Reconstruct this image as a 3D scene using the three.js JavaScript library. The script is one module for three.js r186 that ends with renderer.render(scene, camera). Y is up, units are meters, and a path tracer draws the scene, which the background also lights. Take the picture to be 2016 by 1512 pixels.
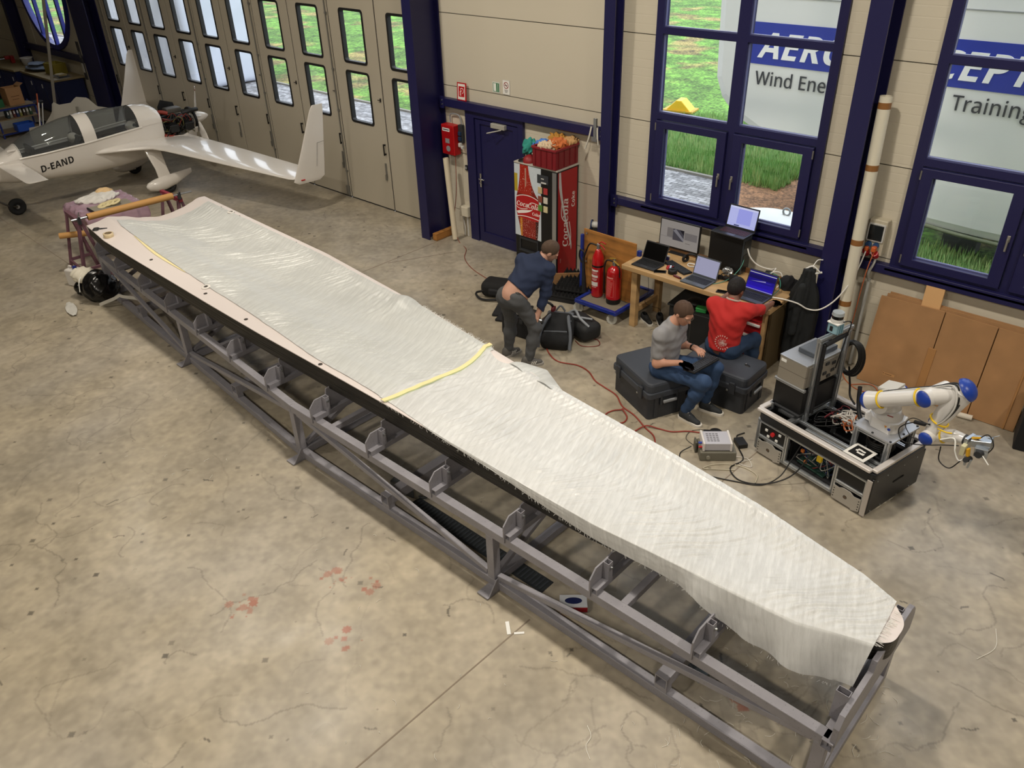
import * as THREE from 'three';
import { RoundedBoxGeometry } from 'three/addons/geometries/RoundedBoxGeometry.js';
import { mergeGeometries, mergeVertices, toCreasedNormals } from 'three/addons/utils/BufferGeometryUtils.js';
import { FontLoader } from 'three/addons/loaders/FontLoader.js';
import { TextGeometry } from 'three/addons/geometries/TextGeometry.js';
import { RectAreaLightUniformsLib } from 'three/addons/lights/RectAreaLightUniformsLib.js';

// ---------- camera, sky, exposure ----------
const scene = new THREE.Scene();
const camera = new THREE.PerspectiveCamera(2 * Math.atan(756 / 1579.4) * 180 / Math.PI, 2016 / 1512, 0.1, 200);
camera.rotation.order = 'YXZ';
camera.position.set(0, 5, 8.78);
camera.rotation.set(-0.55977, 0.75667, -0.03034);
scene.background = new THREE.Color().setRGB(2.5, 2.7, 2.95);   // overcast sky
const renderer = new THREE.WebGLRenderer({ antialias: true });
renderer.toneMapping = THREE.LinearToneMapping;
renderer.toneMappingExposure = 1.0;
renderer.shadowMap.enabled = true;
RectAreaLightUniformsLib.init();

// ---------- helpers ----------
let seed = 12345;
const rnd = () => { seed = (seed + 0x6d2b79f5) | 0; let t = Math.imul(seed ^ (seed >>> 15), 1 | seed); t = (t + Math.imul(t ^ (t >>> 7), 61 | t)) ^ t; return ((t ^ (t >>> 14)) >>> 0) / 4294967296; };
const rr = (a, b) => a + (b - a) * rnd();
const V = (x, y, z) => new THREE.Vector3(x, y, z);
const A3 = (p) => (Array.isArray(p) ? V(p[0], p[1], p[2]) : p);
const lerp = (a, b, t) => a + (b - a) * t, clamp = (x, a, b) => Math.min(b, Math.max(a, x));
const sstep = (a, b, x) => { const t = clamp((x - a) / (b - a), 0, 1); return t * t * (3 - 2 * t); };
const PI = Math.PI;
function interp(tab, x) {            // smooth table lookup [[x, y], ...]
  if (x <= tab[0][0]) return tab[0][1];
  for (let i = 1; i < tab.length; i++) if (x <= tab[i][0]) return lerp(tab[i - 1][1], tab[i][1], (x - tab[i - 1][0]) / (tab[i][0] - tab[i - 1][0]));
  return tab[tab.length - 1][1];
}
function hash2(i, j) { let h = Math.imul(i, 374761393) + Math.imul(j, 668265263) | 0; h = Math.imul(h ^ (h >>> 13), 1274126177); return ((h ^ (h >>> 16)) >>> 0) / 4294967296; }
function vnoise(x, y, p = 0) {       // value noise, period p cells (0: none)
  const i = Math.floor(x), j = Math.floor(y), f = x - i, g = y - j, u = f * f * (3 - 2 * f), v = g * g * (3 - 2 * g);
  const w = (k) => (p ? ((k % p) + p) % p : k);
  const a = hash2(w(i), w(j)), b = hash2(w(i + 1), w(j)), c = hash2(w(i), w(j + 1)), d = hash2(w(i + 1), w(j + 1));
  return a + (b - a) * u + (c - a) * v + (a - b - c + d) * u * v;
}
function fbm(x, y, o = 4, p = 0) { let s = 0, a = 0.5, t = 0; for (let k = 0; k < o; k++) { s += a * vnoise(x, y, p); t += a; a *= 0.5; x *= 2; y *= 2; p *= 2; x += p ? 0 : 17.3; } return s / t; }
function dataTex(w, h, fn, srgb = true) {
  const d = new Uint8Array(w * h * 4);
  for (let j = 0; j < h; j++) for (let i = 0; i < w; i++) { const c = fn(i / w, j / h), k = (j * w + i) * 4; if (typeof c === 'number') d[k] = d[k + 1] = d[k + 2] = clamp(c * 255, 0, 255); else { d[k] = clamp(c[0] * 255, 0, 255); d[k + 1] = clamp(c[1] * 255, 0, 255); d[k + 2] = clamp(c[2] * 255, 0, 255); } d[k + 3] = 255; }
  const t = new THREE.DataTexture(d, w, h); t.wrapS = t.wrapT = THREE.RepeatWrapping; t.magFilter = THREE.LinearFilter; t.minFilter = THREE.LinearMipmapLinearFilter; t.generateMipmaps = true;
  if (srgb) t.colorSpace = THREE.SRGBColorSpace; t.needsUpdate = true; return t;
}
function canvasTex(w, h, draw, rep = false) {
  const c = document.createElement('canvas'); c.width = w; c.height = h; draw(c.getContext('2d'), w, h);
  const t = new THREE.CanvasTexture(c); t.colorSpace = THREE.SRGBColorSpace; if (rep) t.wrapS = t.wrapT = THREE.RepeatWrapping; return t;
}
const mat = (color, roughness = 0.6, metalness = 0, o = {}) => { const m = new (o.clearcoat || o.transmission || o.sheen || o.anisotropy ? THREE.MeshPhysicalMaterial : THREE.MeshStandardMaterial)({ color, roughness, metalness, side: THREE.DoubleSide, ...o }); return m; };
// geometry: every builder returns a non-indexed geometry with position, normal and uv (uv in metres unless keepUV)
function prep(g) {
  const keep = g.userData.keepUV; if (g.userData.ready) return g;
  g = g.index ? g.toNonIndexed() : g;
  if (!g.attributes.normal) g.computeVertexNormals();
  const p = g.attributes.position, n = g.attributes.normal;
  if (!keep || !g.attributes.uv) {
    const uv = new Float32Array(p.count * 2);
    for (let i = 0; i < p.count; i += 3) {
      let ax = 0, ay = 0, az = 0;
      for (let k = 0; k < 3; k++) { ax += n.getX(i + k); ay += n.getY(i + k); az += n.getZ(i + k); }
      ax = Math.abs(ax); ay = Math.abs(ay); az = Math.abs(az);
      for (let k = 0; k < 3; k++) { const x = p.getX(i + k), y = p.getY(i + k), z = p.getZ(i + k); const [u, v] = ay >= ax && ay >= az ? [x, z] : ax >= az ? [z, y] : [x, y]; uv[(i + k) * 2] = u; uv[(i + k) * 2 + 1] = v; }
    }
    g.setAttribute('uv', new THREE.BufferAttribute(uv, 2));
  }
  const out = new THREE.BufferGeometry();
  for (const a of ['position', 'normal', 'uv']) out.setAttribute(a, g.attributes[a]);
  out.userData.ready = true; return out;
}
const mg = (list) => { const l = [list].flat(9).map(prep); const g = l.length === 1 ? l[0] : mergeGeometries(l); g.userData.ready = true; return g; };
const place = (g, x = 0, y = 0, z = 0, rx = 0, ry = 0, rz = 0) => { if (rx || ry || rz) g.applyMatrix4(new THREE.Matrix4().makeRotationFromEuler(new THREE.Euler(rx, ry, rz, 'YXZ'))); g.translate(x, y, z); return g; };
const B = (w, h, d, ...t) => place(new THREE.BoxGeometry(w, h, d), ...t);
const RB = (w, h, d, r, ...t) => place(new RoundedBoxGeometry(w, h, d, 2, Math.min(r, w / 2.01, h / 2.01, d / 2.01)), ...t);
const C = (r1, r2, h, s, ...t) => place(new THREE.CylinderGeometry(r1, r2, h, s), ...t);
const S = (r, ...t) => place(new THREE.SphereGeometry(r, 16, 12), ...t);
const span = (x0, x1, y0, y1, z0, z1) => B(x1 - x0, y1 - y0, z1 - z0, (x0 + x1) / 2, (y0 + y1) / 2, (z0 + z1) / 2);
function along(g, a, b) { a = A3(a); b = A3(b); const d = b.clone().sub(a), q = new THREE.Quaternion().setFromUnitVectors(V(0, 1, 0), d.clone().normalize()); g.applyQuaternion(q); const m = a.clone().add(b).multiplyScalar(0.5); g.translate(m.x, m.y, m.z); return g; }
const rod = (a, b, r, s = 8, r2 = r) => along(new THREE.CylinderGeometry(r2, r, A3(a).distanceTo(A3(b)), s), a, b);
const tube = (pts, r, n = 0, s = 6) => new THREE.TubeGeometry(new THREE.CatmullRomCurve3(pts.map(A3), false, 'centripetal'), n || pts.length * 6, r, s);
function oriented(g, a, b, up = V(0, 1, 0)) {    // g built along local x, y up: set between a and b
  a = A3(a); b = A3(b); const x = b.clone().sub(a).normalize(); if (Math.abs(x.dot(up)) > 0.98) up = V(0, 0, 1); const z = x.clone().cross(up).normalize(), y = z.clone().cross(x);
  g.applyMatrix4(new THREE.Matrix4().makeBasis(x, y, z)); const m = a.clone().add(b).multiplyScalar(0.5); g.translate(m.x, m.y, m.z); return g;
}
const beam = (a, b, w, h, r = 0.006) => oriented(new RoundedBoxGeometry(A3(a).distanceTo(A3(b)), h, w, 1, r), a, b);
function shapeOf(pts, holes = []) { const s = new THREE.Shape(pts.map(([x, y]) => new THREE.Vector2(x, y))); for (const h of holes) s.holes.push(new THREE.Path(h.map(([x, y]) => new THREE.Vector2(x, y)))); return s; }
function ext(pts, depth, bevel = 0, holes = [], ...t) { const g = new THREE.ExtrudeGeometry(pts instanceof THREE.Shape ? pts : shapeOf(pts, holes), { depth, bevelEnabled: bevel > 0, bevelThickness: bevel, bevelSize: bevel, bevelOffset: -bevel, bevelSegments: 2, curveSegments: 10 }); g.translate(0, 0, -depth / 2); return place(g, ...t); }
const rect = (w, h, x = 0, y = 0) => [[x - w / 2, y - h / 2], [x + w / 2, y - h / 2], [x + w / 2, y + h / 2], [x - w / 2, y + h / 2]];
function rrect(w, h, r, x = 0, y = 0, n = 4) { const o = []; for (const [cx, cy, a] of [[w / 2 - r, h / 2 - r, 0], [-w / 2 + r, h / 2 - r, 1], [-w / 2 + r, -h / 2 + r, 2], [w / 2 - r, -h / 2 + r, 3]]) for (let k = 0; k <= n; k++) { const t = (a + k / n) * PI / 2; o.push([x + cx + r * Math.cos(t), y + cy + r * Math.sin(t)]); } return o; }
function hollow(a, b, w, h, t = 0.004) { const L = A3(a).distanceTo(A3(b)); const g = ext(rect(w, h), L, 0, [rect(w - 2 * t, h - 2 * t)]); g.rotateY(PI / 2); return oriented(g, a, b); }
const lathe = (pts, s = 24, ...t) => place(new THREE.LatheGeometry(pts.map(([x, y]) => new THREE.Vector2(x, y)), s), ...t);
const disc = (r, s = 16, ...t) => place(new THREE.CircleGeometry(r, s), ...t);
function plane(w, h, ...t) { const g = new THREE.PlaneGeometry(w, h); g.userData.keepUV = true; return place(g, ...t); }
function grid(nu, nv, f, keep = true) {        // parametric sheet, smooth normals, f(u, v) -> [x, y, z]
  const pos = new Float32Array((nu + 1) * (nv + 1) * 3), uv = new Float32Array((nu + 1) * (nv + 1) * 2), idx = [];
  for (let j = 0, k = 0; j <= nv; j++) for (let i = 0; i <= nu; i++, k++) { const p = f(i / nu, j / nv); pos.set(p.slice(0, 3), k * 3); uv[k * 2] = p[3] ?? i / nu; uv[k * 2 + 1] = p[4] ?? j / nv; }
  for (let j = 0; j < nv; j++) for (let i = 0; i < nu; i++) { const a = j * (nu + 1) + i, b = a + 1, c = a + nu + 1, d = c + 1; idx.push(a, b, d, a, d, c); }
  const g = new THREE.BufferGeometry(); g.setAttribute('position', new THREE.BufferAttribute(pos, 3)); g.setAttribute('uv', new THREE.BufferAttribute(uv, 2)); g.setIndex(idx); g.computeVertexNormals(); g.userData.keepUV = keep; return g;
}
function loft(rings, closed = true, cap = true) {   // rings: arrays of [x,y,z], same length
  const n = rings[0].length, pos = [], idx = [];
  for (const r of rings) for (const p of r) pos.push(...p);
  for (let k = 0; k < rings.length - 1; k++) for (let i = 0; i < (closed ? n : n - 1); i++) { const a = k * n + i, b = k * n + (i + 1) % n, c = a + n, d = b + n; idx.push(a, b, d, a, d, c); }
  if (cap && closed) for (const k of [0, rings.length - 1]) { const c = [0, 0, 0]; for (const p of rings[k]) for (let q = 0; q < 3; q++) c[q] += p[q] / n; const ci = pos.length / 3; pos.push(...c); for (let i = 0; i < n; i++) { const a = k * n + i, b = k * n + (i + 1) % n; k ? idx.push(a, b, ci) : idx.push(b, a, ci); } }
  const g = new THREE.BufferGeometry(); g.setAttribute('position', new THREE.Float32BufferAttribute(pos, 3)); g.setIndex(idx); g.computeVertexNormals(); return g;
}
const creased = (g, a = 0.6) => { g.deleteAttribute('uv'); return toCreasedNormals(g, a); };
// scene graph
const used = new Map();
const numbered = (n) => { const k = used.get(n) || 0; used.set(n, k + 1); return k ? n + '_' + String(k).padStart(3, '0') : n; };
function obj(name, geos, material, parent = scene) {
  const m = new THREE.Mesh(mg(geos), material); m.name = parent === scene ? numbered(name) : name; parent.add(m); return m;
}
function tag(o, label, category, group, kind) { o.userData.label = label; if (category) o.userData.category = category; if (group) o.userData.group = group; if (kind) o.userData.kind = kind; return o; }
function thing(name, label, category, [x, y, z] = [0, 0, 0], turn = 0, group) { const o = new THREE.Group(); o.name = numbered(name); scene.add(o); o.position.set(x, y, z); o.rotation.y = turn; return tag(o, label, category, group); }
const one = (name, label, category, geos, material, group) => tag(obj(name, geos, material), label, category, group);
function struct(name, geos, material, label, category = 'structure') { const o = obj(name, geos, material); o.userData = { kind: 'structure', label, category }; return o; }
function sgroup(name, label, category) { const o = new THREE.Group(); o.name = numbered(name); o.userData = { kind: 'structure', label, category }; scene.add(o); return o; }
function dup(root, [x, y, z], turn = 0, label) { const r = root.clone(); r.name = numbered(root.name.replace(/_\d{3}$/, '')); r.userData = { ...root.userData }; if (label) r.userData.label = label; scene.add(r); r.position.set(x, y, z); r.rotation.y = turn; return r; }
// iso-surface (surface nets) of a distance field, for bodies, cloth bundles, bags
function isosurf(f, lo, hi, c) {
  const n = [0, 1, 2].map((k) => Math.ceil((hi[k] - lo[k]) / c) + 1), [nx, ny, nz] = n, val = new Float32Array(nx * ny * nz);
  for (let k = 0, q = 0; k < nz; k++) for (let j = 0; j < ny; j++) for (let i = 0; i < nx; i++, q++) val[q] = f(lo[0] + i * c, lo[1] + j * c, lo[2] + k * c);
  const at = (i, j, k) => (k * ny + j) * nx + i, id = new Int32Array(nx * ny * nz).fill(-1), pos = [], idx = [];
  for (let k = 0; k < nz - 1; k++) for (let j = 0; j < ny - 1; j++) for (let i = 0; i < nx - 1; i++) {
    let m = 0; const v = [];
    for (let b = 0; b < 8; b++) { const w = val[at(i + (b & 1), j + (b >> 1 & 1), k + (b >> 2))]; v.push(w); if (w < 0) m++; }
    if (m === 0 || m === 8) continue;
    let x = 0, y = 0, z = 0, cnt = 0;
    for (let a = 0; a < 8; a++) for (const d of [1, 2, 4]) { if (a & d) continue; const b = a | d; if ((v[a] < 0) === (v[b] < 0)) continue; const t = v[a] / (v[a] - v[b]); x += (a & 1) + (d === 1 ? t : 0); y += (a >> 1 & 1) + (d === 2 ? t : 0); z += (a >> 2) + (d === 4 ? t : 0); cnt++; }
    id[at(i, j, k)] = pos.length / 3; pos.push(lo[0] + (i + x / cnt) * c, lo[1] + (j + y / cnt) * c, lo[2] + (k + z / cnt) * c);
  }
  const quad = (a, b, d, e, flip) => { if (a < 0 || b < 0 || d < 0 || e < 0) return; flip ? idx.push(a, d, b, a, e, d) : idx.push(a, b, d, a, d, e); };
  for (let k = 1; k < nz - 1; k++) for (let j = 1; j < ny - 1; j++) for (let i = 1; i < nx - 1; i++) {
    const s = val[at(i, j, k)] < 0;
    if (s !== val[at(i + 1, j, k)] < 0) quad(id[at(i, j - 1, k - 1)], id[at(i, j, k - 1)], id[at(i, j, k)], id[at(i, j - 1, k)], !s);
    if (s !== val[at(i, j + 1, k)] < 0) quad(id[at(i - 1, j, k - 1)], id[at(i - 1, j, k)], id[at(i, j, k)], id[at(i, j, k - 1)], !s);
    if (s !== val[at(i, j, k + 1)] < 0) quad(id[at(i - 1, j - 1, k)], id[at(i, j - 1, k)], id[at(i, j, k)], id[at(i - 1, j, k)], !s);
  }
  const g = new THREE.BufferGeometry(); g.setAttribute('position', new THREE.Float32BufferAttribute(pos, 3)); g.setIndex(idx); g.computeVertexNormals(); return g;
}
function cap(p, a, b, ra, rb) {   // distance to a tapered capsule
  const dx = b[0] - a[0], dy = b[1] - a[1], dz = b[2] - a[2], px = p[0] - a[0], py = p[1] - a[1], pz = p[2] - a[2], t = clamp((px * dx + py * dy + pz * dz) / (dx * dx + dy * dy + dz * dz + 1e-9), 0, 1);
  return Math.hypot(px - dx * t, py - dy * t, pz - dz * t) - (ra + (rb - ra) * t);
}
const smin = (a, b, k) => { const h = Math.max(k - Math.abs(a - b), 0) / k; return Math.min(a, b) - h * h * k * 0.25; };
const ell = (p, c, r) => { const k = Math.hypot((p[0] - c[0]) / r[0], (p[1] - c[1]) / r[1], (p[2] - c[2]) / r[2]); return (k - 1) * Math.min(...r); };
const font = await new FontLoader().loadAsync('fonts/droid/droid_sans_bold.typeface.json');
const fontR = await new FontLoader().loadAsync('fonts/droid/droid_sans_regular.typeface.json');
const text = (s, size, depth = 0.002, f = font) => { const g = new TextGeometry(s, { font: f, size, depth, curveSegments: 4, bevelEnabled: false }); g.computeBoundingBox(); return g; };
// ---------- lamps of the hall (high bays above the frame) ----------
const lampGlow = mat('#fff4e0', 0.5, 0, { emissive: new THREE.Color(1, 0.9, 0.74), emissiveIntensity: 6 });
const lampShell = mat('#9a9a98', 0.4, 0.8);
const LAMP = 84;
for (const [x, z, k] of [[-15.8, 4.2, 0.3], [-9.8, 4.2, 1], [-3.8, 4.2, 1], [2.2, 4.2, 1], [-9.8, 11.5, 0.9], [-3.8, 11.5, 0.9], [2.2, 11.5, 0.9]]) {
  const t = thing('high_bay_lamp', 'round metal high bay lamp hanging from the hall ceiling', 'lamp', [x, 7.4, z], 0, 'high bay lamps under the ceiling');
  obj('reflector', lathe([[0.06, 0.34], [0.12, 0.3], [0.2, 0.16], [0.29, 0]], 24), lampShell, t);
  obj('diffuser', C(0.27, 0.27, 0.02, 24, 0, 0.01, 0), lampGlow, t);
  obj('cable', rod([0, 0.34, 0], [0, 1.6, 0], 0.01, 6), lampShell, t);
  const l = new THREE.SpotLight(new THREE.Color(1, 0.915, 0.79), LAMP * k, 0, 1.38, 0.35, 2);
  l.position.set(x, 7.36, z); l.target.position.set(x, 0, z); l.castShadow = true; l.shadow.radius = 12; l.name = 'high_bay_light'; scene.add(l, l.target);
}
// ---------- surfaces ----------
const paintBlue = mat('#1b1a49', 0.42), paintBlueD = paintBlue, whiteGloss = mat('#e9e6e0', 0.22, 0, { clearcoat: 0.6, clearcoatRoughness: 0.08 });
const black = mat('#0d0d0e', 0.5), blackMat = mat('#131316', 0.8), rubber = mat('#17171a', 0.75), darkGrey = mat('#2b2d30', 0.6), grey = mat('#8d8f92', 0.5), lightGrey = mat('#c9c8c4', 0.5), white = mat('#e8e8e4', 0.55);
const alu = mat('#c6cace', 0.34, 0.9), steel = mat('#b5b8bb', 0.3, 0.95), chrome = mat('#d0d2d4', 0.15, 1), red = mat('#b01217', 0.4), yellow = mat('#e8c21c', 0.5), blueP = mat('#1f48a8', 0.4);
const glass = mat('#ffffff', 0.02, 0, { transmission: 1, thickness: 0, ior: 1.45 });
// floor: cast concrete, mottled, crazed, with paint spots
const FX0 = -22, FX1 = 2, FZ0 = 0, FZ1 = 12, FW = 2048, FH = 1024;
const crack = new Float32Array(FW * FH), stain = new Float32Array(FW * FH), redS = new Float32Array(FW * FH);
{
  const put = (arr, x, z, v, r = 0) => { const i0 = Math.round((x - FX0) / (FX1 - FX0) * FW), j0 = Math.round((z - FZ0) / (FZ1 - FZ0) * FH); for (let j = j0 - r; j <= j0 + r; j++) for (let i = i0 - r; i <= i0 + r; i++) if (i >= 0 && j >= 0 && i < FW && j < FH && (i - i0) ** 2 + (j - j0) ** 2 <= r * r + 0.5) arr[j * FW + i] = Math.max(arr[j * FW + i], v); };
  const wander = (x, z, len, a, v, arr = crack, r = 0) => { for (let s = 0; s < len; s += 0.008) { put(arr, x, z, v, r); x += Math.cos(a) * 0.008; z += Math.sin(a) * 0.008; a += rr(-0.28, 0.28); } };
  for (let k = 0; k < 420; k++) wander(rr(-12, 1), rr(0.5, 9), rr(0.15, 1.1), rr(0, 6.3), rr(0.15, 0.55));
  for (let k = 0; k < 900; k++) put(stain, rr(-20, 1), rr(0.3, 11), rr(0.2, 0.9), rnd() < 0.2 ? 2 : rnd() < 0.5 ? 1 : 0);
  for (let k = 0; k < 160; k++) wander(rr(-14, 1), rr(0.5, 9), rr(0.02, 0.12), rr(0, 6.3), rr(0.4, 0.9), stain, 0);
  for (const [x, z, n, sp] of [[-4.53, 6.25, 16, 0.1], [-4.25, 6.1, 7, 0.07], [-3.95, 6.62, 10, 0.12], [-4.85, 6.95, 18, 0.12], [-1.35, 5.05, 9, 0.08], [-0.85, 5.65, 8, 0.1]]) for (let k = 0; k < n; k++) put(redS, x + rr(-sp, sp), z + rr(-sp, sp), rr(0.45, 0.95), Math.floor(rr(0, 3.6)));
}
const floorTex = dataTex(FW, FH, (u, v) => {
  const x = FX0 + u * (FX1 - FX0), z = FZ0 + v * (FZ1 - FZ0), k = Math.floor(v * FH) * FW + Math.floor(u * FW);
  const a = fbm(x * 0.55, z * 0.55, 4), b = fbm(x * 3.1 + 40, z * 3.1, 4), c = fbm(x * 17, z * 17 + 9, 2), w = fbm(x * 1.2 + 90, z * 0.9, 3);
  let L = 0.80 + (a - 0.5) * 0.16 + (b - 0.5) * 0.17 + (c - 0.5) * 0.15;
  L *= 1 - 0.26 * crack[k]; L *= 1 - 0.5 * stain[k];
  const warm = clamp((w - 0.42) * 1.6, -0.35, 0.45);
  let r = 0.78 * L * (1 + 0.02 * warm), g = 0.735 * L, bl = 0.655 * L * (1 - 0.06 * warm);
  const s = redS[k]; r = lerp(r, 0.62, s * 0.75); g = lerp(g, 0.33, s * 0.75); bl = lerp(bl, 0.25, s * 0.75);
  return [r, g, bl];
});
floorTex.wrapS = floorTex.wrapT = THREE.MirroredRepeatWrapping;
const floorRough = dataTex(512, 512, (u, v) => 0.20 + 0.40 * fbm(u * 8, v * 8, 5, 8), false);
const floorMat = mat('#ffffff', 1, 0, { map: floorTex, roughnessMap: floorRough, bumpMap: dataTex(512, 512, (u, v) => fbm(u * 16, v * 16, 5, 16), false), bumpScale: 0.0012 });
{
  const g = new THREE.PlaneGeometry(44, 26); g.rotateX(-PI / 2); g.translate(-9, 0, 13);
  const p = g.attributes.position, uv = g.attributes.uv; for (let i = 0; i < p.count; i++) uv.setXY(i, (p.getX(i) - FX0) / (FX1 - FX0), (p.getZ(i) - FZ0) / (FZ1 - FZ0));
  floorRough.repeat.set(5, 2.5); floorMat.bumpMap.repeat.set(8, 4);
  g.userData.keepUV = true; const fl = struct('floor', [g], floorMat, 'mottled beige concrete hall floor with fine cracks', 'floor');
  const joint = mat('#85796a', 0.9);
  for (const [a, b] of [[[-9.4, 0.3], [-9.4, 3.3]], [[-2.98, 5.5], [-3.1, 12]], [[-2.6, 0.4], [-2.75, 4]], [[-13.2, 4.88], [-21, 4.7]], [[-9.36, 1.6], [-8.85, 0.62]]]) obj('floor_joint', beam([a[0], 0.0008, a[1]], [b[0], 0.0008, b[1]], 0.012, 0.002, 0.0005), joint, fl);
}
struct('floor_base', [span(-31, 13, -0.3, -0.01, 0, 26)], mat('#777266', 0.9), 'concrete slab under the hall floor', 'floor');
// ---------- long wall: insulated panels with recessed joints ----------
const panelBump = dataTex(8, 256, (u, v) => { const t = (v * 10) % 1; return t < 0.07 ? 0.2 : 1; }, false);
const wallMat = mat('#cfc7b4', 0.55, 0, { bumpMap: panelBump, bumpScale: 0.0012 }), wallTopMat = mat('#cdc5b3', 0.5), jointMat = mat('#5a564d', 0.8);
const wallB = sgroup('wall_back', 'beige insulated panel wall with horizontal joints between blue columns', 'wall');
const WT = 0.12;                     // wall thickness, inner face at z = 0
const rows = [0, 0.42, 1.375, 2.375, 3.395, 4.4, 5.4, 6.4, 7.4, 8.4, 9.2];
function wallStrip(x0, x1, y0, y1, m = wallMat) {       // panels cut at the joints
  for (let i = 0; i < rows.length - 1; i++) { const a = Math.max(y0, rows[i]), b = Math.min(y1, rows[i + 1]); if (b - a > 0.01) obj('panel', span(x0, x1, a + (a > y0 ? 0.006 : 0), b - (b < y1 ? 0.006 : 0), -WT, 0), m, wallB); }
  obj('joint', span(x0, x1, y0, y1, -WT + 0.005, -0.01), jointMat, wallB);
}
const WTOP = 9.2, W1 = [-5.725, -3.455, 1.305, 6.46], W2 = [-2.515, -0.245, 1.305, 6.46], W3 = [-26.3, -23.3, 1.35, 4.5];
wallStrip(-9.6, -9.05, 0, 2.06); wallStrip(-7.95, -6.25, 0, 2.06); wallStrip(-9.6, -6.25, 2.06, WTOP, wallTopMat);
wallStrip(-6.25, W1[0], 0, WTOP); wallStrip(W1[0], W1[1], 0, W1[2]); wallStrip(W1[0], W1[1], W1[3], WTOP); wallStrip(W1[1], W2[0], 0, WTOP);
wallStrip(W2[0], W2[1], 0, W2[2]); wallStrip(W2[0], W2[1], W2[3], WTOP); wallStrip(W2[1], 13, 0, WTOP);
wallStrip(-31, W3[0], 0, WTOP); wallStrip(W3[0], W3[1], 0, W3[2]); wallStrip(W3[0], W3[1], W3[3], WTOP); wallStrip(W3[1], -22.6, 0, WTOP);
wallStrip(-22.6, -9.6, 4.55, WTOP);
const shellMat = mat('#b9b3a6', 0.8);
struct('wall_left', [span(-31.2, -31, 0, WTOP, -WT, 26)], shellMat, 'far end wall of the hall', 'wall');
struct('wall_right', [span(13, 13.2, 0, WTOP, -WT, 26)], shellMat, 'near end wall of the hall', 'wall');
struct('wall_front', [span(-31.2, 13.2, 0, WTOP, 26, 26.2)], shellMat, 'long wall on the far side of the hall', 'wall');
struct('ceiling', [span(-31.2, 13.2, WTOP, WTOP + 0.2, -WT, 26.2)], mat('#b4b1aa', 0.8), 'light sheet metal hall ceiling', 'ceiling');
// steel columns (I sections) and rails
function column(x0, x1, zf, m = paintBlue) {
  const g = sgroup('trim', 'dark blue steel column of the hall standing on the floor', 'column'); const t = 0.022, xm = (x0 + x1) / 2;
  obj('flange', span(x0, x1, 0, WTOP, zf - t, zf), m, g); obj('web', span(xm - 0.008, xm + 0.008, 0, WTOP, t, zf - t), paintBlueD, g); obj('flange', span(x0, x1, 0, WTOP, 0, t), m, g);
  return g;
}
const colN = [];
for (const [i, a] of [[-9.73, -9.54, 0.55], [-6.38, -6.22, 0.19], [-3.15, -2.94, 0.34], [-22.45, -21.55, 0.3], [0.2, 0.4, 0.34], [-27.1, -26.9, 0.3]].entries()) { const c = column(...a); c.name = 'trim_' + (i + 1); colN.push(c); c.userData.label = ['dark blue steel column between folding doors and fire hose box', 'slim dark blue steel column between drinks machine and window', 'dark blue steel column behind the standing white tube', 'broad dark blue steel column at the far end of the folding doors', 'dark blue steel column past the second window', 'dark blue steel column beside the far workbenches'][i]; }
let trimN = 7;
function rail(x0, x1, y0, y1, d, label) { const g = sgroup('trim', label, 'rail'); g.name = 'trim_' + trimN++; obj('rail', RB(x1 - x0, y1 - y0, d, 0.006, (x0 + x1) / 2, (y0 + y1) / 2, d / 2), paintBlue, g); obj('bracket', [x0, x1].map((x, i) => B(0.1, y1 - y0 + 0.06, 0.012, x + (i ? -0.04 : 0.04), (y0 + y1) / 2, d + 0.004)), paintBlueD, g); obj('bolt', [x0 + 0.05, x1 - 0.05].flatMap((x) => [0.03, -0.03].map((q) => C(0.012, 0.012, 0.012, 6, x, (y0 + y1) / 2 + q, d + 0.014, PI / 2))), steel, g); }
rail(-6.22, -3.15, 1.235, 1.335, 0.1, 'dark blue horizontal rail under the first window');
rail(-2.94, 0.2, 1.235, 1.335, 0.1, 'dark blue horizontal rail under the second window');
rail(-9.54, -6.38, 2.08, 2.2, 0.1, 'dark blue horizontal rail over the blue service door');
rail(-27, -22.45, 1.3, 1.45, 0.1, 'dark blue horizontal rail above the far workbench');
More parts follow.
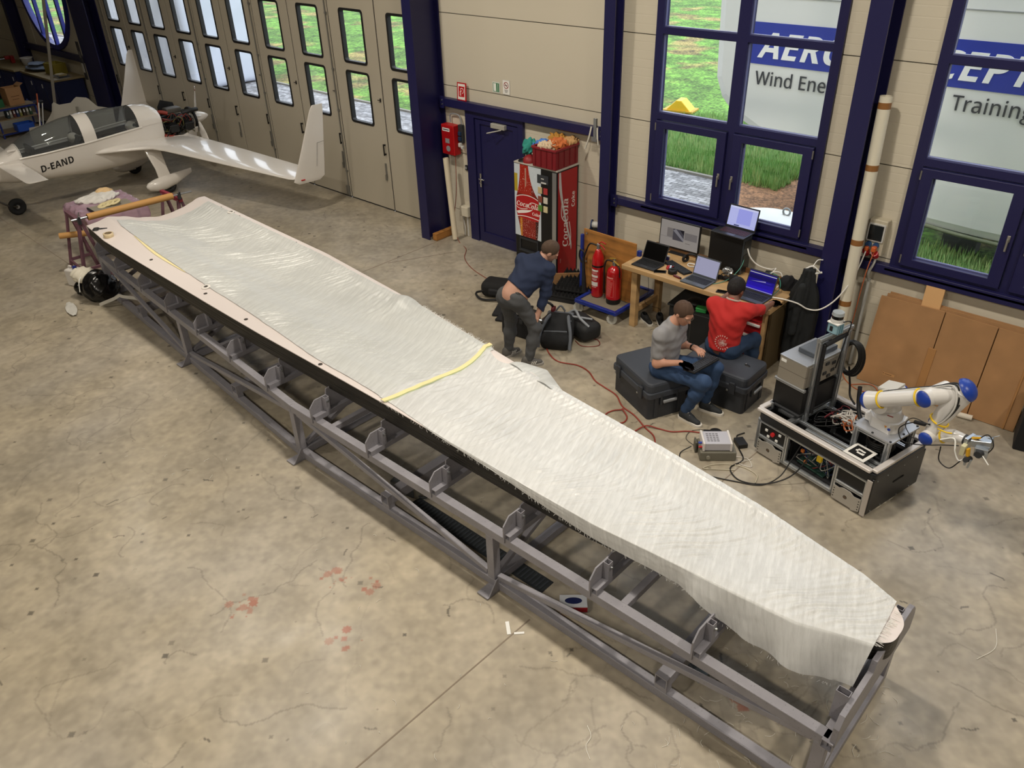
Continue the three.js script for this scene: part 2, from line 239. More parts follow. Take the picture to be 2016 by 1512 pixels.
// ---------- windows ----------
function windowUnit(name, label, [x0, x1, y0, y1]) {
  const w = sgroup(name, label, 'window'); w.name = name; const xm = (x0 + x1) / 2, zf = 0.035, zb = -0.08;
  const fr = (a, b, c, d, zz = zf) => span(a, b, c, d, zb, zz);
  obj('window_frame', [fr(x0, x0 + 0.1, y0, y1), fr(x1 - 0.1, x1, y0, y1), fr(x0 + 0.1, x1 - 0.1, y0, y0 + 0.06), fr(x0 + 0.1, x1 - 0.1, y1 - 0.1, y1), fr(x0 + 0.1, x1 - 0.1, 2.44, 2.52), fr(xm - 0.04, xm + 0.04, y0 + 0.06, 2.44), fr(xm - 0.072, xm + 0.072, 2.52, y1 - 0.1), ...[3.425, 4.405, 5.385].flatMap((y) => [fr(x0 + 0.1, xm - 0.072, y, y + 0.075), fr(xm + 0.072, x1 - 0.1, y, y + 0.075)])], paintBlue, w);
  obj('sill', [fr(x0 - 0.02, x1 + 0.02, y0 - 0.02, y0 + 0.004, 0.1)], paintBlueD, w);
  for (const s of [-1, 1]) {        // casements below, fixed lights above
    const a = s < 0 ? x0 + 0.1 : xm + 0.04, b = s < 0 ? xm - 0.04 : x1 - 0.1, c = y0 + 0.06, d = 2.435;
    const sash = obj('casement', ext(rect(b - a - 0.012, d - c - 0.012), 0.09, 0.006, [rect(b - a - 0.25, d - c - 0.19)], (a + b) / 2, (c + d) / 2, 0.02), paintBlue, w);
    obj('glazing_bead', ext(rect(b - a - 0.25, d - c - 0.19), 0.03, 0, [rect(b - a - 0.275, d - c - 0.215)], (a + b) / 2, (c + d) / 2, -0.005), mat('#5b5f86', 0.4), sash);
    obj('handle', [RB(0.03, 0.07, 0.015, 0.005, s < 0 ? b - 0.05 : a + 0.05, 1.9, 0.072), RB(0.02, 0.13, 0.02, 0.006, s < 0 ? b - 0.05 : a + 0.05, 1.84, 0.09), C(0.011, 0.011, 0.03, 8, s < 0 ? b - 0.05 : a + 0.05, 1.9, 0.08, PI / 2)], mat('#a5a29a', 0.35, 0.7), sash);
    obj('hinge', [c + 0.08, d - 0.08].map((y) => C(0.009, 0.009, 0.09, 6, s < 0 ? a + 0.006 : b - 0.006, y, 0.07)), mat('#8f8d88', 0.4, 0.6), sash);
    obj('pane', plane(b - a - 0.26, d - c - 0.2, (a + b) / 2, (c + d) / 2, -0.01), glass, w);
    const e = s < 0 ? x0 + 0.1 : xm + 0.072, f = s < 0 ? xm - 0.072 : x1 - 0.1;
    for (const [p, q] of [[2.52, 3.425], [3.5, 4.405], [4.48, 5.385], [5.46, y1 - 0.1]]) {
      obj('pane', plane(f - e, q - p, (e + f) / 2, (p + q) / 2, -0.01), glass, w);
      obj('glazing_bead', ext(rect(f - e, q - p), 0.03, 0, [rect(f - e - 0.024, q - p - 0.024)], (e + f) / 2, (p + q) / 2, -0.005), mat('#5b5f86', 0.4), w);
    }
  }
  return w;
}
windowUnit('window_1', 'tall dark blue window with two casements above the workbench', W1);
windowUnit('window_2', 'tall dark blue window with two casements above the leaning cardboard', W2);
{ // far window with a round blue frame
  const w = sgroup('window_3', 'round dark blue window behind the ladder at the far end', 'window'); w.name = 'window_3';
  const [x0, x1, y0, y1] = W3, cx = (x0 + x1) / 2, cy = 2.95, R = 1.5, ring = (r) => Array.from({ length: 40 }, (_, k) => [cx + r * Math.cos(k / 40 * 2 * PI), cy + r * Math.sin(k / 40 * 2 * PI)]);
  obj('spandrel', ext([[x0, y0], [x1, y0], [x1, y1], [x0, y1]], 0.1, 0, [ring(R - 0.02)], 0, 0, -0.06), wallTopMat, w);
  obj('window_frame', [ext(ring(R), 0.14, 0, [ring(R - 0.13)], 0, 0, -0.02), span(cx - 0.05, cx + 0.05, cy - R + 0.1, cy + R - 0.1, -0.07, 0.02), span(cx - R + 0.1, cx + R - 0.1, cy - 0.05, cy + 0.05, -0.07, 0.02), span(cx - 0.8, cx - 0.72, cy - 1.2, cy + 1.2, -0.07, 0.02), span(cx + 0.72, cx + 0.8, cy - 1.2, cy + 1.2, -0.07, 0.02)], mat('#16207a', 0.4), w);
  obj('pane', disc(R - 0.1, 40, cx, cy, -0.02), glass, w);
}
// ---------- folding hangar doors ----------
const doorMat = mat('#b5ad9c', 0.38), gasket = mat('#0f0f11', 0.6), metalG = mat('#8b8a85', 0.4, 0.6);
const seams = [-9.86, -11.06, -12.3, -13.5, -14.67, -15.83, -16.95, -18.05, -19.18, -20.25, -21.3, -22.5];
for (let i = 0; i < seams.length - 1; i++) {
  const x1 = seams[i], x0 = seams[i + 1], w = x1 - x0 - 0.03, g = sgroup('door', '', 'door'); g.name = 'door_' + (i + 1); g.position.set((x0 + x1) / 2, 0, 0);
  g.userData.label = ['nearest hangar door leaf half hidden by the blue column', 'folding hangar door leaf, second from the blue column', 'folding hangar door leaf, third from the blue column', 'folding hangar door leaf behind the near winglet', 'folding hangar door leaf, fifth from the blue column', 'folding hangar door leaf, sixth from the blue column', 'folding hangar door leaf behind the propeller spinner', 'folding hangar door leaf behind the engine', 'folding hangar door leaf behind the cockpit', 'folding hangar door leaf behind the far winglet', 'last folding hangar door leaf beside the broad blue column'][i];
  const wins = [[1.47, 2.315], [2.465, 3.29]].map(([a, b]) => [0.6, b - a, (a + b) / 2]);
  obj('leaf', ext([[-w / 2, 0.015], [w / 2, 0.015], [w / 2, 4.5], [-w / 2, 4.5]], 0.06, 0.004, wins.map(([a, b, y]) => rrect(a, b, 0.05, 0, y)), 0, 0, -0.03), doorMat, g);
  for (const [a, b, y] of wins) { const f = obj('window_gasket', ext(rrect(a + 0.035, b + 0.035, 0.06, 0, y), 0.075, 0.004, [rrect(a - 0.045, b - 0.045, 0.035, 0, y)], 0, 0, -0.028), gasket, g); obj('pane', ext(rrect(a - 0.04, b - 0.04, 0.03, 0, y), 0.004, 0, [], 0, 0, -0.03), glass, f); }
  obj('edge_seal', [span(w / 2, w / 2 + 0.03, 0.01, 4.5, -0.05, -0.01), B(w, 0.02, 0.03, 0, 0.012, -0.01)], gasket, g);
  obj('handle', [RB(0.02, 0.2, 0.02, 0.006, w / 2 - 0.06, 1.1, 0.045), B(0.02, 0.025, 0.05, w / 2 - 0.06, 1.18, 0.02), B(0.02, 0.025, 0.05, w / 2 - 0.06, 1.02, 0.02)], black, g);
  obj('latch', [B(0.045, 0.26, 0.012, w / 2 - 0.1, 0.72, 0.006), B(0.03, 0.1, 0.03, w / 2 - 0.1, 0.6, 0.018)], metalG, g);
  if (i % 2 === 0) obj('bolt_rod', [rod([w / 2 - 0.03, 0.03, 0.025], [w / 2 - 0.03, 4.2, 0.025], 0.011), B(0.09, 0.16, 0.03, w / 2 - 0.06, 0.13, 0.015), ...[0.5, 1.6, 2.3, 3.2].map((y) => B(0.05, 0.03, 0.03, w / 2 - 0.03, y, 0.015))], metalG, g);
  obj('lock', [RB(0.02, 0.06, 0.02, 0.004, w / 2 - 0.05, 1.93, 0.012), rod([w / 2 - 0.05, 1.93, 0.03], [w / 2 - 0.1, 1.93, 0.03], 0.007, 6)], black, g);
}
// ---------- blue service door ----------
{
  const g = sgroup('door_12', 'dark blue metal service door beside the drinks machine', 'door'); g.name = 'door_12';
  obj('door_frame', [span(-9.06, -8.88, 0, 2.08, -WT, 0.05), span(-7.98, -7.88, 0, 2.08, -WT, 0.05), span(-8.88, -7.98, 1.98, 2.08, -WT, 0.05)], paintBlue, g);
  obj('leaf', [span(-8.87, -7.99, 0.01, 1.975, -0.06, 0.015)], paintBlue, g);
  obj('stile', ext(rect(0.87, 1.95), 0.02, 0.004, [rect(0.68, 1.72, 0, 0.05)], -8.43, 0.99, 0.022), paintBlue, g);
  obj('handle', [RB(0.035, 0.22, 0.012, 0.005, -8.79, 1.03, 0.04), RB(0.12, 0.02, 0.02, 0.006, -8.74, 1.06, 0.075), C(0.012, 0.012, 0.04, 8, -8.79, 1.06, 0.055, PI / 2), C(0.014, 0.014, 0.02, 10, -8.79, 0.99, 0.05, PI / 2)], chrome, g);
  obj('door_closer', [RB(0.28, 0.07, 0.06, 0.008, -8.35, 1.93, 0.06), rod([-8.28, 1.89, 0.08], [-8.5, 1.83, 0.16], 0.009), rod([-8.5, 1.83, 0.16], [-8.53, 1.8, 0.06], 0.007)], mat('#c3c1b8', 0.4, 0.4), g);
}
// ---------- blade mould on its steel frame ----------
const zNear = (x) => interp([[-11.65, 4.99], [-10.85, 5.09], [-9.86, 5.125], [-8, 5.18], [-7, 5.2], [-5.5, 5.205], [-4, 5.22], [-2.6, 5.21], [-1.6, 5.13], [-1.1, 5.08], [-0.66, 4.93]], x);
const zFar = (x) => interp([[-11.65, 3.21], [-10.5, 3.27], [-8.3, 3.38], [-6.09, 3.62], [-4.87, 3.81], [-3.94, 3.95], [-2.76, 4.08], [-1.77, 4.22], [-0.95, 4.39], [-0.66, 4.5]], x);
const PS = [0, 0.08, 0.17, 0.28, 0.42, 0.57, 0.67, 0.78, 0.87, 0.925, 0.955, 1];
const PR = [[-11.65, [1.09, 1.10, 1.13, 1.08, 0.99, 0.927, 0.93, 0.955, 0.995, 1.03, 1.035, 1.03]], [-8.5, [1.09, 1.093, 1.105, 1.075, 1.0, 0.945, 0.94, 0.955, 0.985, 1.025, 1.035, 1.03]], [-4.95, [1.085, 1.085, 1.085, 1.06, 1.02, 0.995, 0.985, 0.985, 0.995, 1.015, 1.03, 1.02]], [-2.4, [1.03, 1.03, 1.02, 1.0, 0.98, 0.965, 0.96, 0.965, 0.98, 0.995, 1.01, 1.01]], [-0.62, [1.0, 1.0, 0.992, 0.985, 0.978, 0.973, 0.972, 0.975, 0.982, 0.99, 0.99, 0.99]]];
function yProf(x, s) {
  let k = 0; while (k < PR.length - 2 && x > PR[k + 1][0]) k++;
  const t = sstep(PR[k][0], PR[k + 1][0], x), f = (row) => { let i = 1; while (i < PS.length - 1 && s > PS[i]) i++; const u = sstep(0, 1, (s - PS[i - 1]) / (PS[i] - PS[i - 1])); const l = (s - PS[i - 1]) / (PS[i] - PS[i - 1]); return lerp(row[i - 1], row[i], lerp(l, u, 0.5)); };
  return lerp(f(PR[k][1]), f(PR[k + 1][1]), t);
}
const M = (x, s) => [x, yProf(x, s), lerp(zNear(x), zFar(x), s)];
const sOf = (x, z) => (z - zNear(x)) / (zFar(x) - zNear(x));
const MX0 = -11.62, MX1 = -0.66;
const gelcoat = mat('#d8cfcb', 0.4), laminate = mat('#191816', 0.45, 0, { bumpMap: dataTex(128, 128, (u, v) => fbm(u * 16, v * 16, 4, 16), false), bumpScale: 0.008 });
const mould = thing('blade_mould', 'long pale pink rotor blade mould with black laminate sides on the grey frame', 'mould');
{
  const tipX = (s) => MX1 + 0.07 - 0.16 * Math.pow(Math.abs(s * 2 - 1), 3.5);
  const rootX = (s) => MX0 + 0.0 * s;
  const top = grid(260, 60, (u, v) => { const s = v; const x = lerp(rootX(s), tipX(s), u); return M(clamp(x, -12, 0), s); });
  obj('shell_surface', top, gelcoat, mould);
  const und = grid(120, 24, (u, v) => { const x = lerp(MX0, MX1 - 0.12, u), s = lerp(0.012, 0.985, v), p = M(x, s); return [p[0], p[1] - 0.035, p[2]]; });
  obj('shell_back', und, laminate, mould);
  // black laminate skirts under the flanges, the near one deep
  const skirt = (s, depth, inset) => grid(180, 4, (u, v) => { const x = lerp(MX0, MX1 - 0.07, u), p = M(x, s); return [x, p[1] - 0.004 - v * depth(x), p[2] + inset * (1 - 0.6 * v)]; });
  const dn = (x) => interp([[-11.6, 0.14], [-10, 0.17], [-6, 0.2], [-3, 0.17], [-1.5, 0.12], [-0.7, 0.1]], x);
  obj('laminate_side', skirt(0, dn, -0.006), laminate, mould); obj('laminate_side', skirt(1, (x) => 0.1, 0.006), laminate, mould);
  obj('laminate_foot', grid(180, 1, (u, v) => { const x = lerp(MX0, MX1 - 0.07, u), p = M(x, 0); return [x, p[1] - 0.004 - dn(x), p[2] - 0.004 - v * 0.1]; }), laminate, mould);
  obj('root_edge', grid(60, 2, (u, v) => { const p = M(MX0, u); return [MX0 + 0.002, p[1] - 0.002 - v * 0.1, p[2]]; }), gelcoat, mould);
  obj('tip_edge', grid(40, 2, (u, v) => { const x = tipX(u), p = M(x, u); return [x - 0.004, p[1] - 0.002 - v * 0.16, p[2]]; }), laminate, mould);
  obj('flange_lip', tube(Array.from({ length: 60 }, (_, k) => { const x = lerp(MX0, MX1 - 0.07, k / 59), p = M(x, 0); return [p[0], p[1] - 0.004, p[2]]; }), 0.006, 240, 6), gelcoat, mould);
  const hole = mat('#3b342f', 0.9), ringM = mat('#ded9d2', 0.5);
  const lie = (g, x, s, dy = 0.002) => { const p = M(x, s), a = M(x + 0.02, s), b = M(x, s + 0.02); const n = V(a[0] - p[0], a[1] - p[1], a[2] - p[2]).cross(V(b[0] - p[0], b[1] - p[1], b[2] - p[2])).normalize(); if (n.y < 0) n.negate(); g.applyQuaternion(new THREE.Quaternion().setFromUnitVectors(V(0, 1, 0), n)); g.translate(p[0] + n.x * dy, p[1] + n.y * dy, p[2] + n.z * dy); return g; };
  mould.userData.lie = undefined; globalThis.lieOn = lie;
  for (const [x, z] of [[-9.72, 5.0], [-8.28, 5.07], [-7.35, 5.12], [-5.95, 5.17], [-10.95, 3.33], [-10.4, 3.36], [-8.9, 3.43], [-6.9, 3.6]]) obj('bolt_hole', lie(C(0.022, 0.022, 0.003, 16), x, sOf(x, z)), hole, mould);
  for (const [x, z] of [[-8.42, 4.98], [-10.62, 3.35]]) { const r = obj('bolt_ring', lie(lathe([[0.024, 0], [0.055, 0], [0.052, 0.012], [0.026, 0.012]], 20), x, sOf(x, z)), ringM, mould); obj('bore', lie(C(0.023, 0.023, 0.004, 16), x, sOf(x, z), 0.004), hole, r); }
}
// glass fibre cloth: two sheets, rippled, with loose edges
const weave = dataTex(256, 256, (u, v) => { const a = 0.5 + 0.5 * Math.sin(v * 2 * PI * 40), n = fbm(u * 5, v * 40, 3, 5), c = hash2(Math.floor(v * 40) + 31, Math.floor(u * 5)); return 0.35 + 0.3 * a * (0.35 + 0.65 * c) + 0.3 * (n - 0.5); }, false);
const strands = dataTex(512, 512, (u, v) => { const n = fbm(u * 8, v * 60, 4, 8) * 0.7 + fbm(u * 5, v * 5, 3, 5) * 0.3, l = 0.9 + (n - 0.5) * 0.16; return [0.905 * l, 0.91 * l, 0.905 * l]; });
const clothMat = mat('#f3f4f2', 0.33, 0, { map: strands, bumpMap: weave, bumpScale: 0.0022 });
const clothMat2 = clothMat.clone(); clothMat2.color.set('#ffffff'); clothMat2.roughness = 0.26; clothMat2.bumpScale = 0.0032;
weave.repeat.set(4, 4); strands.repeat.set(1.1, 1.1); weave.rotation = strands.rotation = PI / 2 - 0.35;
const ripple = (x, z, a) => { const w = fbm(x * 1.3, z * 1.3, 3), q = x * 0.93 + z * 0.36 + 0.12 * Math.sin(z * 4.1 + x) + 0.16 * (w - 0.5), amp = sstep(0.36, 0.7, fbm(x * 2.1 + 50, z * 2.6, 3)); return a * amp * (Math.sin(q * 95) * 0.6 + Math.sin(q * 61 + 2 * w) * 0.5 + (fbm(x * 26, z * 9, 2) - 0.5) * 1.4) + a * 1.3 * (fbm(x * 5, z * 5, 3) - 0.5); };
{
  const sN = (x) => sOf(x, interp([[-11.5, 4.63], [-11.1, 4.73], [-9.85, 4.86], [-8.83, 4.93], [-8.2, 4.975], [-7.4, 5.02], [-6.8, 5.07], [-6.1, 5.135], [-5.4, 5.147], [-4.9, 5.17]], x));
  const sF = (x) => interp([[-11.5, 0.955], [-7.3, 0.962], [-6.6, 0.97], [-6.35, 1.0], [-5.9, 0.985], [-5.4, 0.99], [-4.8, 1.0]], x);
  const sheet = one('glass_cloth', 'long white glass fibre cloth sheet on the wide root half of the mould', 'cloth', grid(640, 130, (u, v) => {
    const x = lerp(-11.42 + 0.1 * v, -4.93, u), a = sN(x) + 0.006 * (fbm(x * 9, 3, 3) - 0.5), b = sF(x) + 0.006 * (fbm(x * 9, 8, 3) - 0.5), s = lerp(a, b, v), p = M(x, s);
    const e = Math.min(v, 1 - v, u * 3), lift = 0.006 + (v < 0.03 || v > 0.97 ? 0.005 * fbm(x * 14, v, 2) : 0);
    const bump = 0.07 * Math.exp(-(((x + 6.45) / 0.13) ** 2 + ((p[2] - 3.72) / 0.16) ** 2)) + 0.03 * Math.exp(-(((x + 6.2) / 0.35) ** 2 + ((p[2] - 3.95) / 0.12) ** 2));
    return [x, p[1] + lift + Math.max(-0.004, ripple(x, p[2], 0.0075 * sstep(0, 0.08, e)) + bump), p[2], x, p[2]];
  }), clothMat);
  obj('frayed_edge', Array.from({ length: 160 }, () => { const x = rr(-6.2, -4.95), s = sF(x) - 0.004, p = M(x, s); return rod([x, p[1] + 0.01, p[2] + 0.01], [x + rr(-0.03, 0.03), p[1] + rr(0.005, 0.03), p[2] - rr(0.005, 0.035)], 0.0012, 4); }), white, sheet);
  const spare = one('glass_cloth', 'narrow strip of yellowed cloth edge along the near side of the root sheet', 'cloth', grid(120, 3, (u, v) => { const x = lerp(-10.6, -9.0, u), s = sN(x) - lerp(0.002, 0.006 + 0.016 * Math.sin(u * 3.1), v), p = M(x, s); return [x, p[1] + 0.004 + 0.004 * Math.sin(v * 3) + 0.003 * fbm(x * 20, v * 3, 2), p[2], x, p[2]]; }), mat('#e6d9a4', 0.6));
  // second sheet, draped over the near flange towards the tip
  const drape = (x) => interp([[-5.05, 0], [-4.3, 0.01], [-3.6, 0.03], [-3.0, 0.09], [-2.5, 0.13], [-2.0, 0.14], [-1.75, 0.16], [-1.55, 0.26], [-1.3, 0.3], [-1.0, 0.3], [-0.8, 0.34], [-0.7, 0.3]], x);
  const sN2 = (x) => (x < -4.2 ? lerp(0.03, 0, sstep(-5, -4.2, x)) : 0);
  const tail = one('glass_cloth', 'silvery glass fibre cloth draped over the narrow tip half of the mould', 'cloth', grid(520, 150, (u, v) => {
    const xe = lerp(-0.66, -0.7, v) - 0.06 * (v > 0.5 ? 0 : 1) * 0, x = lerp(-5.06, xe, u), vd = 0.24, far = x < -4.2 ? 0.985 + 0.015 * u - 0.06 * Math.exp(-(((x + 4.75) / 0.22) ** 2)) : 1.0;
    if (v >= vd) { const s = lerp(sN2(x), far, (v - vd) / (1 - vd)), p = M(x, s), e = Math.min(1, (v - vd) * 8, (1 - v) * 12 + 0.15); const dent = -0.0 + 0.02 * Math.exp(-(((x + 1.05) / 0.3) ** 2 + ((p[2] - 4.9) / 0.1) ** 2)); return [x, p[1] + 0.009 + Math.max(-0.004, ripple(x + 0.7, p[2], 0.008 * e)) + dent, p[2], x, p[2]]; }
    const t = 1 - v / vd, d = drape(x) * t, p = M(x, sN2(x)), flare = interp([[-5, 0], [-3, 0.02], [-1.9, 0.03], [-1.6, 0.1], [-1.42, 0.06], [-1.2, 0.12], [-0.95, 0.16], [-0.75, 0.13]], x), fold = 0.022 * Math.sin(x * 17) * t * sstep(-2.0, -1.5, x);
    return [x - 0.03 * t * sstep(-1.2, -0.7, x), p[1] + 0.009 - d * (1 - 0.08 * t) - 0.004 * t, p[2] + 0.006 + flare * t * (1.35 - 0.5 * t) + fold + 0.004 * (fbm(x * 8, t * 4, 2) - 0.5), x, p[2] + d];
  }), clothMat2);
  obj('frayed_edge', [...Array.from({ length: 170 }, () => { const x = rr(-5, -0.8), p = M(x, 0), d = drape(x); return rod([x, p[1] + 0.006 - d * 0.92, p[2] + 0.008 + interp([[-5, 0], [-3, 0.017], [-1.9, 0.025], [-1.6, 0.085], [-1.42, 0.05], [-1.2, 0.1], [-0.95, 0.136], [-0.75, 0.11]], x)], [x + rr(-0.02, 0.02), p[1] - d * 0.92 - rr(0.004, 0.02), p[2] + 0.012 + interp([[-5, 0], [-3, 0.017], [-1.9, 0.025], [-1.6, 0.085], [-1.42, 0.05], [-1.2, 0.1], [-0.95, 0.136], [-0.75, 0.11]], x)], 0.001, 4); }), ...Array.from({ length: 60 }, () => { const s = rr(0, 0.85), p = M(-0.68, s); return rod([-0.68, p[1] + 0.008, p[2]], [-0.66 + rr(0, 0.04), p[1] + rr(0.004, 0.012), p[2] + rr(-0.01, 0.01)], 0.0012, 4); })], white, tail);
  one('cloth_offcut', 'loose pointed corner of cloth hanging over the far mould edge', 'cloth', grid(30, 16, (u, v) => { const x = lerp(-4.62, -4.02, u), p = M(x, 0.99), k = v * (0.26 * (1 - Math.abs(u * 2 - 0.7) * 0.55)); return [x + 0.08 * v, p[1] + 0.014 - 0.25 * k * v + 0.02 * Math.sin(u * 9 + v * 2) * (1 - v), p[2] + 0.06 - k, x, p[2] - k]; }), clothMat);
  // yellow foam strip across the joint of the two sheets
  const st = one('foam_strip', 'pale yellow foam strip laid across the mould between the cloth sheets', 'strip', grid(90, 2, (u, v) => { const s = lerp(0.0, 1.02, u), x0 = -4.965 + 0.03 * Math.sin(u * 5) + 0.02 * Math.sin(u * 11), x = x0 + (v - 0.5) * 0.05, p = M(x, Math.min(s, 1)); return [x, p[1] + 0.024 + (u > 0.93 ? 0.004 : 0), p[2] - (s > 1 ? (s - 1) * 1.3 : 0), x, p[2]]; }), mat('#f0d9a0', 0.75));
  for (const o of [0.475, -0.475]) obj('strip_side', grid(90, 1, (u, v) => { const s = lerp(0.0, 1.02, u), x = -4.965 + 0.03 * Math.sin(u * 5) + 0.02 * Math.sin(u * 11) + o * 0.05, p = M(x, Math.min(s, 1)); return [x, p[1] + 0.0245 - v * 0.016, p[2] - (s > 1 ? (s - 1) * 1.3 : 0)]; }), mat('#d8e2b0', 0.75), st);
}
// frame
const frameMat = mat('#97959c', 0.42, 0, { map: dataTex(256, 256, (u, v) => { const n = fbm(u * 8, v * 8, 4, 8), s = hash2(Math.floor(u * 256), Math.floor(v * 90)) > 0.985 ? 0.86 : 1; const l = (0.93 + (n - 0.5) * 0.14) * s; return [l, l, l]; }) });
const frame = thing('mould_frame', 'long grey painted steel tube frame with brackets carrying the blade mould', 'frame');
const fz = (x) => 5.4 + Math.min(0, x + 6.2) * 0.0867, FARD = 1.16, PX = [-11.62, -8.95, -6.21, -3.46, -0.70];
for (const far of [0, 1]) {
  const z = (x) => fz(x) - far * FARD;
  for (const [y, n] of [[0.595, 'top_rail'], [0.05, 'bottom_rail']]) for (const [a, b] of [[-11.66, -6.21], [-6.21, -0.66]]) obj(n, beam([a, y, z(a)], [b, y, z(b)], 0.08, 0.08), frameMat, frame);
  PX.forEach((x, i) => {
    obj('post', beam([x, 0.09, z(x)], [x, 0.556, z(x)], 0.08, 0.08), frameMat, frame);
    const s = far ? -1 : 1;
    if (i < 4) obj('foot_plate', [B(0.12, 0.012, 0.16, x + 0.03, 0.012, z(x) + s * 0.1), ext([[0, 0], [0.12, 0], [0.02, 0.13], [0, 0.13]], 0.01, 0, [], x + 0.085, 0.016, z(x) + s * 0.04, 0, s > 0 ? -PI / 2 : PI / 2, 0)], frameMat, frame);
    if (i < 4) { const a = PX[i], b = PX[i + 1], up = i % 2 === 0; obj('diagonal_brace', beam([a + 0.06, up ? 0.545 : 0.12, z(a)], [b - 0.06, up ? 0.12 : 0.545, z(b)], 0.05, 0.05), frameMat, frame); }
  });
}
for (const x of PX) { obj('cross_beam', [beam([x, 0.05, fz(x) - 0.04], [x, 0.05, fz(x) - FARD + 0.04], 0.08, 0.08)], frameMat, frame); obj('cross_brace', beam([x, 0.12, fz(x) - 0.06], [x, 0.54, fz(x) - FARD + 0.06], 0.05, 0.05), frameMat, frame); }
for (const x of [-9.9, -7.9, -5.6, -2.2]) obj('cross_beam', beam([x, 0.6, fz(x) - 0.04], [x, 0.6, fz(x) - FARD + 0.04], 0.06, 0.06), frameMat, frame);
for (const x of [-10.43, -7.62, -4.82, -1.8]) obj('fork_sleeve', [hollow([x, 0.185, fz(x) + 0.04], [x, 0.185, fz(x) - FARD - 0.04], 0.1, 0.1, 0.008), B(0.1, 0.05, 0.07, x, 0.112, fz(x)), B(0.1, 0.05, 0.07, x, 0.112, fz(x) - FARD)], frameMat, frame);
for (let k = 0; k < 13; k++) {
  const x = -1.6 - 0.845 * k + (k === 12 ? 0.1 : 0), z0 = fz(x) + 0.04, xc = x + 0.038;
  const tubeM = obj('bracket_tube', hollow([xc, 0.661, z0], [xc, 0.661, z0 - FARD - 0.08], 0.05, 0.05, 0.005), frameMat, frame);
  const q = [[z0 + 0.012, 0.6], [z0 + 0.012, 0.765], [z0 - 0.055, 0.835], [z0 - 0.185, 0.835]], pN = M(x, 0), zu = Math.min(z0 - 0.19, pN[2] + 0.04);
  q.push([zu, pN[1] - 0.19]);
  for (let i = 0; i <= 10; i++) { const p = M(x, lerp(0.02, 0.97, i / 10)); q.push([p[2], p[1] - (i ? 0.045 : 0.18)]); }
  const pf = M(x, 0.97); q.push([Math.max(pf[2], z0 - FARD), 0.687], [z0 - 0.34, 0.687], [z0 - 0.34, 0.6]);
  obj('rib_plate', ext(q.map(([z, y]) => [-z, y]), 0.012, 0, [], x + 0.006, 0, 0, 0, PI / 2, 0), frameMat, tubeM.parent);
  const up = obj('upright_tube', hollow([xc, 0.687, z0 - 0.16], [xc, 0.84, z0 - 0.16], 0.05, 0.05, 0.005), frameMat, frame);
  obj('bolt', C(0.012, 0.012, 0.02, 6, xc + 0.033, 0.8, z0 - 0.16, 0, 0, PI / 2), steel, up);
}
{ // end board at the tip
  const q = [[5.445, 0.6], [5.445, 0.762], [5.397, 0.84], [4.985, 0.835], [4.965, 0.92], [4.37, 0.885], [4.3, 0.86], [4.24, 0.79], [4.215, 0.72], [4.215, 0.58]];
  obj('end_board', ext(q.map(([z, y]) => [-z, y]), 0.03, 0.003, [], -0.635, 0, 0, 0, PI / 2, 0), frameMat, frame);
  obj('end_rail', beam([-0.68, 0.595, 5.36], [-0.68, 0.595, 4.28], 0.07, 0.08), frameMat, frame);
  obj('upright_tube', [hollow([-0.69, 0.64, 5.26], [-0.69, 0.88, 5.26], 0.08, 0.05), hollow([-0.68, 0.64, 4.42], [-0.68, 0.9, 4.42], 0.05, 0.04)], frameMat, frame);
  obj('tube_end', [hollow([-0.66, 0.6, 5.46], [-0.66, 0.6, 5.36], 0.07, 0.07)], frameMat, frame);
}
// ---------- things on and against the long wall ----------
const ply = dataTex(256, 256, (u, v) => { const n = fbm(u * 3, v * 24, 4, 3), m = fbm(u * 8, v * 8, 3, 8), l = 0.85 + (n - 0.5) * 0.3 + (m - 0.5) * 0.15; return [0.76 * l, 0.52 * l, 0.26 * l]; });
const pine = dataTex(256, 256, (u, v) => { const n = fbm(u * 2, v * 12, 4, 2), l = 0.9 + (n - 0.5) * 0.22; return [0.8 * l, 0.65 * l, 0.45 * l]; });
const cardT = dataTex(256, 256, (u, v) => { const l = 0.92 + (fbm(u * 6, v * 6, 4, 6) - 0.5) * 0.12 ; return [0.68 * l, 0.51 * l, 0.34 * l]; });
const plyMat = mat('#ffffff', 0.5, 0, { map: ply }), pineMat = mat('#ffffff', 0.6, 0, { map: pine }), cardMat = mat('#ffffff', 0.8, 0, { map: cardT }), tubeCard = mat('#b98a4d', 0.6), paleCard = mat('#d9cdb4', 0.65), tapeBrown = mat('#8c5f33', 0.4);
const print = (name, w, h, pw, ph, draw, parent, t, rough = 0.5) => obj(name, plane(w, h, ...t), mat('#ffffff', rough, 0, { map: canvasTex(pw, ph, draw) }), parent);
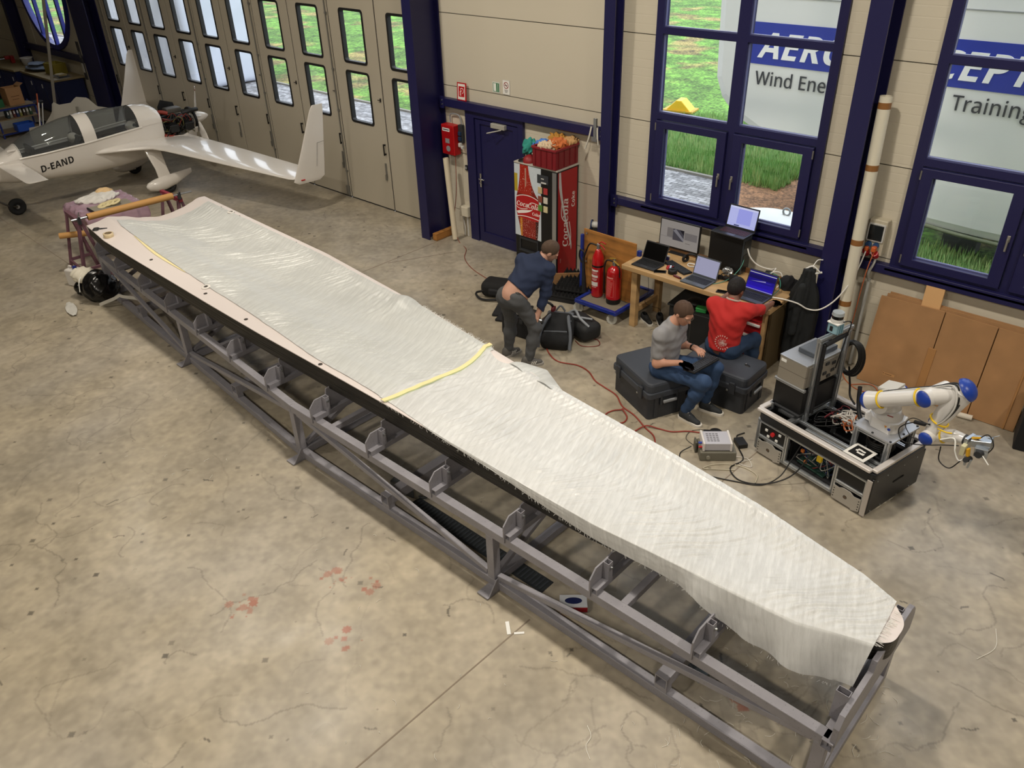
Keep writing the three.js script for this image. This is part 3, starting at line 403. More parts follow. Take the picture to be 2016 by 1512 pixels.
{ // fire hose sign: red board leaning on the rail
  const t = thing('fire_sign', 'red fire hose sign leaning on the blue rail', 'sign', [-9.1, 2.2, 0.05], 0);
  obj('board', RB(0.2, 0.26, 0.008, 0.003, 0, 0.13, 0, -0.06), red, t);
  print('print', 0.19, 0.25, 190, 250, (c) => { c.fillStyle = '#b8161c'; c.fillRect(0, 0, 190, 250); c.fillStyle = '#e9e3dc'; c.fillRect(18, 12, 154, 226); c.fillStyle = '#b8161c'; c.fillRect(34, 48, 122, 150); c.strokeStyle = '#f2eee8'; c.lineWidth = 9; c.beginPath(); c.arc(100, 112, 38, -2.4, 1.2); c.stroke(); c.lineWidth = 7; c.beginPath(); c.moveTo(82, 80); c.lineTo(82, 176); c.lineTo(64, 176); c.lineTo(64, 120); c.lineTo(100, 112); c.stroke(); }, t, [0, 0.13, 0.006, -0.06]);
  const s = thing('exit_sign', 'small green and white exit sign on the beige wall', 'sign', [-8.42, 2.47, 0.004]);
  obj('plate', RB(0.15, 0.15, 0.006, 0.002, 0, 0, 0), lightGrey, s);
  print('print', 0.14, 0.14, 128, 128, (c) => { c.fillStyle = '#e4e6dc'; c.fillRect(0, 0, 128, 128); c.fillStyle = '#0e6b3a'; c.fillRect(8, 8, 112, 112); c.fillStyle = '#e9ece4'; c.fillRect(16, 14, 52, 100); c.fillRect(92, 14, 8, 100); }, s, [0, 0, 0.005]);
  const n = thing('no_smoking_sign', 'white sign with red prohibition ring on the beige wall', 'sign', [-8.22, 2.49, 0.004]);
  obj('plate', RB(0.14, 0.2, 0.006, 0.002, 0, 0, 0), lightGrey, n);
  print('print', 0.13, 0.19, 130, 190, (c) => { c.fillStyle = '#ebe9e3'; c.fillRect(0, 0, 130, 190); c.fillStyle = '#222'; c.fillRect(36, 62, 56, 9); c.strokeStyle = '#8e2326'; c.lineWidth = 9; c.beginPath(); c.arc(65, 66, 42, 0, 7); c.stroke(); c.beginPath(); c.moveTo(36, 38); c.lineTo(94, 96); c.stroke(); c.fillStyle = '#333'; for (let k = 0; k < 3; k++) c.fillRect(30 + k * 6, 128 + k * 16, 70 - k * 12, 6); }, n, [0, 0, 0.005]);
  const b = thing('fire_hose_box', 'red fire alarm box with white label beside the blue column', 'box', [-9.36, 1.36, 0.03]);
  obj('case', RB(0.28, 0.46, 0.14, 0.012, 0, 0.23, 0.06), red, b); obj('flap', RB(0.24, 0.4, 0.01, 0.004, 0, 0.23, 0.133), mat('#a30f14', 0.35), b);
  print('print', 0.16, 0.05, 160, 50, (c) => { c.fillStyle = '#eee'; c.fillRect(0, 0, 160, 50); c.fillStyle = '#555'; c.fillRect(14, 16, 132, 18); }, b, [-0.02, 0.39, 0.14]);
  obj('label', [B(0.09, 0.07, 0.003, 0, 0.22, 0.14), C(0.045, 0.045, 0.004, 20, 0.01, 0.1, 0.14, PI / 2)], grey, b);
  const so = thing('socket_strip', 'dark socket strip with plugs on the wall beside the red box', 'socket', [-9.17, 1.55, 0.02]);
  obj('housing', RB(0.09, 0.28, 0.06, 0.01, 0, 0.14, 0.02), darkGrey, so); obj('socket', [RB(0.06, 0.06, 0.03, 0.008, 0, 0.07, 0.06), RB(0.06, 0.06, 0.03, 0.008, 0, 0.15, 0.06)], mat('#17314f', 0.5), so); obj('plug', [RB(0.05, 0.06, 0.05, 0.01, 0.01, -0.02, 0.07), RB(0.04, 0.05, 0.05, 0.01, 0.06, -0.05, 0.07)], lightGrey, so);
  one('conduit', 'grey cable conduit loop above the red box', 'pipe', [tube([[-9.4, 1.84, 0.04], [-9.4, 1.95, 0.04], [-9.2, 1.96, 0.04], [-9.15, 1.84, 0.04]], 0.012)], grey);
  const j = thing('junction_box', 'beige junction box low on the wall left of the service door', 'box', [-9.17, 0.36, 0.0]);
  obj('case', RB(0.18, 0.17, 0.09, 0.012, 0, 0.085, 0.045), mat('#c9c2af', 0.5), j); obj('lid', RB(0.16, 0.15, 0.012, 0.004, 0, 0.085, 0.094), mat('#d2cbb8', 0.5), j); obj('pipe', [rod([0.03, 0, 0.04], [0.03, -0.34, 0.04], 0.012), tube([[-0.06, 0, 0.04], [-0.06, -0.1, 0.04], [-0.02, -0.2, 0.06], [-0.03, -0.33, 0.06]], 0.01)], lightGrey, j);
  const sw = thing('wall_switch', 'small dark switch on the wall left of the service door', 'switch', [-9.12, 1.12, 0.0]); obj('plate', RB(0.06, 0.08, 0.03, 0.006, 0, 0.04, 0.012), blackMat, sw); obj('rocker', RB(0.03, 0.04, 0.01, 0.003, 0, 0.04, 0.03), grey, sw);
  const ct = thing('cardboard_tube', 'tall beige cardboard tube leaning on the first blue column', 'tube', [-9.22, 0.02, 0.27]);
  obj('tube_wall', [along(lathe([[0.04, -0.66], [0.046, -0.66], [0.046, 0.66], [0.04, 0.66], [0.04, -0.66]], 20), [0, 0, 0], [-0.12, 1.31, -0.02])], paleCard, ct);
  const wb = thing('wooden_block', 'short wooden beam lying at the foot of the blue column', 'wood', [-9.46, 0, 0.3]); obj('block', RB(0.09, 0.12, 0.42, 0.006, 0, 0.06, 0), plyMat, wb);
  const hk = thing('wall_clamp', 'bent metal clamp hanging on the rail beside the drinks machine', 'clamp', [-6.52, 2.06, 0.1]);
  obj('bracket', [RB(0.05, 0.3, 0.03, 0.005, 0, 0.12, 0.02), B(0.09, 0.06, 0.05, 0, 0, 0.02)], steel, hk); obj('strap', [tube([[-0.05, 0.16, 0.04], [-0.07, 0.02, 0.06], [-0.13, -0.14, 0.06]], 0.012), tube([[0.05, 0.16, 0.04], [0.07, 0.04, 0.06], [0.08, -0.06, 0.05]], 0.012)], mat('#d8d4c8', 0.5), hk);
}
{ // drinks machine
  const t = thing('drinks_machine', 'red and black drinks vending machine with bottle picture', 'vending machine', [-7.25, 0, 0]);
  const w = 0.79, h = 1.64, z0 = 0.03, z1 = 0.5;
  obj('cabinet', [RB(w, h - 0.06, z1 - z0, 0.008, 0, h / 2 + 0.03, (z0 + z1) / 2)], black, t); obj('feet', [-0.33, 0.33].flatMap((x) => [0.08, 0.42].map((z) => C(0.025, 0.025, 0.06, 8, x, 0.03, z))), darkGrey, t);
  obj('top_panel', RB(w + 0.01, 0.02, z1 - z0 + 0.01, 0.004, 0, h + 0.005, (z0 + z1) / 2), mat('#b9b3a8', 0.6), t);
  obj('trim_strip', [B(0.07, h - 0.1, 0.012, 0.35, h / 2 + 0.03, z1 + 0.004)], alu, t);
  const script = (c, x, y, s, fill) => { c.save(); c.translate(x, y); c.scale(s, s); c.fillStyle = fill; c.strokeStyle = fill; c.font = 'italic bold 92px serif'; c.fillText('Coca', 0, 0); c.fillText('Cola', 212, 0); c.lineWidth = 9; c.beginPath(); c.moveTo(6, 12); c.bezierCurveTo(40, 60, 150, 30, 214, 16); c.stroke(); c.beginPath(); c.moveTo(206, -34); c.lineTo(216, -34); c.stroke(); c.beginPath(); c.moveTo(254, -66); c.bezierCurveTo(300, -100, 380, -84, 410, -70); c.stroke(); c.restore(); };
  print('bottle_print', 0.5, 1.06, 500, 1060, (c) => {
    c.fillStyle = '#cdd6de'; c.fillRect(0, 0, 500, 1060); let q = 7; const R = () => (q = (q * 16807) % 2147483647) / 2147483647;
    c.fillStyle = '#b8a12e'; c.fillRect(0, 140, 60, 260);
    c.beginPath(); c.moveTo(110, 0); c.lineTo(262, 0); c.bezierCurveTo(290, 180, 330, 330, 440, 440); c.bezierCurveTo(500, 600, 500, 640, 455, 760); c.lineTo(430, 1060); c.lineTo(110, 1060); c.bezierCurveTo(90, 900, 60, 800, 30, 700); c.bezierCurveTo(20, 600, 20, 500, 50, 420); c.bezierCurveTo(90, 300, 110, 150, 110, 0); c.closePath(); c.fillStyle = '#7b1a12'; c.fill(); c.save(); c.clip();
    c.fillStyle = '#a8281a'; c.fillRect(60, 0, 260, 420); c.fillStyle = '#8e2117'; c.fillRect(80, 760, 330, 300); c.fillStyle = '#d08a2a'; c.fillRect(100, 760, 40, 300); c.fillStyle = '#b98f7d'; c.fillRect(200, 40, 26, 260); c.fillStyle = '#3d0f0c'; c.fillRect(395, 760, 60, 300);
    for (let k = 0; k < 900; k++) { c.fillStyle = ['#e0b9a8', '#c86a55', '#5a120d', '#f0ded6'][k % 4]; const r = 1 + 3.5 * R(); c.beginPath(); c.arc(R() * 500, R() < 0.4 ? R() * 420 : 760 + R() * 300, r, 0, 7); c.fill(); }
    c.fillStyle = '#b3181d'; c.beginPath(); c.moveTo(0, 500); c.bezierCurveTo(140, 400, 380, 410, 500, 500); c.lineTo(500, 770); c.bezierCurveTo(360, 800, 140, 790, 0, 760); c.fill(); c.strokeStyle = '#efe9e4'; c.lineWidth = 12; c.beginPath(); c.moveTo(0, 500); c.bezierCurveTo(140, 400, 380, 410, 500, 500); c.stroke(); c.beginPath(); c.moveTo(40, 770); c.bezierCurveTo(160, 730, 360, 740, 500, 760); c.stroke();
    c.restore(); script(c, 24, 606, 1.03, '#f4efe9'); c.fillStyle = '#f4efe9'; c.beginPath(); c.moveTo(30, 700); c.bezierCurveTo(150, 640, 260, 660, 350, 610); c.bezierCurveTo(280, 690, 160, 700, 60, 730); c.fill(); c.font = 'bold 62px serif'; c.fillText('Coke', 330, 700);
    c.fillStyle = '#f0f3f6'; for (let k = 0; k < 120; k++) { c.beginPath(); c.arc(300 + R() * 200, R() * 360, 1 + 3 * R(), 0, 7); c.fill(); }
  }, t, [-0.145, 1.1, z1 + 0.004], 0.3);
  print('side_print', 0.42, 1.56, 420, 1560, (c) => { c.fillStyle = '#a3191d'; c.fillRect(0, 0, 420, 1560); c.fillStyle = '#c9c5c2'; c.beginPath(); c.moveTo(60, 0); c.bezierCurveTo(90, 420, 150, 560, 250, 900); c.bezierCurveTo(300, 1050, 330, 1100, 300, 1200); c.bezierCurveTo(280, 1050, 120, 700, 20, 200); c.lineTo(20, 0); c.fill(); c.save(); c.translate(225, 1130); c.rotate(-PI / 2); script(c, 0, 0, 1.75, '#e0d9d4'); c.restore(); c.save(); c.translate(370, 560); c.rotate(-PI / 2); c.fillStyle = '#e0d9d4'; c.font = 'bold 96px sans-serif'; c.fillText('Coke', 0, 0); c.restore(); c.save(); c.translate(70, 1330); c.rotate(-PI / 2); c.font = '30px sans-serif'; c.fillText('Trink', 0, 0); c.restore(); }, t, [w / 2 + 0.004, 0.84, (z0 + z1) / 2 + 0.01, 0, PI / 2, 0], 0.35);
  obj('selection_panel', B(0.2, 0.12, 0.01, 0.14, 1.49, z1 + 0.004), mat('#3a3d42', 0.3), t);
  obj('coin_slot', [B(0.05, 0.012, 0.006, 0.14, 1.5, z1 + 0.012), B(0.09, 0.02, 0.006, 0.16, 1.445, z1 + 0.012)], lightGrey, t);
  for (const [k, c] of ['#c9b78a', '#b03a3c', '#8a4b3c', '#d7cfc2', '#5d8a3c', '#d8caa0'].entries()) obj('button', RB(0.075, 0.09, 0.012, 0.004, 0.09 + (k % 2) * 0.1, 1.33 - Math.floor(k / 2) * 0.13, z1 + 0.006), mat(c, 0.35), t);
  obj('delivery_slot', [ext(rect(0.36, 0.2), 0.02, 0, [rect(0.32, 0.15)], -0.13, 0.45, z1 + 0.004), B(0.34, 0.012, 0.05, -0.13, 0.36, z1 + 0.02)], darkGrey, t);
  obj('lock', RB(0.03, 0.16, 0.02, 0.004, 0.26, 0.5, z1 + 0.01), steel, t);
  const cr = thing('plastic_crate', 'dark red plastic crate on top of the drinks machine', 'crate', [-7.08, 1.656, 0.27]);
  obj('wall', ext(rrect(0.42, 0.5, 0.02), 0.26, 0, [rrect(0.39, 0.47, 0.015)], 0, 0.135, 0, PI / 2), mat('#7d1a22', 0.4), cr); obj('base', RB(0.4, 0.01, 0.48, 0.004, 0, 0.006, 0), mat('#7d1a22', 0.4), cr);
  obj('rim', ext(rrect(0.45, 0.53, 0.025), 0.02, 0.003, [rrect(0.39, 0.47, 0.015)], 0, 0.265, 0, PI / 2), mat('#8a2029', 0.4), cr);
  obj('rib', [...[-0.15, -0.05, 0.05, 0.15].map((x) => B(0.012, 0.22, 0.012, x, 0.13, 0.252)), ...[-0.18, -0.06, 0.06, 0.18].map((z) => B(0.012, 0.22, 0.012, 0.212, 0.13, z))], mat('#6f151d', 0.4), cr);
  const heap = (name, label, c, r, color, sq, sd) => { const g = isosurf((x, y, z) => { const p = [x, y, z]; return ell(p, [0, 0, 0], [r[0], r[1], r[2]]) + 0.022 * Math.sin(x * 60 + 9 * vnoise(y * 20 + sd, z * 20)) * Math.sin(z * 50 + sd) + 0.03 * (vnoise(x * 24 + sd, z * 24 + y * 20) - 0.5); }, [-r[0] - 0.04, -r[1] - 0.03, -r[2] - 0.04], [r[0] + 0.04, r[1] + 0.04, r[2] + 0.04], 0.011); g.rotateZ(sq); g.translate(...c); return one(name, label, 'cloth', g, mat(color, 0.85), 'rags in and beside the red crate'); };
  heap('rag', 'crumpled cream cotton rag on the red crate', [-7.12, 1.93, 0.4], [0.13, 0.06, 0.1], '#d8c3a4', 0.1, 1); heap('rag', 'orange rag heaped in the middle of the red crate', [-7.03, 1.95, 0.28], [0.12, 0.06, 0.13], '#c8703a', -0.1, 2); heap('rag', 'beige rag in the back corner of the red crate', [-6.97, 1.95, 0.12], [0.11, 0.06, 0.1], '#c49a66', 0.2, 3); heap('rag', 'bright blue rag hanging over the crate side', [-7.32, 1.9, 0.3], [0.12, 0.05, 0.09], '#4a7fd0', 0.35, 4); heap('rag', 'teal green rag hanging beside the crate', [-7.5, 1.84, 0.33], [0.09, 0.11, 0.09], '#2f8f82', -0.3, 5); heap('rag', 'ochre rag at the back of the crate', [-7.2, 1.97, 0.08], [0.12, 0.04, 0.08], '#b98537', 0.05, 6);
  const cap_ = thing('spray_hood', 'small red and black cap under the teal rag', 'cap', [-7.44, 1.656, 0.4]); obj('shell', place(new THREE.SphereGeometry(0.1, 16, 10, 0, 2 * PI, 0, PI / 2)), mat('#8c1d22', 0.5), cap_); obj('peak', C(0.075, 0.085, 0.02, 16, -0.09, 0.01, 0.02), black, cap_);
  const rl = thing('cable_reel', 'small blue and white cable reel behind the plywood board', 'reel', [-6.45, 0.78, 0.13], 0.4); obj('rim', [C(0.07, 0.07, 0.015, 20, -0.06, 0.1, 0, 0, 0, PI / 2), C(0.07, 0.07, 0.015, 20, 0.06, 0.1, 0, 0, 0, PI / 2)], mat('#24365f', 0.5), rl); obj('hub', C(0.045, 0.045, 0.11, 16, 0, 0.1, 0, 0, 0, PI / 2), lightGrey, rl); obj('stand', [B(0.2, 0.03, 0.1, 0, 0.015, 0), B(0.03, 0.1, 0.03, 0, 0.05, 0)], darkGrey, rl);
  const pst = thing('support_post', 'short grey post behind the plywood board', 'post', [-6.45, 0, 0.13]); obj('shaft', RB(0.1, 0.78, 0.08, 0.01, 0, 0.39, 0), mat('#3a3c44', 0.6), pst);
}
{ // extinguisher trolley
  const t = thing('extinguisher_trolley', 'blue tube trolley with plywood back board', 'trolley', [-5.73, 0, 0.62]);
  const bl = mat('#1a2f86', 0.4), H = 0.18;
  obj('frame_tube', [beam([-0.34, H, 0.43], [0.34, H, 0.43], 0.05, 0.05), beam([-0.34, H, -0.43], [0.34, H, -0.43], 0.05, 0.05), beam([0.32, H, 0.43], [0.32, H, -0.43], 0.05, 0.05), beam([-0.32, H, 0.43], [-0.32, H, -0.43], 0.05, 0.05)], bl, t);
  obj('platform', B(0.64, 0.012, 0.84, 0, H, 0), mat('#7d7566', 0.7), t);
  obj('post', [beam([-0.5, H, 0.1], [-0.5, 0.98, 0.1], 0.04, 0.04), beam([0.38, 0.2, 0.04], [0.38, 0.95, 0.04], 0.05, 0.05), beam([-0.5, H, 0.1], [-0.3, H, 0.1], 0.04, 0.04), beam([0.38, H, 0.04], [0.3, H, 0.04], 0.04, 0.04)], bl, t);
  obj('back_board', RB(0.86, 0.85, 0.018, 0.003, -0.07, 0.625, 0.07, 0, -0.03), plyMat, t);
  obj('screw', [[-0.44, 1.0], [0.33, 1.0], [-0.44, 0.6], [0.33, 0.62]].map(([x, y]) => C(0.012, 0.012, 0.01, 8, x, y, 0.085, PI / 2)), steel, t);
  for (const [x, z] of [[0.28, 0.4], [-0.28, 0.4], [0.28, -0.4], [-0.28, -0.4]]) { const c = obj('caster', [C(0.07, 0.07, 0.03, 20, x - 0.03, 0.07, z, PI / 2, 0.3, 0)], mat('#b9b9b2', 0.5), t); obj('fork', [B(0.06, 0.09, 0.008, x - 0.02, 0.105, z + 0.026), B(0.06, 0.09, 0.008, x - 0.02, 0.105, z - 0.026), C(0.03, 0.03, 0.02, 12, x, 0.15, z)], steel, c); if (x > 0 && z > 0) obj('brake_pedal', RB(0.11, 0.012, 0.05, 0.004, x - 0.1, 0.15, z), lightGrey, c); }
  const e = thing('fire_extinguisher', 'slim red fire extinguisher with black horn on the trolley', 'fire extinguisher', [-5.92, 0.188, 0.77]);
  obj('cylinder', lathe([[0, 0], [0.075, 0], [0.08, 0.02], [0.08, 0.52], [0.072, 0.58], [0.04, 0.65], [0.028, 0.68], [0, 0.68]], 24), mat('#b3141a', 0.25, 0, { clearcoat: 0.5 }), e);
  obj('valve', [C(0.024, 0.028, 0.05, 12, 0, 0.7, 0), RB(0.05, 0.03, 0.03, 0.006, 0, 0.735, 0)], steel, e); obj('lever', [tube([[0, 0.75, 0], [0.06, 0.79, 0.01], [0.13, 0.78, 0.02]], 0.008), tube([[0, 0.735, 0], [0.06, 0.735, 0.01], [0.12, 0.7, 0.02]], 0.008)], red, e); obj('band', C(0.0815, 0.0815, 0.025, 24, 0, 0.45, 0), black, e);
  obj('hose', tube([[-0.02, 0.72, 0], [-0.13, 0.72, 0.01], [-0.2, 0.6, 0.0], [-0.22, 0.5, 0.02], [-0.25, 0.42, 0.02], [-0.3, 0.5, 0.02], [-0.28, 0.6, 0.02], [-0.23, 0.58, 0.02], [-0.22, 0.4, 0.02]], 0.011, 60), black, e); obj('horn', along(lathe([[0.015, 0.25], [0.02, 0.1], [0.035, -0.2], [0.04, -0.25]], 14), [-0.19, 0.02, 0.04], [-0.225, 0.5, 0.03]), mat('#1d1f22', 0.5), e);
  const lab = (h, rows) => (c, w) => { c.fillStyle = '#ad1419'; c.fillRect(0, 0, w, h); c.fillStyle = '#e3dfd8'; for (const [y, q, a] of rows) c.fillRect(w * a, y, w * (1 - 2 * a), q); };
  const wrap = (r, h, y, m) => { const g = new THREE.CylinderGeometry(r, r, h, 16, 1, true, -0.75, 1.5); g.userData.keepUV = true; g.translate(0, y, 0); return [g, m]; };
  let [g1, m1] = wrap(0.0812, 0.3, 0.27, mat('#ffffff', 0.35, 0, { map: canvasTex(128, 300, lab(300, [[14, 26, 0.05], [52, 5, 0.15], [70, 4, 0.1], [92, 34, 0.05], [140, 5, 0.15], [152, 5, 0.12], [164, 5, 0.2], [190, 60, 0.05], [262, 6, 0.2]])) })); obj('label', g1, m1, e);
  const f = thing('fire_extinguisher', 'stout red fire extinguisher with black foot ring on the trolley', 'fire extinguisher', [-5.63, 0.188, 0.8]);
  obj('cylinder', lathe([[0, 0.06], [0.098, 0.06], [0.1, 0.08], [0.1, 0.43], [0.085, 0.48], [0.045, 0.51], [0.03, 0.53], [0, 0.53]], 24), mat('#b3141a', 0.25, 0, { clearcoat: 0.5 }), f); obj('foot_ring', C(0.1, 0.092, 0.07, 24, 0, 0.035, 0), black, f);
  obj('valve', [C(0.028, 0.03, 0.06, 12, 0, 0.55, 0), C(0.02, 0.02, 0.05, 10, 0, 0.6, 0)], steel, f); obj('lever', [RB(0.1, 0.012, 0.024, 0.004, -0.03, 0.62, 0, 0, 0, 0.2), RB(0.1, 0.012, 0.024, 0.004, 0.04, 0.58, 0.02, 0, 0, -0.5)], mat('#9a7a2c', 0.4), f); obj('hose', tube([[-0.02, 0.58, 0], [-0.11, 0.58, 0.02], [-0.135, 0.5, 0.03], [-0.12, 0.3, 0.05], [-0.115, 0.12, 0.05]], 0.011, 40), black, f); obj('hose', tube([[0.03, 0.56, 0], [0.09, 0.52, 0.02], [0.11, 0.4, 0.03]], 0.01, 20), black, f);
  let [g2, m2] = wrap(0.1012, 0.32, 0.25, mat('#ffffff', 0.35, 0, { map: canvasTex(160, 320, (c) => { c.fillStyle = '#b3151a'; c.fillRect(0, 0, 160, 320); c.strokeStyle = c.fillStyle = '#d98f86'; c.fillRect(24, 14, 110, 20); c.lineWidth = 3; c.strokeRect(16, 52, 128, 240); for (let k = 0; k < 13; k++) c.fillRect(26, 66 + k * 17, 70 + (k * 37) % 40, 5); }) })); obj('label', g2, m2, f);
}
{ // acoustic foam with cones, black panels and bags on the floor
  const foam = mat('#101012', 0.95);
  const foamSheet = (label, pos, turn, nx, nz, tilt) => { const t = thing('foam_mat', label, 'foam', pos, turn); obj('backing', RB(nx * 0.055, 0.025, nz * 0.055, 0.005, 0, 0, 0, tilt), foam, t); const gs = []; for (let i = 0; i < nx; i++) for (let j = 0; j < nz; j++) gs.push(place(new THREE.ConeGeometry(0.028, 0.075, 4, 1, false), (i - (nx - 1) / 2) * 0.055, 0.048, (j - (nz - 1) / 2) * 0.055)); const c = mg(gs); c.rotateX(tilt); const o = obj('foam_cones', c, foam, t); o.userData.kind = 'stuff'; return t; };
  foamSheet('black pyramid foam sheet lying beside the trolley', [-6.35, 0.2, 0.62], 0.35, 10, 9, 0.16); foamSheet('black pyramid foam sheet under the other foam sheet', [-6.42, 0.09, 0.68], 0.3, 11, 10, 0.05);
  const cb = thing('cardboard_strip', 'thin brown cardboard strip between the foam sheets', 'cardboard', [-6.62, 0, 0.7], 0.75); obj('sheet', RB(0.62, 0.2, 0.012, 0.003, 0, 0.2, 0, 0.15), cardMat, cb);
  const bp = thing('flat_box', 'flat black box under the foam sheets', 'box', [-6.45, 0, 0.68], 0.3); obj('body', RB(0.62, 0.06, 0.56, 0.01, 0, 0.03, 0), blackMat, bp);
  for (const [x, z, r, l] of [[-6.72, 1.6, 0.5, 'black floor panel behind the standing man, left of his legs'], [-6.55, 1.7, 0.35, 'black floor panel in front of the other, left of his legs']]) { const t = thing('floor_board', l, 'panel', [x, 0, z], r); obj('sheet', RB(0.5, 0.03, 0.36, 0.006, 0, 0.02, 0), blackMat, t); }
  const brown = thing('leather_case', 'dark brown case lying under the grey backpack', 'case', [-5.92, 0, 1.55], 0.2); obj('body', RB(0.5, 0.12, 0.34, 0.03, 0, 0.06, 0), mat('#2a1c1a', 0.6), brown); obj('strap', RB(0.05, 0.13, 0.36, 0.01, 0.1, 0.062, 0), black, brown);
  const bagSurf = (r, n, sd) => isosurf((x, y, z) => { const q = [Math.abs(x) - r[0] + n, Math.abs(y) - r[1] + n, Math.abs(z) - r[2] + n]; return Math.hypot(Math.max(q[0], 0), Math.max(q[1], 0), Math.max(q[2], 0)) + Math.min(Math.max(...q), 0) - n + 0.02 * (vnoise(x * 9 + sd, y * 9 + z * 7) - 0.5); }, r.map((v) => -v - 0.03), r.map((v) => v + 0.03), 0.016);
  const b1 = thing('backpack', 'black and grey backpack with grey straps lying by the trolley', 'backpack', [-5.72, 0.14, 1.85], 0.5); const gB = bagSurf([0.2, 0.13, 0.26], 0.1, 3); gB.rotateX(0.35);
  obj('body', gB, mat('#0f1012', 0.85), b1); const gr = mat('#5c6066', 0.8);
  for (const s of [-1, 1]) obj('shoulder_strap', [tube([[s * 0.1, 0.16, -0.2], [s * 0.14, 0.17, 0], [s * 0.19, 0.06, 0.16], [s * 0.2, -0.1, 0.26]], 0.022, 30, 8)], gr, b1);
  obj('grab_handle', tube([[-0.06, 0.2, -0.2], [0, 0.27, -0.2], [0.06, 0.2, -0.2]], 0.012), gr, b1); obj('trim', [RB(0.3, 0.03, 0.02, 0.008, 0, 0.08, 0.15, 0.35, 0, 0.1), RB(0.34, 0.05, 0.2, 0.02, 0, 0.14, -0.14, 0.2)], gr, b1);
  const b2 = thing('sports_bag', 'black and silver bag with tangled straps behind the backpack', 'bag', [-5.6, 0.12, 1.5], -0.3); const g3 = bagSurf([0.26, 0.12, 0.16], 0.09, 8); obj('body', g3, mat('#17181a', 0.7), b2); obj('strap', [tube([[-0.2, 0.12, 0.1], [-0.1, 0.2, 0.05], [0.1, 0.18, 0.1], [0.22, 0.1, 0.05]], 0.018), tube([[-0.25, 0.05, 0.15], [-0.05, 0.17, 0.17], [0.15, 0.15, -0.05]], 0.015)], mat('#8b8f94', 0.5), b2);
  const b3 = thing('rucksack', 'plain black rucksack on the floor left of the standing man', 'backpack', [-7.2, 0.12, 1.32], 0.4); obj('body', bagSurf([0.26, 0.12, 0.17], 0.09, 13), mat('#0b0b0d', 0.85), b3); obj('shoulder_strap', [tube([[-0.2, 0.0, 0.16], [-0.33, -0.06, 0.14], [-0.22, -0.09, 0.24], [0.1, -0.08, 0.22]], 0.016)], blackMat, b3); obj('pocket', RB(0.3, 0.1, 0.06, 0.03, 0.02, 0.0, 0.17), blackMat, b3);
  const lt = thing('toolbox', 'black toolbox with silver bar in front of the standing man', 'toolbox', [-6.25, 0, 1.95], 0.15); obj('body', RB(0.42, 0.3, 0.3, 0.02, 0, 0.15, 0), blackMat, lt); obj('bar', [rod([-0.1, 0.32, 0.1], [0.4, 0.32, 0.12], 0.02, 10)], steel, lt); obj('latch', [B(0.05, 0.06, 0.01, -0.1, 0.24, 0.152), B(0.05, 0.06, 0.01, 0.1, 0.24, 0.152)], darkGrey, lt);
  const hp = thing('over_ear_headphones', 'dark red and black headphones on the bags', 'headphones', [-6.0, 0.3, 1.72], 0.3); obj('band', place(new THREE.TorusGeometry(0.085, 0.016, 8, 20, PI * 1.1), 0, 0.06, 0, 0.4), black, hp); obj('ear_cup', [C(0.045, 0.045, 0.035, 14, -0.085, 0.04, 0, 0, 0, PI / 2), C(0.045, 0.045, 0.035, 14, 0.085, 0.04, 0, 0, 0, PI / 2)], mat('#6d2026', 0.5), hp);
}
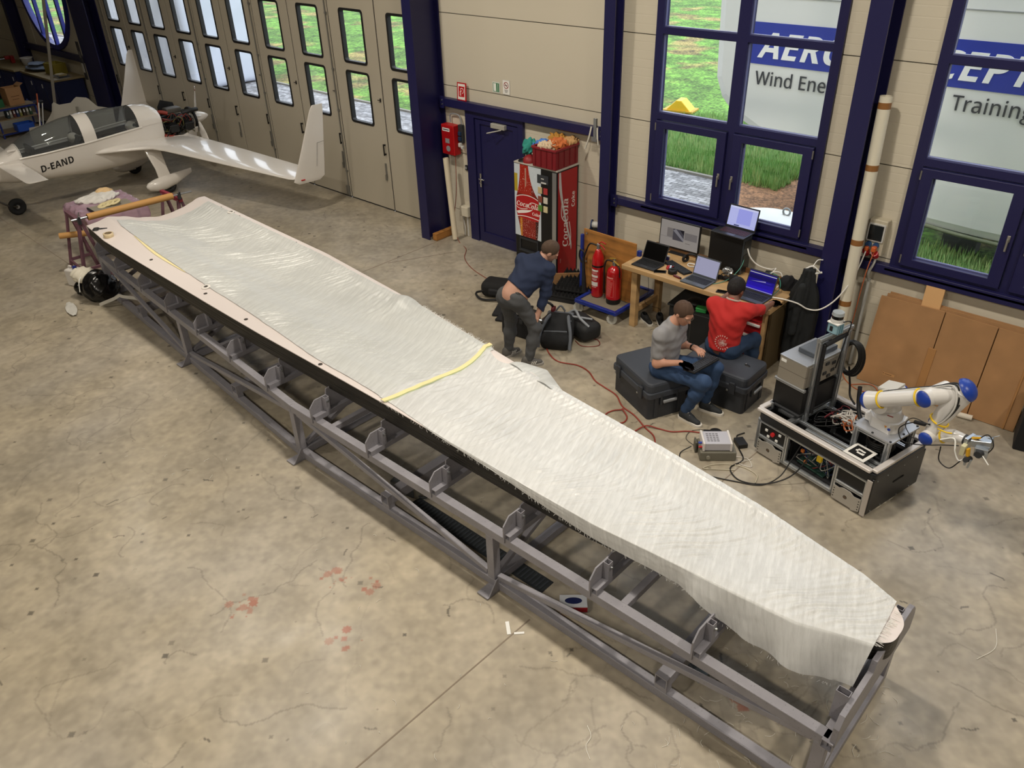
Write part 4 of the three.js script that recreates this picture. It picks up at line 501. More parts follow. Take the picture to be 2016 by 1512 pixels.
{ // standing white tube, socket cabinet, pipe, cardboard
  const t = thing('packing_tube', 'long white packing tube with brown tape bands leaning in the corner', 'tube', [-2.78, 0, 0.34]);
  const a = [0, 0.02, 0], b = [-0.09, 3.1, -0.14]; obj('tube_wall', along(lathe([[0.055, -1.54], [0.063, -1.54], [0.063, 1.54], [0.055, 1.54], [0.055, -1.54]], 24), a, b), mat('#d8d2bf', 0.5), t);
  for (const k of [0.27, 0.5, 0.76, 0.96]) { const p = V(...a).lerp(V(...b), k), q = V(...a).lerp(V(...b), k + 0.02); obj('tape_band', rod(p, q, 0.0645, 24), tapeBrown, t); }
  const s = thing('socket_cabinet', 'beige power socket cabinet with dark window beside the tube', 'socket', [-2.7, 1.42, 0.0]);
  obj('case', RB(0.2, 0.4, 0.11, 0.015, 0, 0.2, 0.055), mat('#bdb5a0', 0.5), s); obj('window', RB(0.15, 0.17, 0.03, 0.008, 0, 0.26, 0.12), mat('#1c2023', 0.15), s); obj('frame', ext(rrect(0.18, 0.2, 0.015), 0.02, 0.002, [rrect(0.145, 0.165, 0.01)], 0, 0.26, 0.115), lightGrey, s);
  obj('socket', [C(0.032, 0.032, 0.04, 14, -0.05, 0.12, 0.12, PI / 2), C(0.032, 0.032, 0.04, 14, 0.03, 0.12, 0.12, PI / 2)], mat('#234a78', 0.5), s); obj('power_socket', [C(0.035, 0.04, 0.07, 14, -0.06, 0.03, 0.12, 0.9), C(0.035, 0.04, 0.07, 14, 0.04, 0.02, 0.12, 0.9)], red, s); obj('plug', [RB(0.05, 0.06, 0.06, 0.012, 0.03, 0.09, 0.16), RB(0.04, 0.05, 0.05, 0.012, -0.05, 0.08, 0.16)], mat('#c8602c', 0.5), s);
  one('wall_pipe', 'grey conduit running down the wall below the socket cabinet', 'pipe', [tube([[-2.66, 1.42, 0.06], [-2.65, 1.34, 0.12], [-2.68, 1.22, 0.13], [-2.68, 1.1, 0.07]], 0.014, 20), rod([-2.68, 1.12, 0.06], [-2.68, 0.02, 0.06], 0.02, 12)], mat('#a9a9a4', 0.5));
  one('orange_cable', 'thin orange cable hanging from the socket cabinet to the floor', 'cable', tube([[-2.66, 1.5, 0.16], [-2.68, 1.3, 0.2], [-2.72, 0.7, 0.16], [-2.72, 0.1, 0.2], [-2.6, 0.01, 0.4], [-2.35, 0.01, 0.55], [-2.2, 0.01, 0.45], [-2.3, 0.01, 0.35], [-2.5, 0.01, 0.5]], 0.006, 80), mat('#b8623a', 0.6));
  const c = thing('flattened_box', 'large flattened cardboard box leaning against the wall under the second window', 'cardboard', [0, 0, 0]);
  const lean = (x, y) => { const z = 0.31 - 0.2 * y / 1.03; return [x, y, z]; };
  const sheet = (x0, x1, h0, h1, o) => { const g = ext([[x0, 0.005], [x1, 0.005], [x1, h1], [x0, h0]], 0.012, 0.002); const p = g.attributes.position; for (let i = 0; i < p.count; i++) p.setZ(i, p.getZ(i) + 0.31 + o - 0.19 * p.getY(i)); g.computeVertexNormals(); return g; };
  obj('panel', sheet(-2.49, -1.82, 1.0, 1.01, 0), cardMat, c); obj('panel', sheet(-1.81, -1.3, 1.01, 1.0, 0.004), cardMat, c); obj('panel', sheet(-1.29, -0.84, 1.0, 1.0, 0.002), cardMat, c); obj('back_panel', sheet(-2.44, -0.86, 1.03, 1.03, -0.03), cardMat, c); obj('back_panel', sheet(-2.42, -0.9, 1.045, 1.04, -0.048), cardMat, c);
  obj('tape', [sheet(-1.86, -1.78, 0.6, 0.6, 0.011), sheet(-0.95, -0.93, 0.95, 0.95, 0.011)], mat('#a3774a', 0.35), c); const lg = print('print', 0.13, 0.03, 130, 30, (k) => { k.fillStyle = '#b98a58'; k.fillRect(0, 0, 130, 30); k.fillStyle = '#2a2018'; k.font = 'bold 22px sans-serif'; k.fillText('Lenovo', 22, 22); k.fillRect(4, 8, 8, 12); }, c, [-2.17, 0.17, 0.31 - 0.19 * 0.17 + 0.0105, -0.187, 0, 0], 0.8);
  const pl = thing('wooden_plank', 'narrow light plank standing behind the cardboard', 'plank', [-1.98, 0, 0.1]); obj('board', RB(0.19, 1.24, 0.022, 0.003, 0, 0.62, 0, -0.02), mat('#d9ac78', 0.6), pl);
  const sc = thing('paper_roll', 'short white paper roll on the floor by the cardboard', 'roll', [-1.3, 0.03, 0.37], 0.15); obj('roll', [place(lathe([[0.01, -0.07], [0.03, -0.07], [0.03, 0.07], [0.01, 0.07]], 16), 0, 0, 0, 0, 0, PI / 2)], mat('#d8d0c2', 0.7), sc);
  const bs = thing('black_speaker', 'black box at the right end of the cardboard', 'box', [-0.62, 0, 0.45], 0.2); obj('body', RB(0.36, 0.62, 0.3, 0.015, 0, 0.31, 0), blackMat, bs); obj('foot', [-0.14, 0.14].map((x) => C(0.02, 0.02, 0.012, 10, x, 0.003, 0.1)), rubber, bs);
}
// ---------- workbench and what stands on it ----------
{
  const t = thing('workbench', 'wooden workbench with thick pine top under the first window', 'workbench', [-4.36, 0, 0.65]);
  const x0 = -1.0, x1 = 1.0, zf = 0.37, zb = -0.4, T = 0.88;
  obj('bench_top', RB(2.02, 0.06, 0.77, 0.006, 0, T - 0.03, -0.015), pineMat, t); obj('back_ledge', RB(2.0, 0.07, 0.02, 0.004, 0, T + 0.03, zb + 0.01), mat('#6a4a2c', 0.6), t);
  for (const [x, z] of [[-0.88, 0.22], [-0.88, -0.33], [0.9, 0.25], [0.9, -0.33]]) obj('leg', RB(0.085, T - 0.06, 0.085, 0.006, x, (T - 0.06) / 2, z), pineMat, t);
  obj('stretcher', [RB(0.05, 0.08, 0.5, 0.006, -0.88, 0.22, -0.05), RB(0.05, 0.08, 0.5, 0.006, 0.9, 0.22, -0.05)], pineMat, t); obj('apron', [RB(1.7, 0.08, 0.03, 0.004, 0, T - 0.1, -0.36)], pineMat, t);
  const d = thing('drawer_cabinet', 'red drawer cabinet with white handle strips under the workbench', 'cabinet', [-3.63, 0, 0.66]);
  obj('body', RB(0.36, 0.8, 0.58, 0.008, 0, 0.4, -0.02), mat('#7a1216', 0.5), d);
  for (let k = 0; k < 5; k++) { const dr = obj('drawer', RB(0.35, 0.14, 0.02, 0.004, 0, 0.72 - k * 0.152, 0.28), mat('#98161b', 0.4), d); obj('handle', RB(0.33, 0.03, 0.025, 0.006, 0, 0.765 - k * 0.152, 0.3), lightGrey, dr); }
  one('side_board', 'dark wooden boards standing behind the drawer cabinet', 'boards', [RB(0.03, 0.78, 0.55, 0.004, -3.385, 0.39, 0.62)], mat('#4e4026', 0.7));
}
const screenMat = (draw, w = 320, h = 200, k = 1) => { const t = canvasTex(w, h, draw); return mat('#050505', 0.2, 0, { emissive: 0xffffff, emissiveMap: t, emissiveIntensity: k }); };
function laptop(label, pos, turn, w, d, hs, open, scr, body = mat('#23262b', 0.45), keys = mat('#0c0d0f', 0.6)) {
  const t = thing('laptop', label, 'laptop', pos, turn, undefined);
  const base = obj('base', RB(w, 0.018, d, 0.005, 0, 0.009, 0), body, t);
  const kg = []; for (let r = 0; r < 5; r++) for (let c = 0; c < 13; c++) kg.push(B(w * 0.058, 0.003, d * 0.09, (c - 6) * w * 0.067, 0.0195, -d * 0.28 + r * d * 0.11));
  obj('keys', kg, keys, base); obj('touchpad', B(w * 0.3, 0.001, d * 0.22, 0, 0.0186, d * 0.35), mat('#2e3136', 0.3), base);
  const lid = new THREE.Group(); lid.name = 'lid'; lid.position.set(0, 0.016, -d / 2); lid.rotation.x = -open; t.add(lid);
  obj('shell', RB(w, hs, 0.01, 0.004, 0, hs / 2, 0), body, lid); obj('screen', plane(w * 0.93, hs * 0.86, 0, hs * 0.51, 0.0062), scr, lid);
  if (scr.emissiveMap) { const l = new THREE.RectAreaLight(0xc8d0ff, 0.5, w * 0.9, hs * 0.8); l.position.set(0, hs * 0.51, 0.012); l.lookAt(0, hs * 0.51, 1); l.name = 'screen_light'; lid.add(l); l.rotation.set(0, PI, 0); }
  return t;
}
laptop('black laptop with dark switched off screen at the left bench end', [-5.1, 0.88, 0.84], 0, 0.335, 0.235, 0.235, 0.42, mat('#060607', 0.12), mat('#1b1c1f', 0.5));
laptop('grey laptop with pale lilac screen in the middle of the bench', [-4.36, 0.88, 0.87], -0.04, 0.335, 0.27, 0.235, 0.3, screenMat((c) => { c.fillStyle = '#b9b8d6'; c.fillRect(0, 0, 320, 200); c.fillStyle = '#74749a'; for (let k = 0; k < 5; k++) c.fillRect(26, 16 + k * 8, 10 + (k % 3) * 6, 2); }, 320, 200, 0.62), mat('#454a50', 0.45));
laptop('dark laptop with blue desktop screen in front of the red shirt', [-3.66, 0.88, 0.85], -0.03, 0.36, 0.26, 0.25, 0.36, screenMat((c) => { c.fillStyle = '#1b1078'; c.fillRect(0, 0, 320, 200); const g = ['#150c5c', '#1d128c', '#2616a8', '#2e1cc0']; g.forEach((k, i) => { c.fillStyle = k; c.fillRect(0, 40 + i * 40, 320, 40); }); c.fillStyle = '#c9c9d6'; c.fillRect(0, 14, 320, 8); c.fillRect(0, 190, 320, 5); c.fillStyle = '#a59fc8'; c.beginPath(); c.moveTo(30, 112); c.lineTo(210, 84); c.lineTo(212, 96); c.fill(); c.fillStyle = '#5347c8'; c.fillRect(190, 96, 90, 3); }, 320, 200, 0.75), mat('#2c2f34', 0.45));
{
  const p = thing('computer_tower', 'tall black computer tower on the workbench', 'computer', [-4.3, 0.88, 0.3], 0.0);
  obj('case', RB(0.44, 0.47, 0.2, 0.008, 0, 0.235, 0), mat('#0b0b0c', 0.55), p); obj('front_panel', RB(0.02, 0.45, 0.19, 0.006, 0.225, 0.235, 0), mat('#343b40', 0.4), p); obj('drive_slot', [B(0.012, 0.1, 0.15, 0.233, 0.38, 0), B(0.012, 0.2, 0.15, 0.233, 0.15, 0)], mat('#12181b', 0.4), p); obj('foot', [-0.18, 0.18].map((x) => B(0.05, 0.008, 0.16, x, 0.002, 0)), rubber, p);
  laptop('laptop with pale blue screen on top of the computer tower', [-4.25, 1.352, 0.32], -0.03, 0.4, 0.27, 0.27, 0.22, screenMat((c) => { c.fillStyle = '#b9bdf0'; c.fillRect(0, 0, 320, 200); c.fillStyle = '#9ea2ea'; c.fillRect(100, 20, 160, 150); c.fillStyle = '#cfd2f4'; c.fillRect(0, 0, 320, 18); c.fillStyle = '#9aa0dc'; c.fillRect(0, 176, 320, 2); c.fillStyle = '#3b3f66'; c.fillRect(80, 184, 60, 12); }, 320, 200, 0.85), mat('#1a1b1f', 0.5), mat('#3a1c22', 0.6));
  const m = thing('monitor', 'flat black monitor showing a grey picture behind the laptops', 'monitor', [-5.02, 0.88, 0.26], 0.02);
  obj('bezel', RB(0.58, 0.37, 0.03, 0.006, 0, 0.235, 0, -0.04), black, m);
  obj('screen', plane(0.55, 0.335, 0, 0.24, 0.017, -0.04), screenMat((c) => { c.fillStyle = '#b1a9a2'; c.fillRect(0, 0, 400, 250); c.fillStyle = '#8b8480'; c.fillRect(70, 70, 70, 90); c.fillStyle = '#55525a'; c.fillRect(132, 70, 116, 110); c.fillStyle = '#97949a'; c.beginPath(); c.moveTo(132, 90); c.lineTo(160, 70); c.lineTo(248, 150); c.lineTo(248, 180); c.fill(); c.fillStyle = '#2a282e'; c.beginPath(); c.moveTo(200, 70); c.lineTo(248, 70); c.lineTo(248, 118); c.fill(); c.fillStyle = '#8d8684'; c.fillRect(255, 84, 130, 70); c.fillStyle = '#a09893'; c.fillRect(0, 160, 130, 6); c.fillStyle = '#6d6662'; c.fillRect(270, 186, 50, 4); }, 400, 250, 0.5), m);
  obj('stand', [B(0.04, 0.1, 0.03, 0, 0.05, -0.02), RB(0.22, 0.012, 0.16, 0.004, 0, 0.006, 0)], blackMat, m);
  const k = thing('computer_keyboard', 'black keyboard lying askew on the workbench', 'keyboard', [-4.76, 0.88, 0.68], -0.38); obj('base', RB(0.42, 0.018, 0.13, 0.005, 0, 0.01, 0), blackMat, k); const kk = []; for (let r = 0; r < 5; r++) for (let c = 0; c < 17; c++) kk.push(B(0.018, 0.008, 0.018, (c - 8) * 0.024, 0.021, (r - 2) * 0.023)); obj('keys', kk, mat('#1d1e21', 0.5), k);
  const ph = thing('mobile_phone', 'black phone lying beside the tape roll on the bench', 'phone', [-4.87, 0.88, 0.91], 0.5); obj('body', RB(0.15, 0.009, 0.075, 0.004, 0, 0.005, 0), black, ph); obj('screen', B(0.14, 0.001, 0.068, 0, 0.0098, 0), mat('#050507', 0.1), ph);
  const p2 = thing('mobile_phone', 'black phone lying behind the head of the man in red', 'phone', [-3.98, 0.88, 0.93], 0.25); obj('body', RB(0.17, 0.012, 0.075, 0.004, 0, 0.006, 0), black, p2); obj('screen', B(0.15, 0.001, 0.066, 0, 0.0126, 0), mat('#050507', 0.1), p2);
  const tp = thing('tape_roll', 'thick black tape roll standing flat on the bench', 'tape', [-4.73, 0.88, 0.85]); obj('roll', lathe([[0.028, 0], [0.055, 0], [0.055, 0.05], [0.028, 0.05], [0.028, 0]], 24), black, tp); obj('core', lathe([[0.025, 0], [0.028, 0], [0.028, 0.05], [0.025, 0.05]], 20), mat('#3a3632', 0.7), tp);
  const pk = thing('pocket_knife', 'red and black folding tool at the bench edge', 'tool', [-4.62, 0.88, 0.92], -0.2); obj('handle', RB(0.11, 0.022, 0.03, 0.006, 0, 0.011, 0), mat('#5d1218', 0.4), pk); obj('clip', RB(0.04, 0.024, 0.012, 0.003, 0.05, 0.012, 0), black, pk);
  const ms = thing('computer_mouse', 'red computer mouse behind the black tape roll', 'mouse', [-4.85, 0.88, 0.75], 0.3); obj('shell', place(new THREE.SphereGeometry(1, 16, 10).scale(0.03, 0.035, 0.05), 0, 0.004, 0), mat('#a0161e', 0.3), ms); obj('wheel', C(0.008, 0.008, 0.006, 10, 0, 0.036, -0.025, 0, 0, PI / 2), black, ms);
  const pl = thing('pliers', 'small pliers with red grips leaning on the tape roll', 'pliers', [-4.8, 0.91, 0.78], 0.4); obj('jaw', B(0.02, 0.012, 0.06, 0, 0.02, 0.03, 0.3), steel, pl); obj('grip', [tube([[-0.005, 0.01, 0], [-0.02, 0, -0.05], [-0.012, -0.02, -0.1]], 0.007), tube([[0.005, 0.01, 0], [0.022, 0, -0.05], [0.014, -0.02, -0.1]], 0.007)], mat('#a3272c', 0.5), pl);
  const hp = thing('headphones', 'black headphones with white cable coil in front of the monitor', 'headphones', [-4.72, 0.88, 0.43], 0.3); obj('band', place(new THREE.TorusGeometry(0.08, 0.014, 8, 20, PI), 0, 0.05, -0.02, 0.5), black, hp); obj('ear_cup', [place(new THREE.TorusGeometry(0.035, 0.018, 8, 16), -0.08, 0.045, 0, 0, 0.9), place(new THREE.TorusGeometry(0.035, 0.018, 8, 16), 0.08, 0.045, 0, 0, -0.9)], blackMat, hp);
  const coil = (n, r, y) => Array.from({ length: n * 10 }, (_, i) => [r * Math.cos(i * 0.63) * (1 + 0.1 * Math.sin(i * 2.7)), y + 0.003 * Math.sin(i * 1.3) + i * 0.0003, r * Math.sin(i * 0.63) * 0.8]);
  const wc = thing('white_cable', 'loose white cable coiled beside the headphones', 'cable', [-4.66, 0.885, 0.52]); obj('coil', tube(coil(4, 0.055, 0.004), 0.005, 160), white, wc);
  const rig = thing('adapter_heap', 'heap of black adapters and cables beside the tower', 'adapters', [-4.12, 0.88, 0.6]); obj('adapter', [RB(0.12, 0.035, 0.06, 0.008, 0, 0.018, 0), RB(0.1, 0.03, 0.05, 0.008, 0.06, 0.05, -0.03, 0, 0.6), RB(0.06, 0.05, 0.04, 0.008, -0.08, 0.025, 0.03, 0, 0.3)], blackMat, rig); obj('lead', [tube(coil(3, 0.08, 0.05), 0.004, 120)], black, rig);
  const fo = thing('foil_bag', 'crumpled silver foil bag beside the tower', 'bag', [-4.2, 0.93, 0.47]); obj('foil', isosurf((x, y, z) => ell([x, y, z], [0, 0, 0], [0.06, 0.05, 0.05]) + 0.03 * (vnoise(x * 60, y * 60 + z * 50) - 0.5), [-0.09, -0.08, -0.08], [0.09, 0.08, 0.08], 0.008), mat('#b8babc', 0.25, 0.7), fo);
  const bl = thing('tape_dispenser', 'small blue and white tape dispenser beside the first laptop', 'dispenser', [-5.0, 0.88, 0.55]); obj('body', RB(0.05, 0.05, 0.04, 0.012, 0, 0.025, 0), mat('#1e2a70', 0.4), bl); obj('cap', RB(0.045, 0.015, 0.03, 0.005, 0.01, 0.056, 0), white, bl);
  const bk = thing('cloth_bundle', 'black cloth bundle at the right back corner of the bench', 'cloth', [-3.47, 0.94, 0.37]); obj('bundle', isosurf((x, y, z) => ell([x, y, z], [0, 0, 0], [0.1, 0.1, 0.09]) + 0.04 * (vnoise(x * 22, y * 22 + z * 19) - 0.5), [-0.14, -0.13, -0.13], [0.14, 0.14, 0.13], 0.012), mat('#0d0e14', 0.9), bk);
  const ob = thing('wooden_offcut', 'orange brown wooden offcut behind the blue screen laptop', 'wood', [-3.6, 0.88, 0.31], 0.3); obj('block', RB(0.16, 0.09, 0.03, 0.004, 0, 0.045, 0), plyMat, ob);
  const sp = thing('router_box', 'small black box standing behind the blue screen laptop', 'box', [-3.72, 0.88, 0.36], 0.2); obj('body', RB(0.09, 0.14, 0.05, 0.006, 0, 0.07, 0), black, sp); obj('lamp', B(0.01, 0.01, 0.002, 0.02, 0.12, 0.026), grey, sp);
  const cb = (label, pts, r, c) => one('cable', label, 'cable', tube(pts, r, pts.length * 10, 6), mat(c, 0.5));
  cb('white cable from the tower sweeping over the bench', [[-4.06, 1.2, 0.3], [-4.0, 1.12, 0.33], [-3.9, 1.03, 0.3], [-3.75, 1.0, 0.25], [-3.68, 1.04, 0.28], [-3.72, 0.97, 0.32]], 0.009, '#dcd9d2');
  cb('green network cable hanging from the tower to the bench', [[-4.07, 1.1, 0.33], [-4.05, 1.02, 0.42], [-4.08, 0.92, 0.6], [-4.15, 0.885, 0.75], [-4.22, 0.885, 0.85]], 0.005, '#4f8f80');
  cb('white plug lead looped behind the blue screen laptop', [[-3.72, 0.95, 0.45], [-3.66, 1.04, 0.4], [-3.58, 1.04, 0.36], [-3.54, 0.96, 0.38], [-3.56, 0.89, 0.45]], 0.008, '#d9d6d0');
  cb('green network cable arching right of the blue screen laptop', [[-3.7, 1.02, 0.38], [-3.58, 1.02, 0.42], [-3.48, 0.95, 0.55], [-3.5, 0.885, 0.7]], 0.005, '#3d8a78');
  cb('long white cable from the bench past the blue column to the socket cabinet', [[-3.5, 0.89, 0.72], [-3.35, 0.9, 0.7], [-3.2, 0.88, 0.66], [-3.1, 0.82, 0.6], [-3.0, 0.82, 0.55], [-2.9, 0.9, 0.45], [-2.8, 1.1, 0.35], [-2.76, 1.3, 0.25], [-2.75, 1.48, 0.16]], 0.009, '#dedbd4');
  cb('thin black cable hanging below the bench', [[-5.0, 0.82, 0.96], [-5.0, 0.6, 0.94], [-5.06, 0.4, 0.9], [-5.02, 0.2, 0.6], [-5.1, 0.02, 0.45]], 0.003, '#141414');
  // jacket on a hanger at the column
  const jk = thing('jacket', 'dark jacket hanging from a white hanger on the blue column', 'jacket', [-3.2, 0, 0.48]);
  obj('garment', isosurf((x, y, z) => { const k = (y - 0.2) / 1.05, w = lerp(0.17, 0.05, sstep(0.55, 1.02, k)), d = lerp(0.13, 0.06, sstep(0.6, 1, k)); const e = Math.hypot(x / w, z / d) - 1; return Math.max(e * Math.min(w, d) + 0.016 * Math.sin(Math.atan2(z, x) * 7 + y * 3) + 0.02 * (vnoise(x * 14 + 5, y * 7 + z * 9) - 0.5), 0.16 - y, y - 1.24); }, [-0.24, 0.1, -0.2], [0.24, 1.3, 0.2], 0.016), mat('#15181a', 0.9), jk);
  obj('sleeve', isosurf((x, y, z) => cap([x, y, z], [0.0, 1.05, 0.1], [-0.02, 0.5, 0.15], 0.05, 0.045) + 0.012 * (vnoise(x * 30, y * 22 + z * 20) - 0.5), [-0.12, 0.4, 0.0], [0.12, 1.15, 0.24], 0.013), mat('#181b1d', 0.9), jk);
  obj('hanger', [tube([[-0.06, 1.22, 0], [0.02, 1.27, -0.02], [0.1, 1.2, -0.06]], 0.01), tube([[0.02, 1.27, -0.02], [0.04, 1.33, -0.08], [0.08, 1.33, -0.12]], 0.006), rod([0.03, 1.18, -0.02], [0.11, 1.2, -0.08], 0.012)], white, jk);
  // under the bench
  const st = thing('black_storage_box', 'black fabric covered box under the workbench', 'box', [-4.55, 0, 0.55], 0.1); obj('body', RB(0.46, 0.44, 0.5, 0.02, 0, 0.22, 0), mat('#131416', 0.85), st); obj('lid', RB(0.5, 0.03, 0.54, 0.012, 0, 0.45, 0), mat('#1b1d20', 0.8), st);
  const c2 = thing('black_subwoofer', 'tall black cabinet under the bench behind the seated men', 'box', [-4.22, 0, 0.75], 0.1); obj('body', RB(0.3, 0.5, 0.4, 0.01, 0, 0.25, 0), mat('#0b0b0c', 0.7), c2); obj('side', RB(0.012, 0.48, 0.38, 0.004, -0.155, 0.25, 0), mat('#2c2e2c', 0.7), c2);
  const cap2 = thing('beret', 'black flat cap lying on the black box under the bench', 'cap', [-4.5, 0.467, 0.62]); obj('crown', place(new THREE.SphereGeometry(1, 18, 8, 0, 2 * PI, 0, PI / 2).scale(0.11, 0.06, 0.11)), black, cap2); obj('peak', C(0.15, 0.15, 0.008, 24, 0.02, 0.006, 0.03), black, cap2);
  const gb = thing('green_box', 'small green box beside the black cap under the bench', 'box', [-4.28, 0.502, 0.85], 0.3); obj('body', RB(0.13, 0.05, 0.09, 0.012, 0, 0.025, 0), mat('#2f8a45', 0.4), gb); obj('lid', RB(0.135, 0.012, 0.095, 0.005, 0, 0.052, 0), mat('#38994d', 0.4), gb);
  const shoeFree = (label, pos, turn) => { const s = thing('loose_shoe', label, 'shoe', pos, turn, 'shoes under the workbench'); obj('upper', isosurf((x, y, z) => Math.max(smin(cap([x, y, z], [0, 0.05, -0.08], [0, 0.035, 0.09], 0.045, 0.032), cap([x, y, z], [0, 0.08, -0.09], [0, 0.05, -0.02], 0.038, 0.035), 0.03), 0.012 - y, -Math.max(Math.hypot(x, (z + 0.07) * 0.6) - 0.026, 0.05 - y)), [-0.07, -0.01, -0.16], [0.07, 0.15, 0.16], 0.008), mat('#131416', 0.7), s); obj('sole', ext(rrect(0.085, 0.27, 0.04), 0.022, 0.004, [], 0, 0.012, 0.0, PI / 2), mat('#c9c5bc', 0.6), s); return s; };
  shoeFree('black sneaker with white sole lying under the left bench end', [-5.15, 0.0, 0.69], 1.05); shoeFree('black sneaker partly hidden by the grey shirt man', [-5.0, 0, 0.6], 0.7);
  const bo = thing('drink_bottle', 'small clear bottle with red cap and label beside the drawer cabinet', 'bottle', [-3.4, 0, 1.06]); obj('bottle', lathe([[0, 0.004], [0.034, 0.004], [0.036, 0.02], [0.036, 0.12], [0.033, 0.15], [0.015, 0.19], [0.013, 0.205]], 20), mat('#d8b8ae', 0.15, 0, { transmission: 0.5, thickness: 0 }), bo); obj('label', C(0.0368, 0.0368, 0.055, 20, 0, 0.08, 0), mat('#b9292c', 0.4), bo); obj('cap', C(0.015, 0.015, 0.025, 14, 0, 0.217, 0), red, bo);
}
// ---------- transport cases ----------
function hardCase(label, pos, turn, w, d, h) {
  const t = thing('transport_case', label, 'case', pos, turn), m = mat('#373b43', 0.55), m2 = mat('#2d3036', 0.55);
  obj('body', [ext(rrect(w - 0.05, d - 0.05, 0.04), h - 0.14, 0.006, [], 0, (h - 0.14) / 2 + 0.004, 0, PI / 2)], m2, t);
  obj('rim', [ext(rrect(w, d, 0.05), 0.05, 0.01, [], 0, h - 0.115, 0, PI / 2)], m, t);
  const lid = obj('lid', [ext(rrect(w - 0.03, d - 0.03, 0.06), 0.09, 0.028, [], 0, h - 0.045, 0, PI / 2)], m, t);
  obj('lid_rib', [-0.28, 0, 0.28].flatMap((k) => [RB(0.012, 0.006, d * 0.3, 0.002, k * w, h + 0.001, d * 0.25), RB(0.012, 0.006, d * 0.2, 0.002, k * w + 0.1, h + 0.001, d * 0.28)]), m2, lid);
  for (const x of [-0.3, 0.3]) for (const s of [1]) { const l = obj('latch', [RB(0.075, 0.13, 0.02, 0.006, x * w, h - 0.12, s * (d / 2 + 0.006)), RB(0.06, 0.03, 0.03, 0.006, x * w, h - 0.06, s * (d / 2 + 0.004))], m2, t); obj('padlock', [RB(0.022, 0.022, 0.012, 0.003, x * w - 0.05, h - 0.15, s * (d / 2 + 0.012))], steel, l); }
  for (const s of [-1, 1]) { const hd = obj('handle', [RB(0.025, 0.035, 0.17, 0.01, s * (w / 2 + 0.012), h * 0.52, 0)], mat('#8b8d90', 0.5), t); obj('handle_frame', [-1, 1].map((k) => RB(0.03, 0.14, 0.025, 0.006, s * (w / 2 - 0.012), h * 0.58, k * 0.1)), m2, hd); for (const k of [-1, 1]) obj('corner_rib', RB(0.02, h - 0.16, 0.05, 0.006, s * (w / 2 - 0.024), h / 2 - 0.06, k * (d / 2 - 0.12)), m2, t); }
  return t;
}
hardCase('dark grey transport case under the man in the grey shirt', [-4.08, 0, 2.21], -0.42, 0.78, 0.54, 0.42);
hardCase('dark grey transport case under the man in red with a mouse on it', [-3.52, 0, 1.6], 0.02, 0.82, 0.54, 0.42);
{ const ms = thing('computer_mouse', 'black computer mouse on the dark grey case lid', 'mouse', [-3.27, 0.424, 1.56], 1.2); obj('shell', place(new THREE.SphereGeometry(1, 16, 10, 0, 2 * PI, 0, PI / 2).scale(0.032, 0.034, 0.055)), black, ms); obj('wheel', C(0.008, 0.008, 0.006, 10, 0, 0.033, -0.025, 0, 0, PI / 2), grey, ms); }
// ---------- people ----------
const sub = (a, b) => [a[0] - b[0], a[1] - b[1], a[2] - b[2]], mix = (a, b, t) => [lerp(a[0], b[0], t), lerp(a[1], b[1], t), lerp(a[2], b[2], t)];
function frameOf(fwd, up) { const z = V(...fwd).normalize(), x = V(...up).cross(z).normalize(), y = z.clone().cross(x); return new THREE.Matrix4().makeBasis(x, y, z); }
function field(bones, k) { return (x, y, z) => { let d = 9; const p = [x, y, z]; for (const b of bones) d = smin(d, cap(p, b[0], b[1], b[2], b[3]), k); return d; }; }
function bounds(bones, m) { const lo = [9e9, 9e9, 9e9], hi = [-9e9, -9e9, -9e9]; for (const b of bones) for (const [p, r] of [[b[0], b[2]], [b[1], b[3]]]) for (let k = 0; k < 3; k++) { lo[k] = Math.min(lo[k], p[k] - r - m); hi[k] = Math.max(hi[k], p[k] + r + m); } return [lo, hi]; }
const surf = (bones, k, cell, extra) => { const f = field(bones, k), [lo, hi] = bounds(bones, 0.05); return isosurf(extra ? (x, y, z) => extra(f(x, y, z), x, y, z) : f, lo, hi, cell); };
function headGeo() {
  return isosurf((x, y, z) => {
    const p = [x, y, z], q = [Math.abs(x), y, z]; let d = ell(p, [0, 0.025, -0.012], [0.077, 0.1, 0.098]);
    d = smin(d, ell(p, [0, -0.045, 0.032], [0.056, 0.07, 0.062]), 0.05); d = smin(d, ell(p, [0, -0.095, 0.055], [0.028, 0.022, 0.026]), 0.03);
    d = smin(d, cap(p, [0, 0.0, 0.09], [0, -0.032, 0.112], 0.008, 0.013), 0.016); d = smin(d, ell(q, [0.03, 0.022, 0.082], [0.026, 0.01, 0.014]), 0.014);
    d = Math.max(d, -(ell(q, [0.03, 0.004, 0.1], [0.018, 0.011, 0.014])) - 0.002); d = smin(d, ell(q, [0.03, 0.003, 0.084], [0.013, 0.011, 0.011]), 0.006);
    d = smin(d, ell(p, [0, -0.062, 0.09], [0.024, 0.006, 0.012]), 0.006); d = smin(d, ell(p, [0, -0.073, 0.088], [0.02, 0.006, 0.012]), 0.006);
    d = smin(d, ell(q, [0.08, -0.005, -0.008], [0.012, 0.032, 0.02]), 0.008);
    return smin(d, cap(p, [0, -0.05, -0.02], [0, -0.16, -0.04], 0.052, 0.055), 0.03);
  }, [-0.11, -0.2, -0.13], [0.11, 0.14, 0.14], 0.005);
}
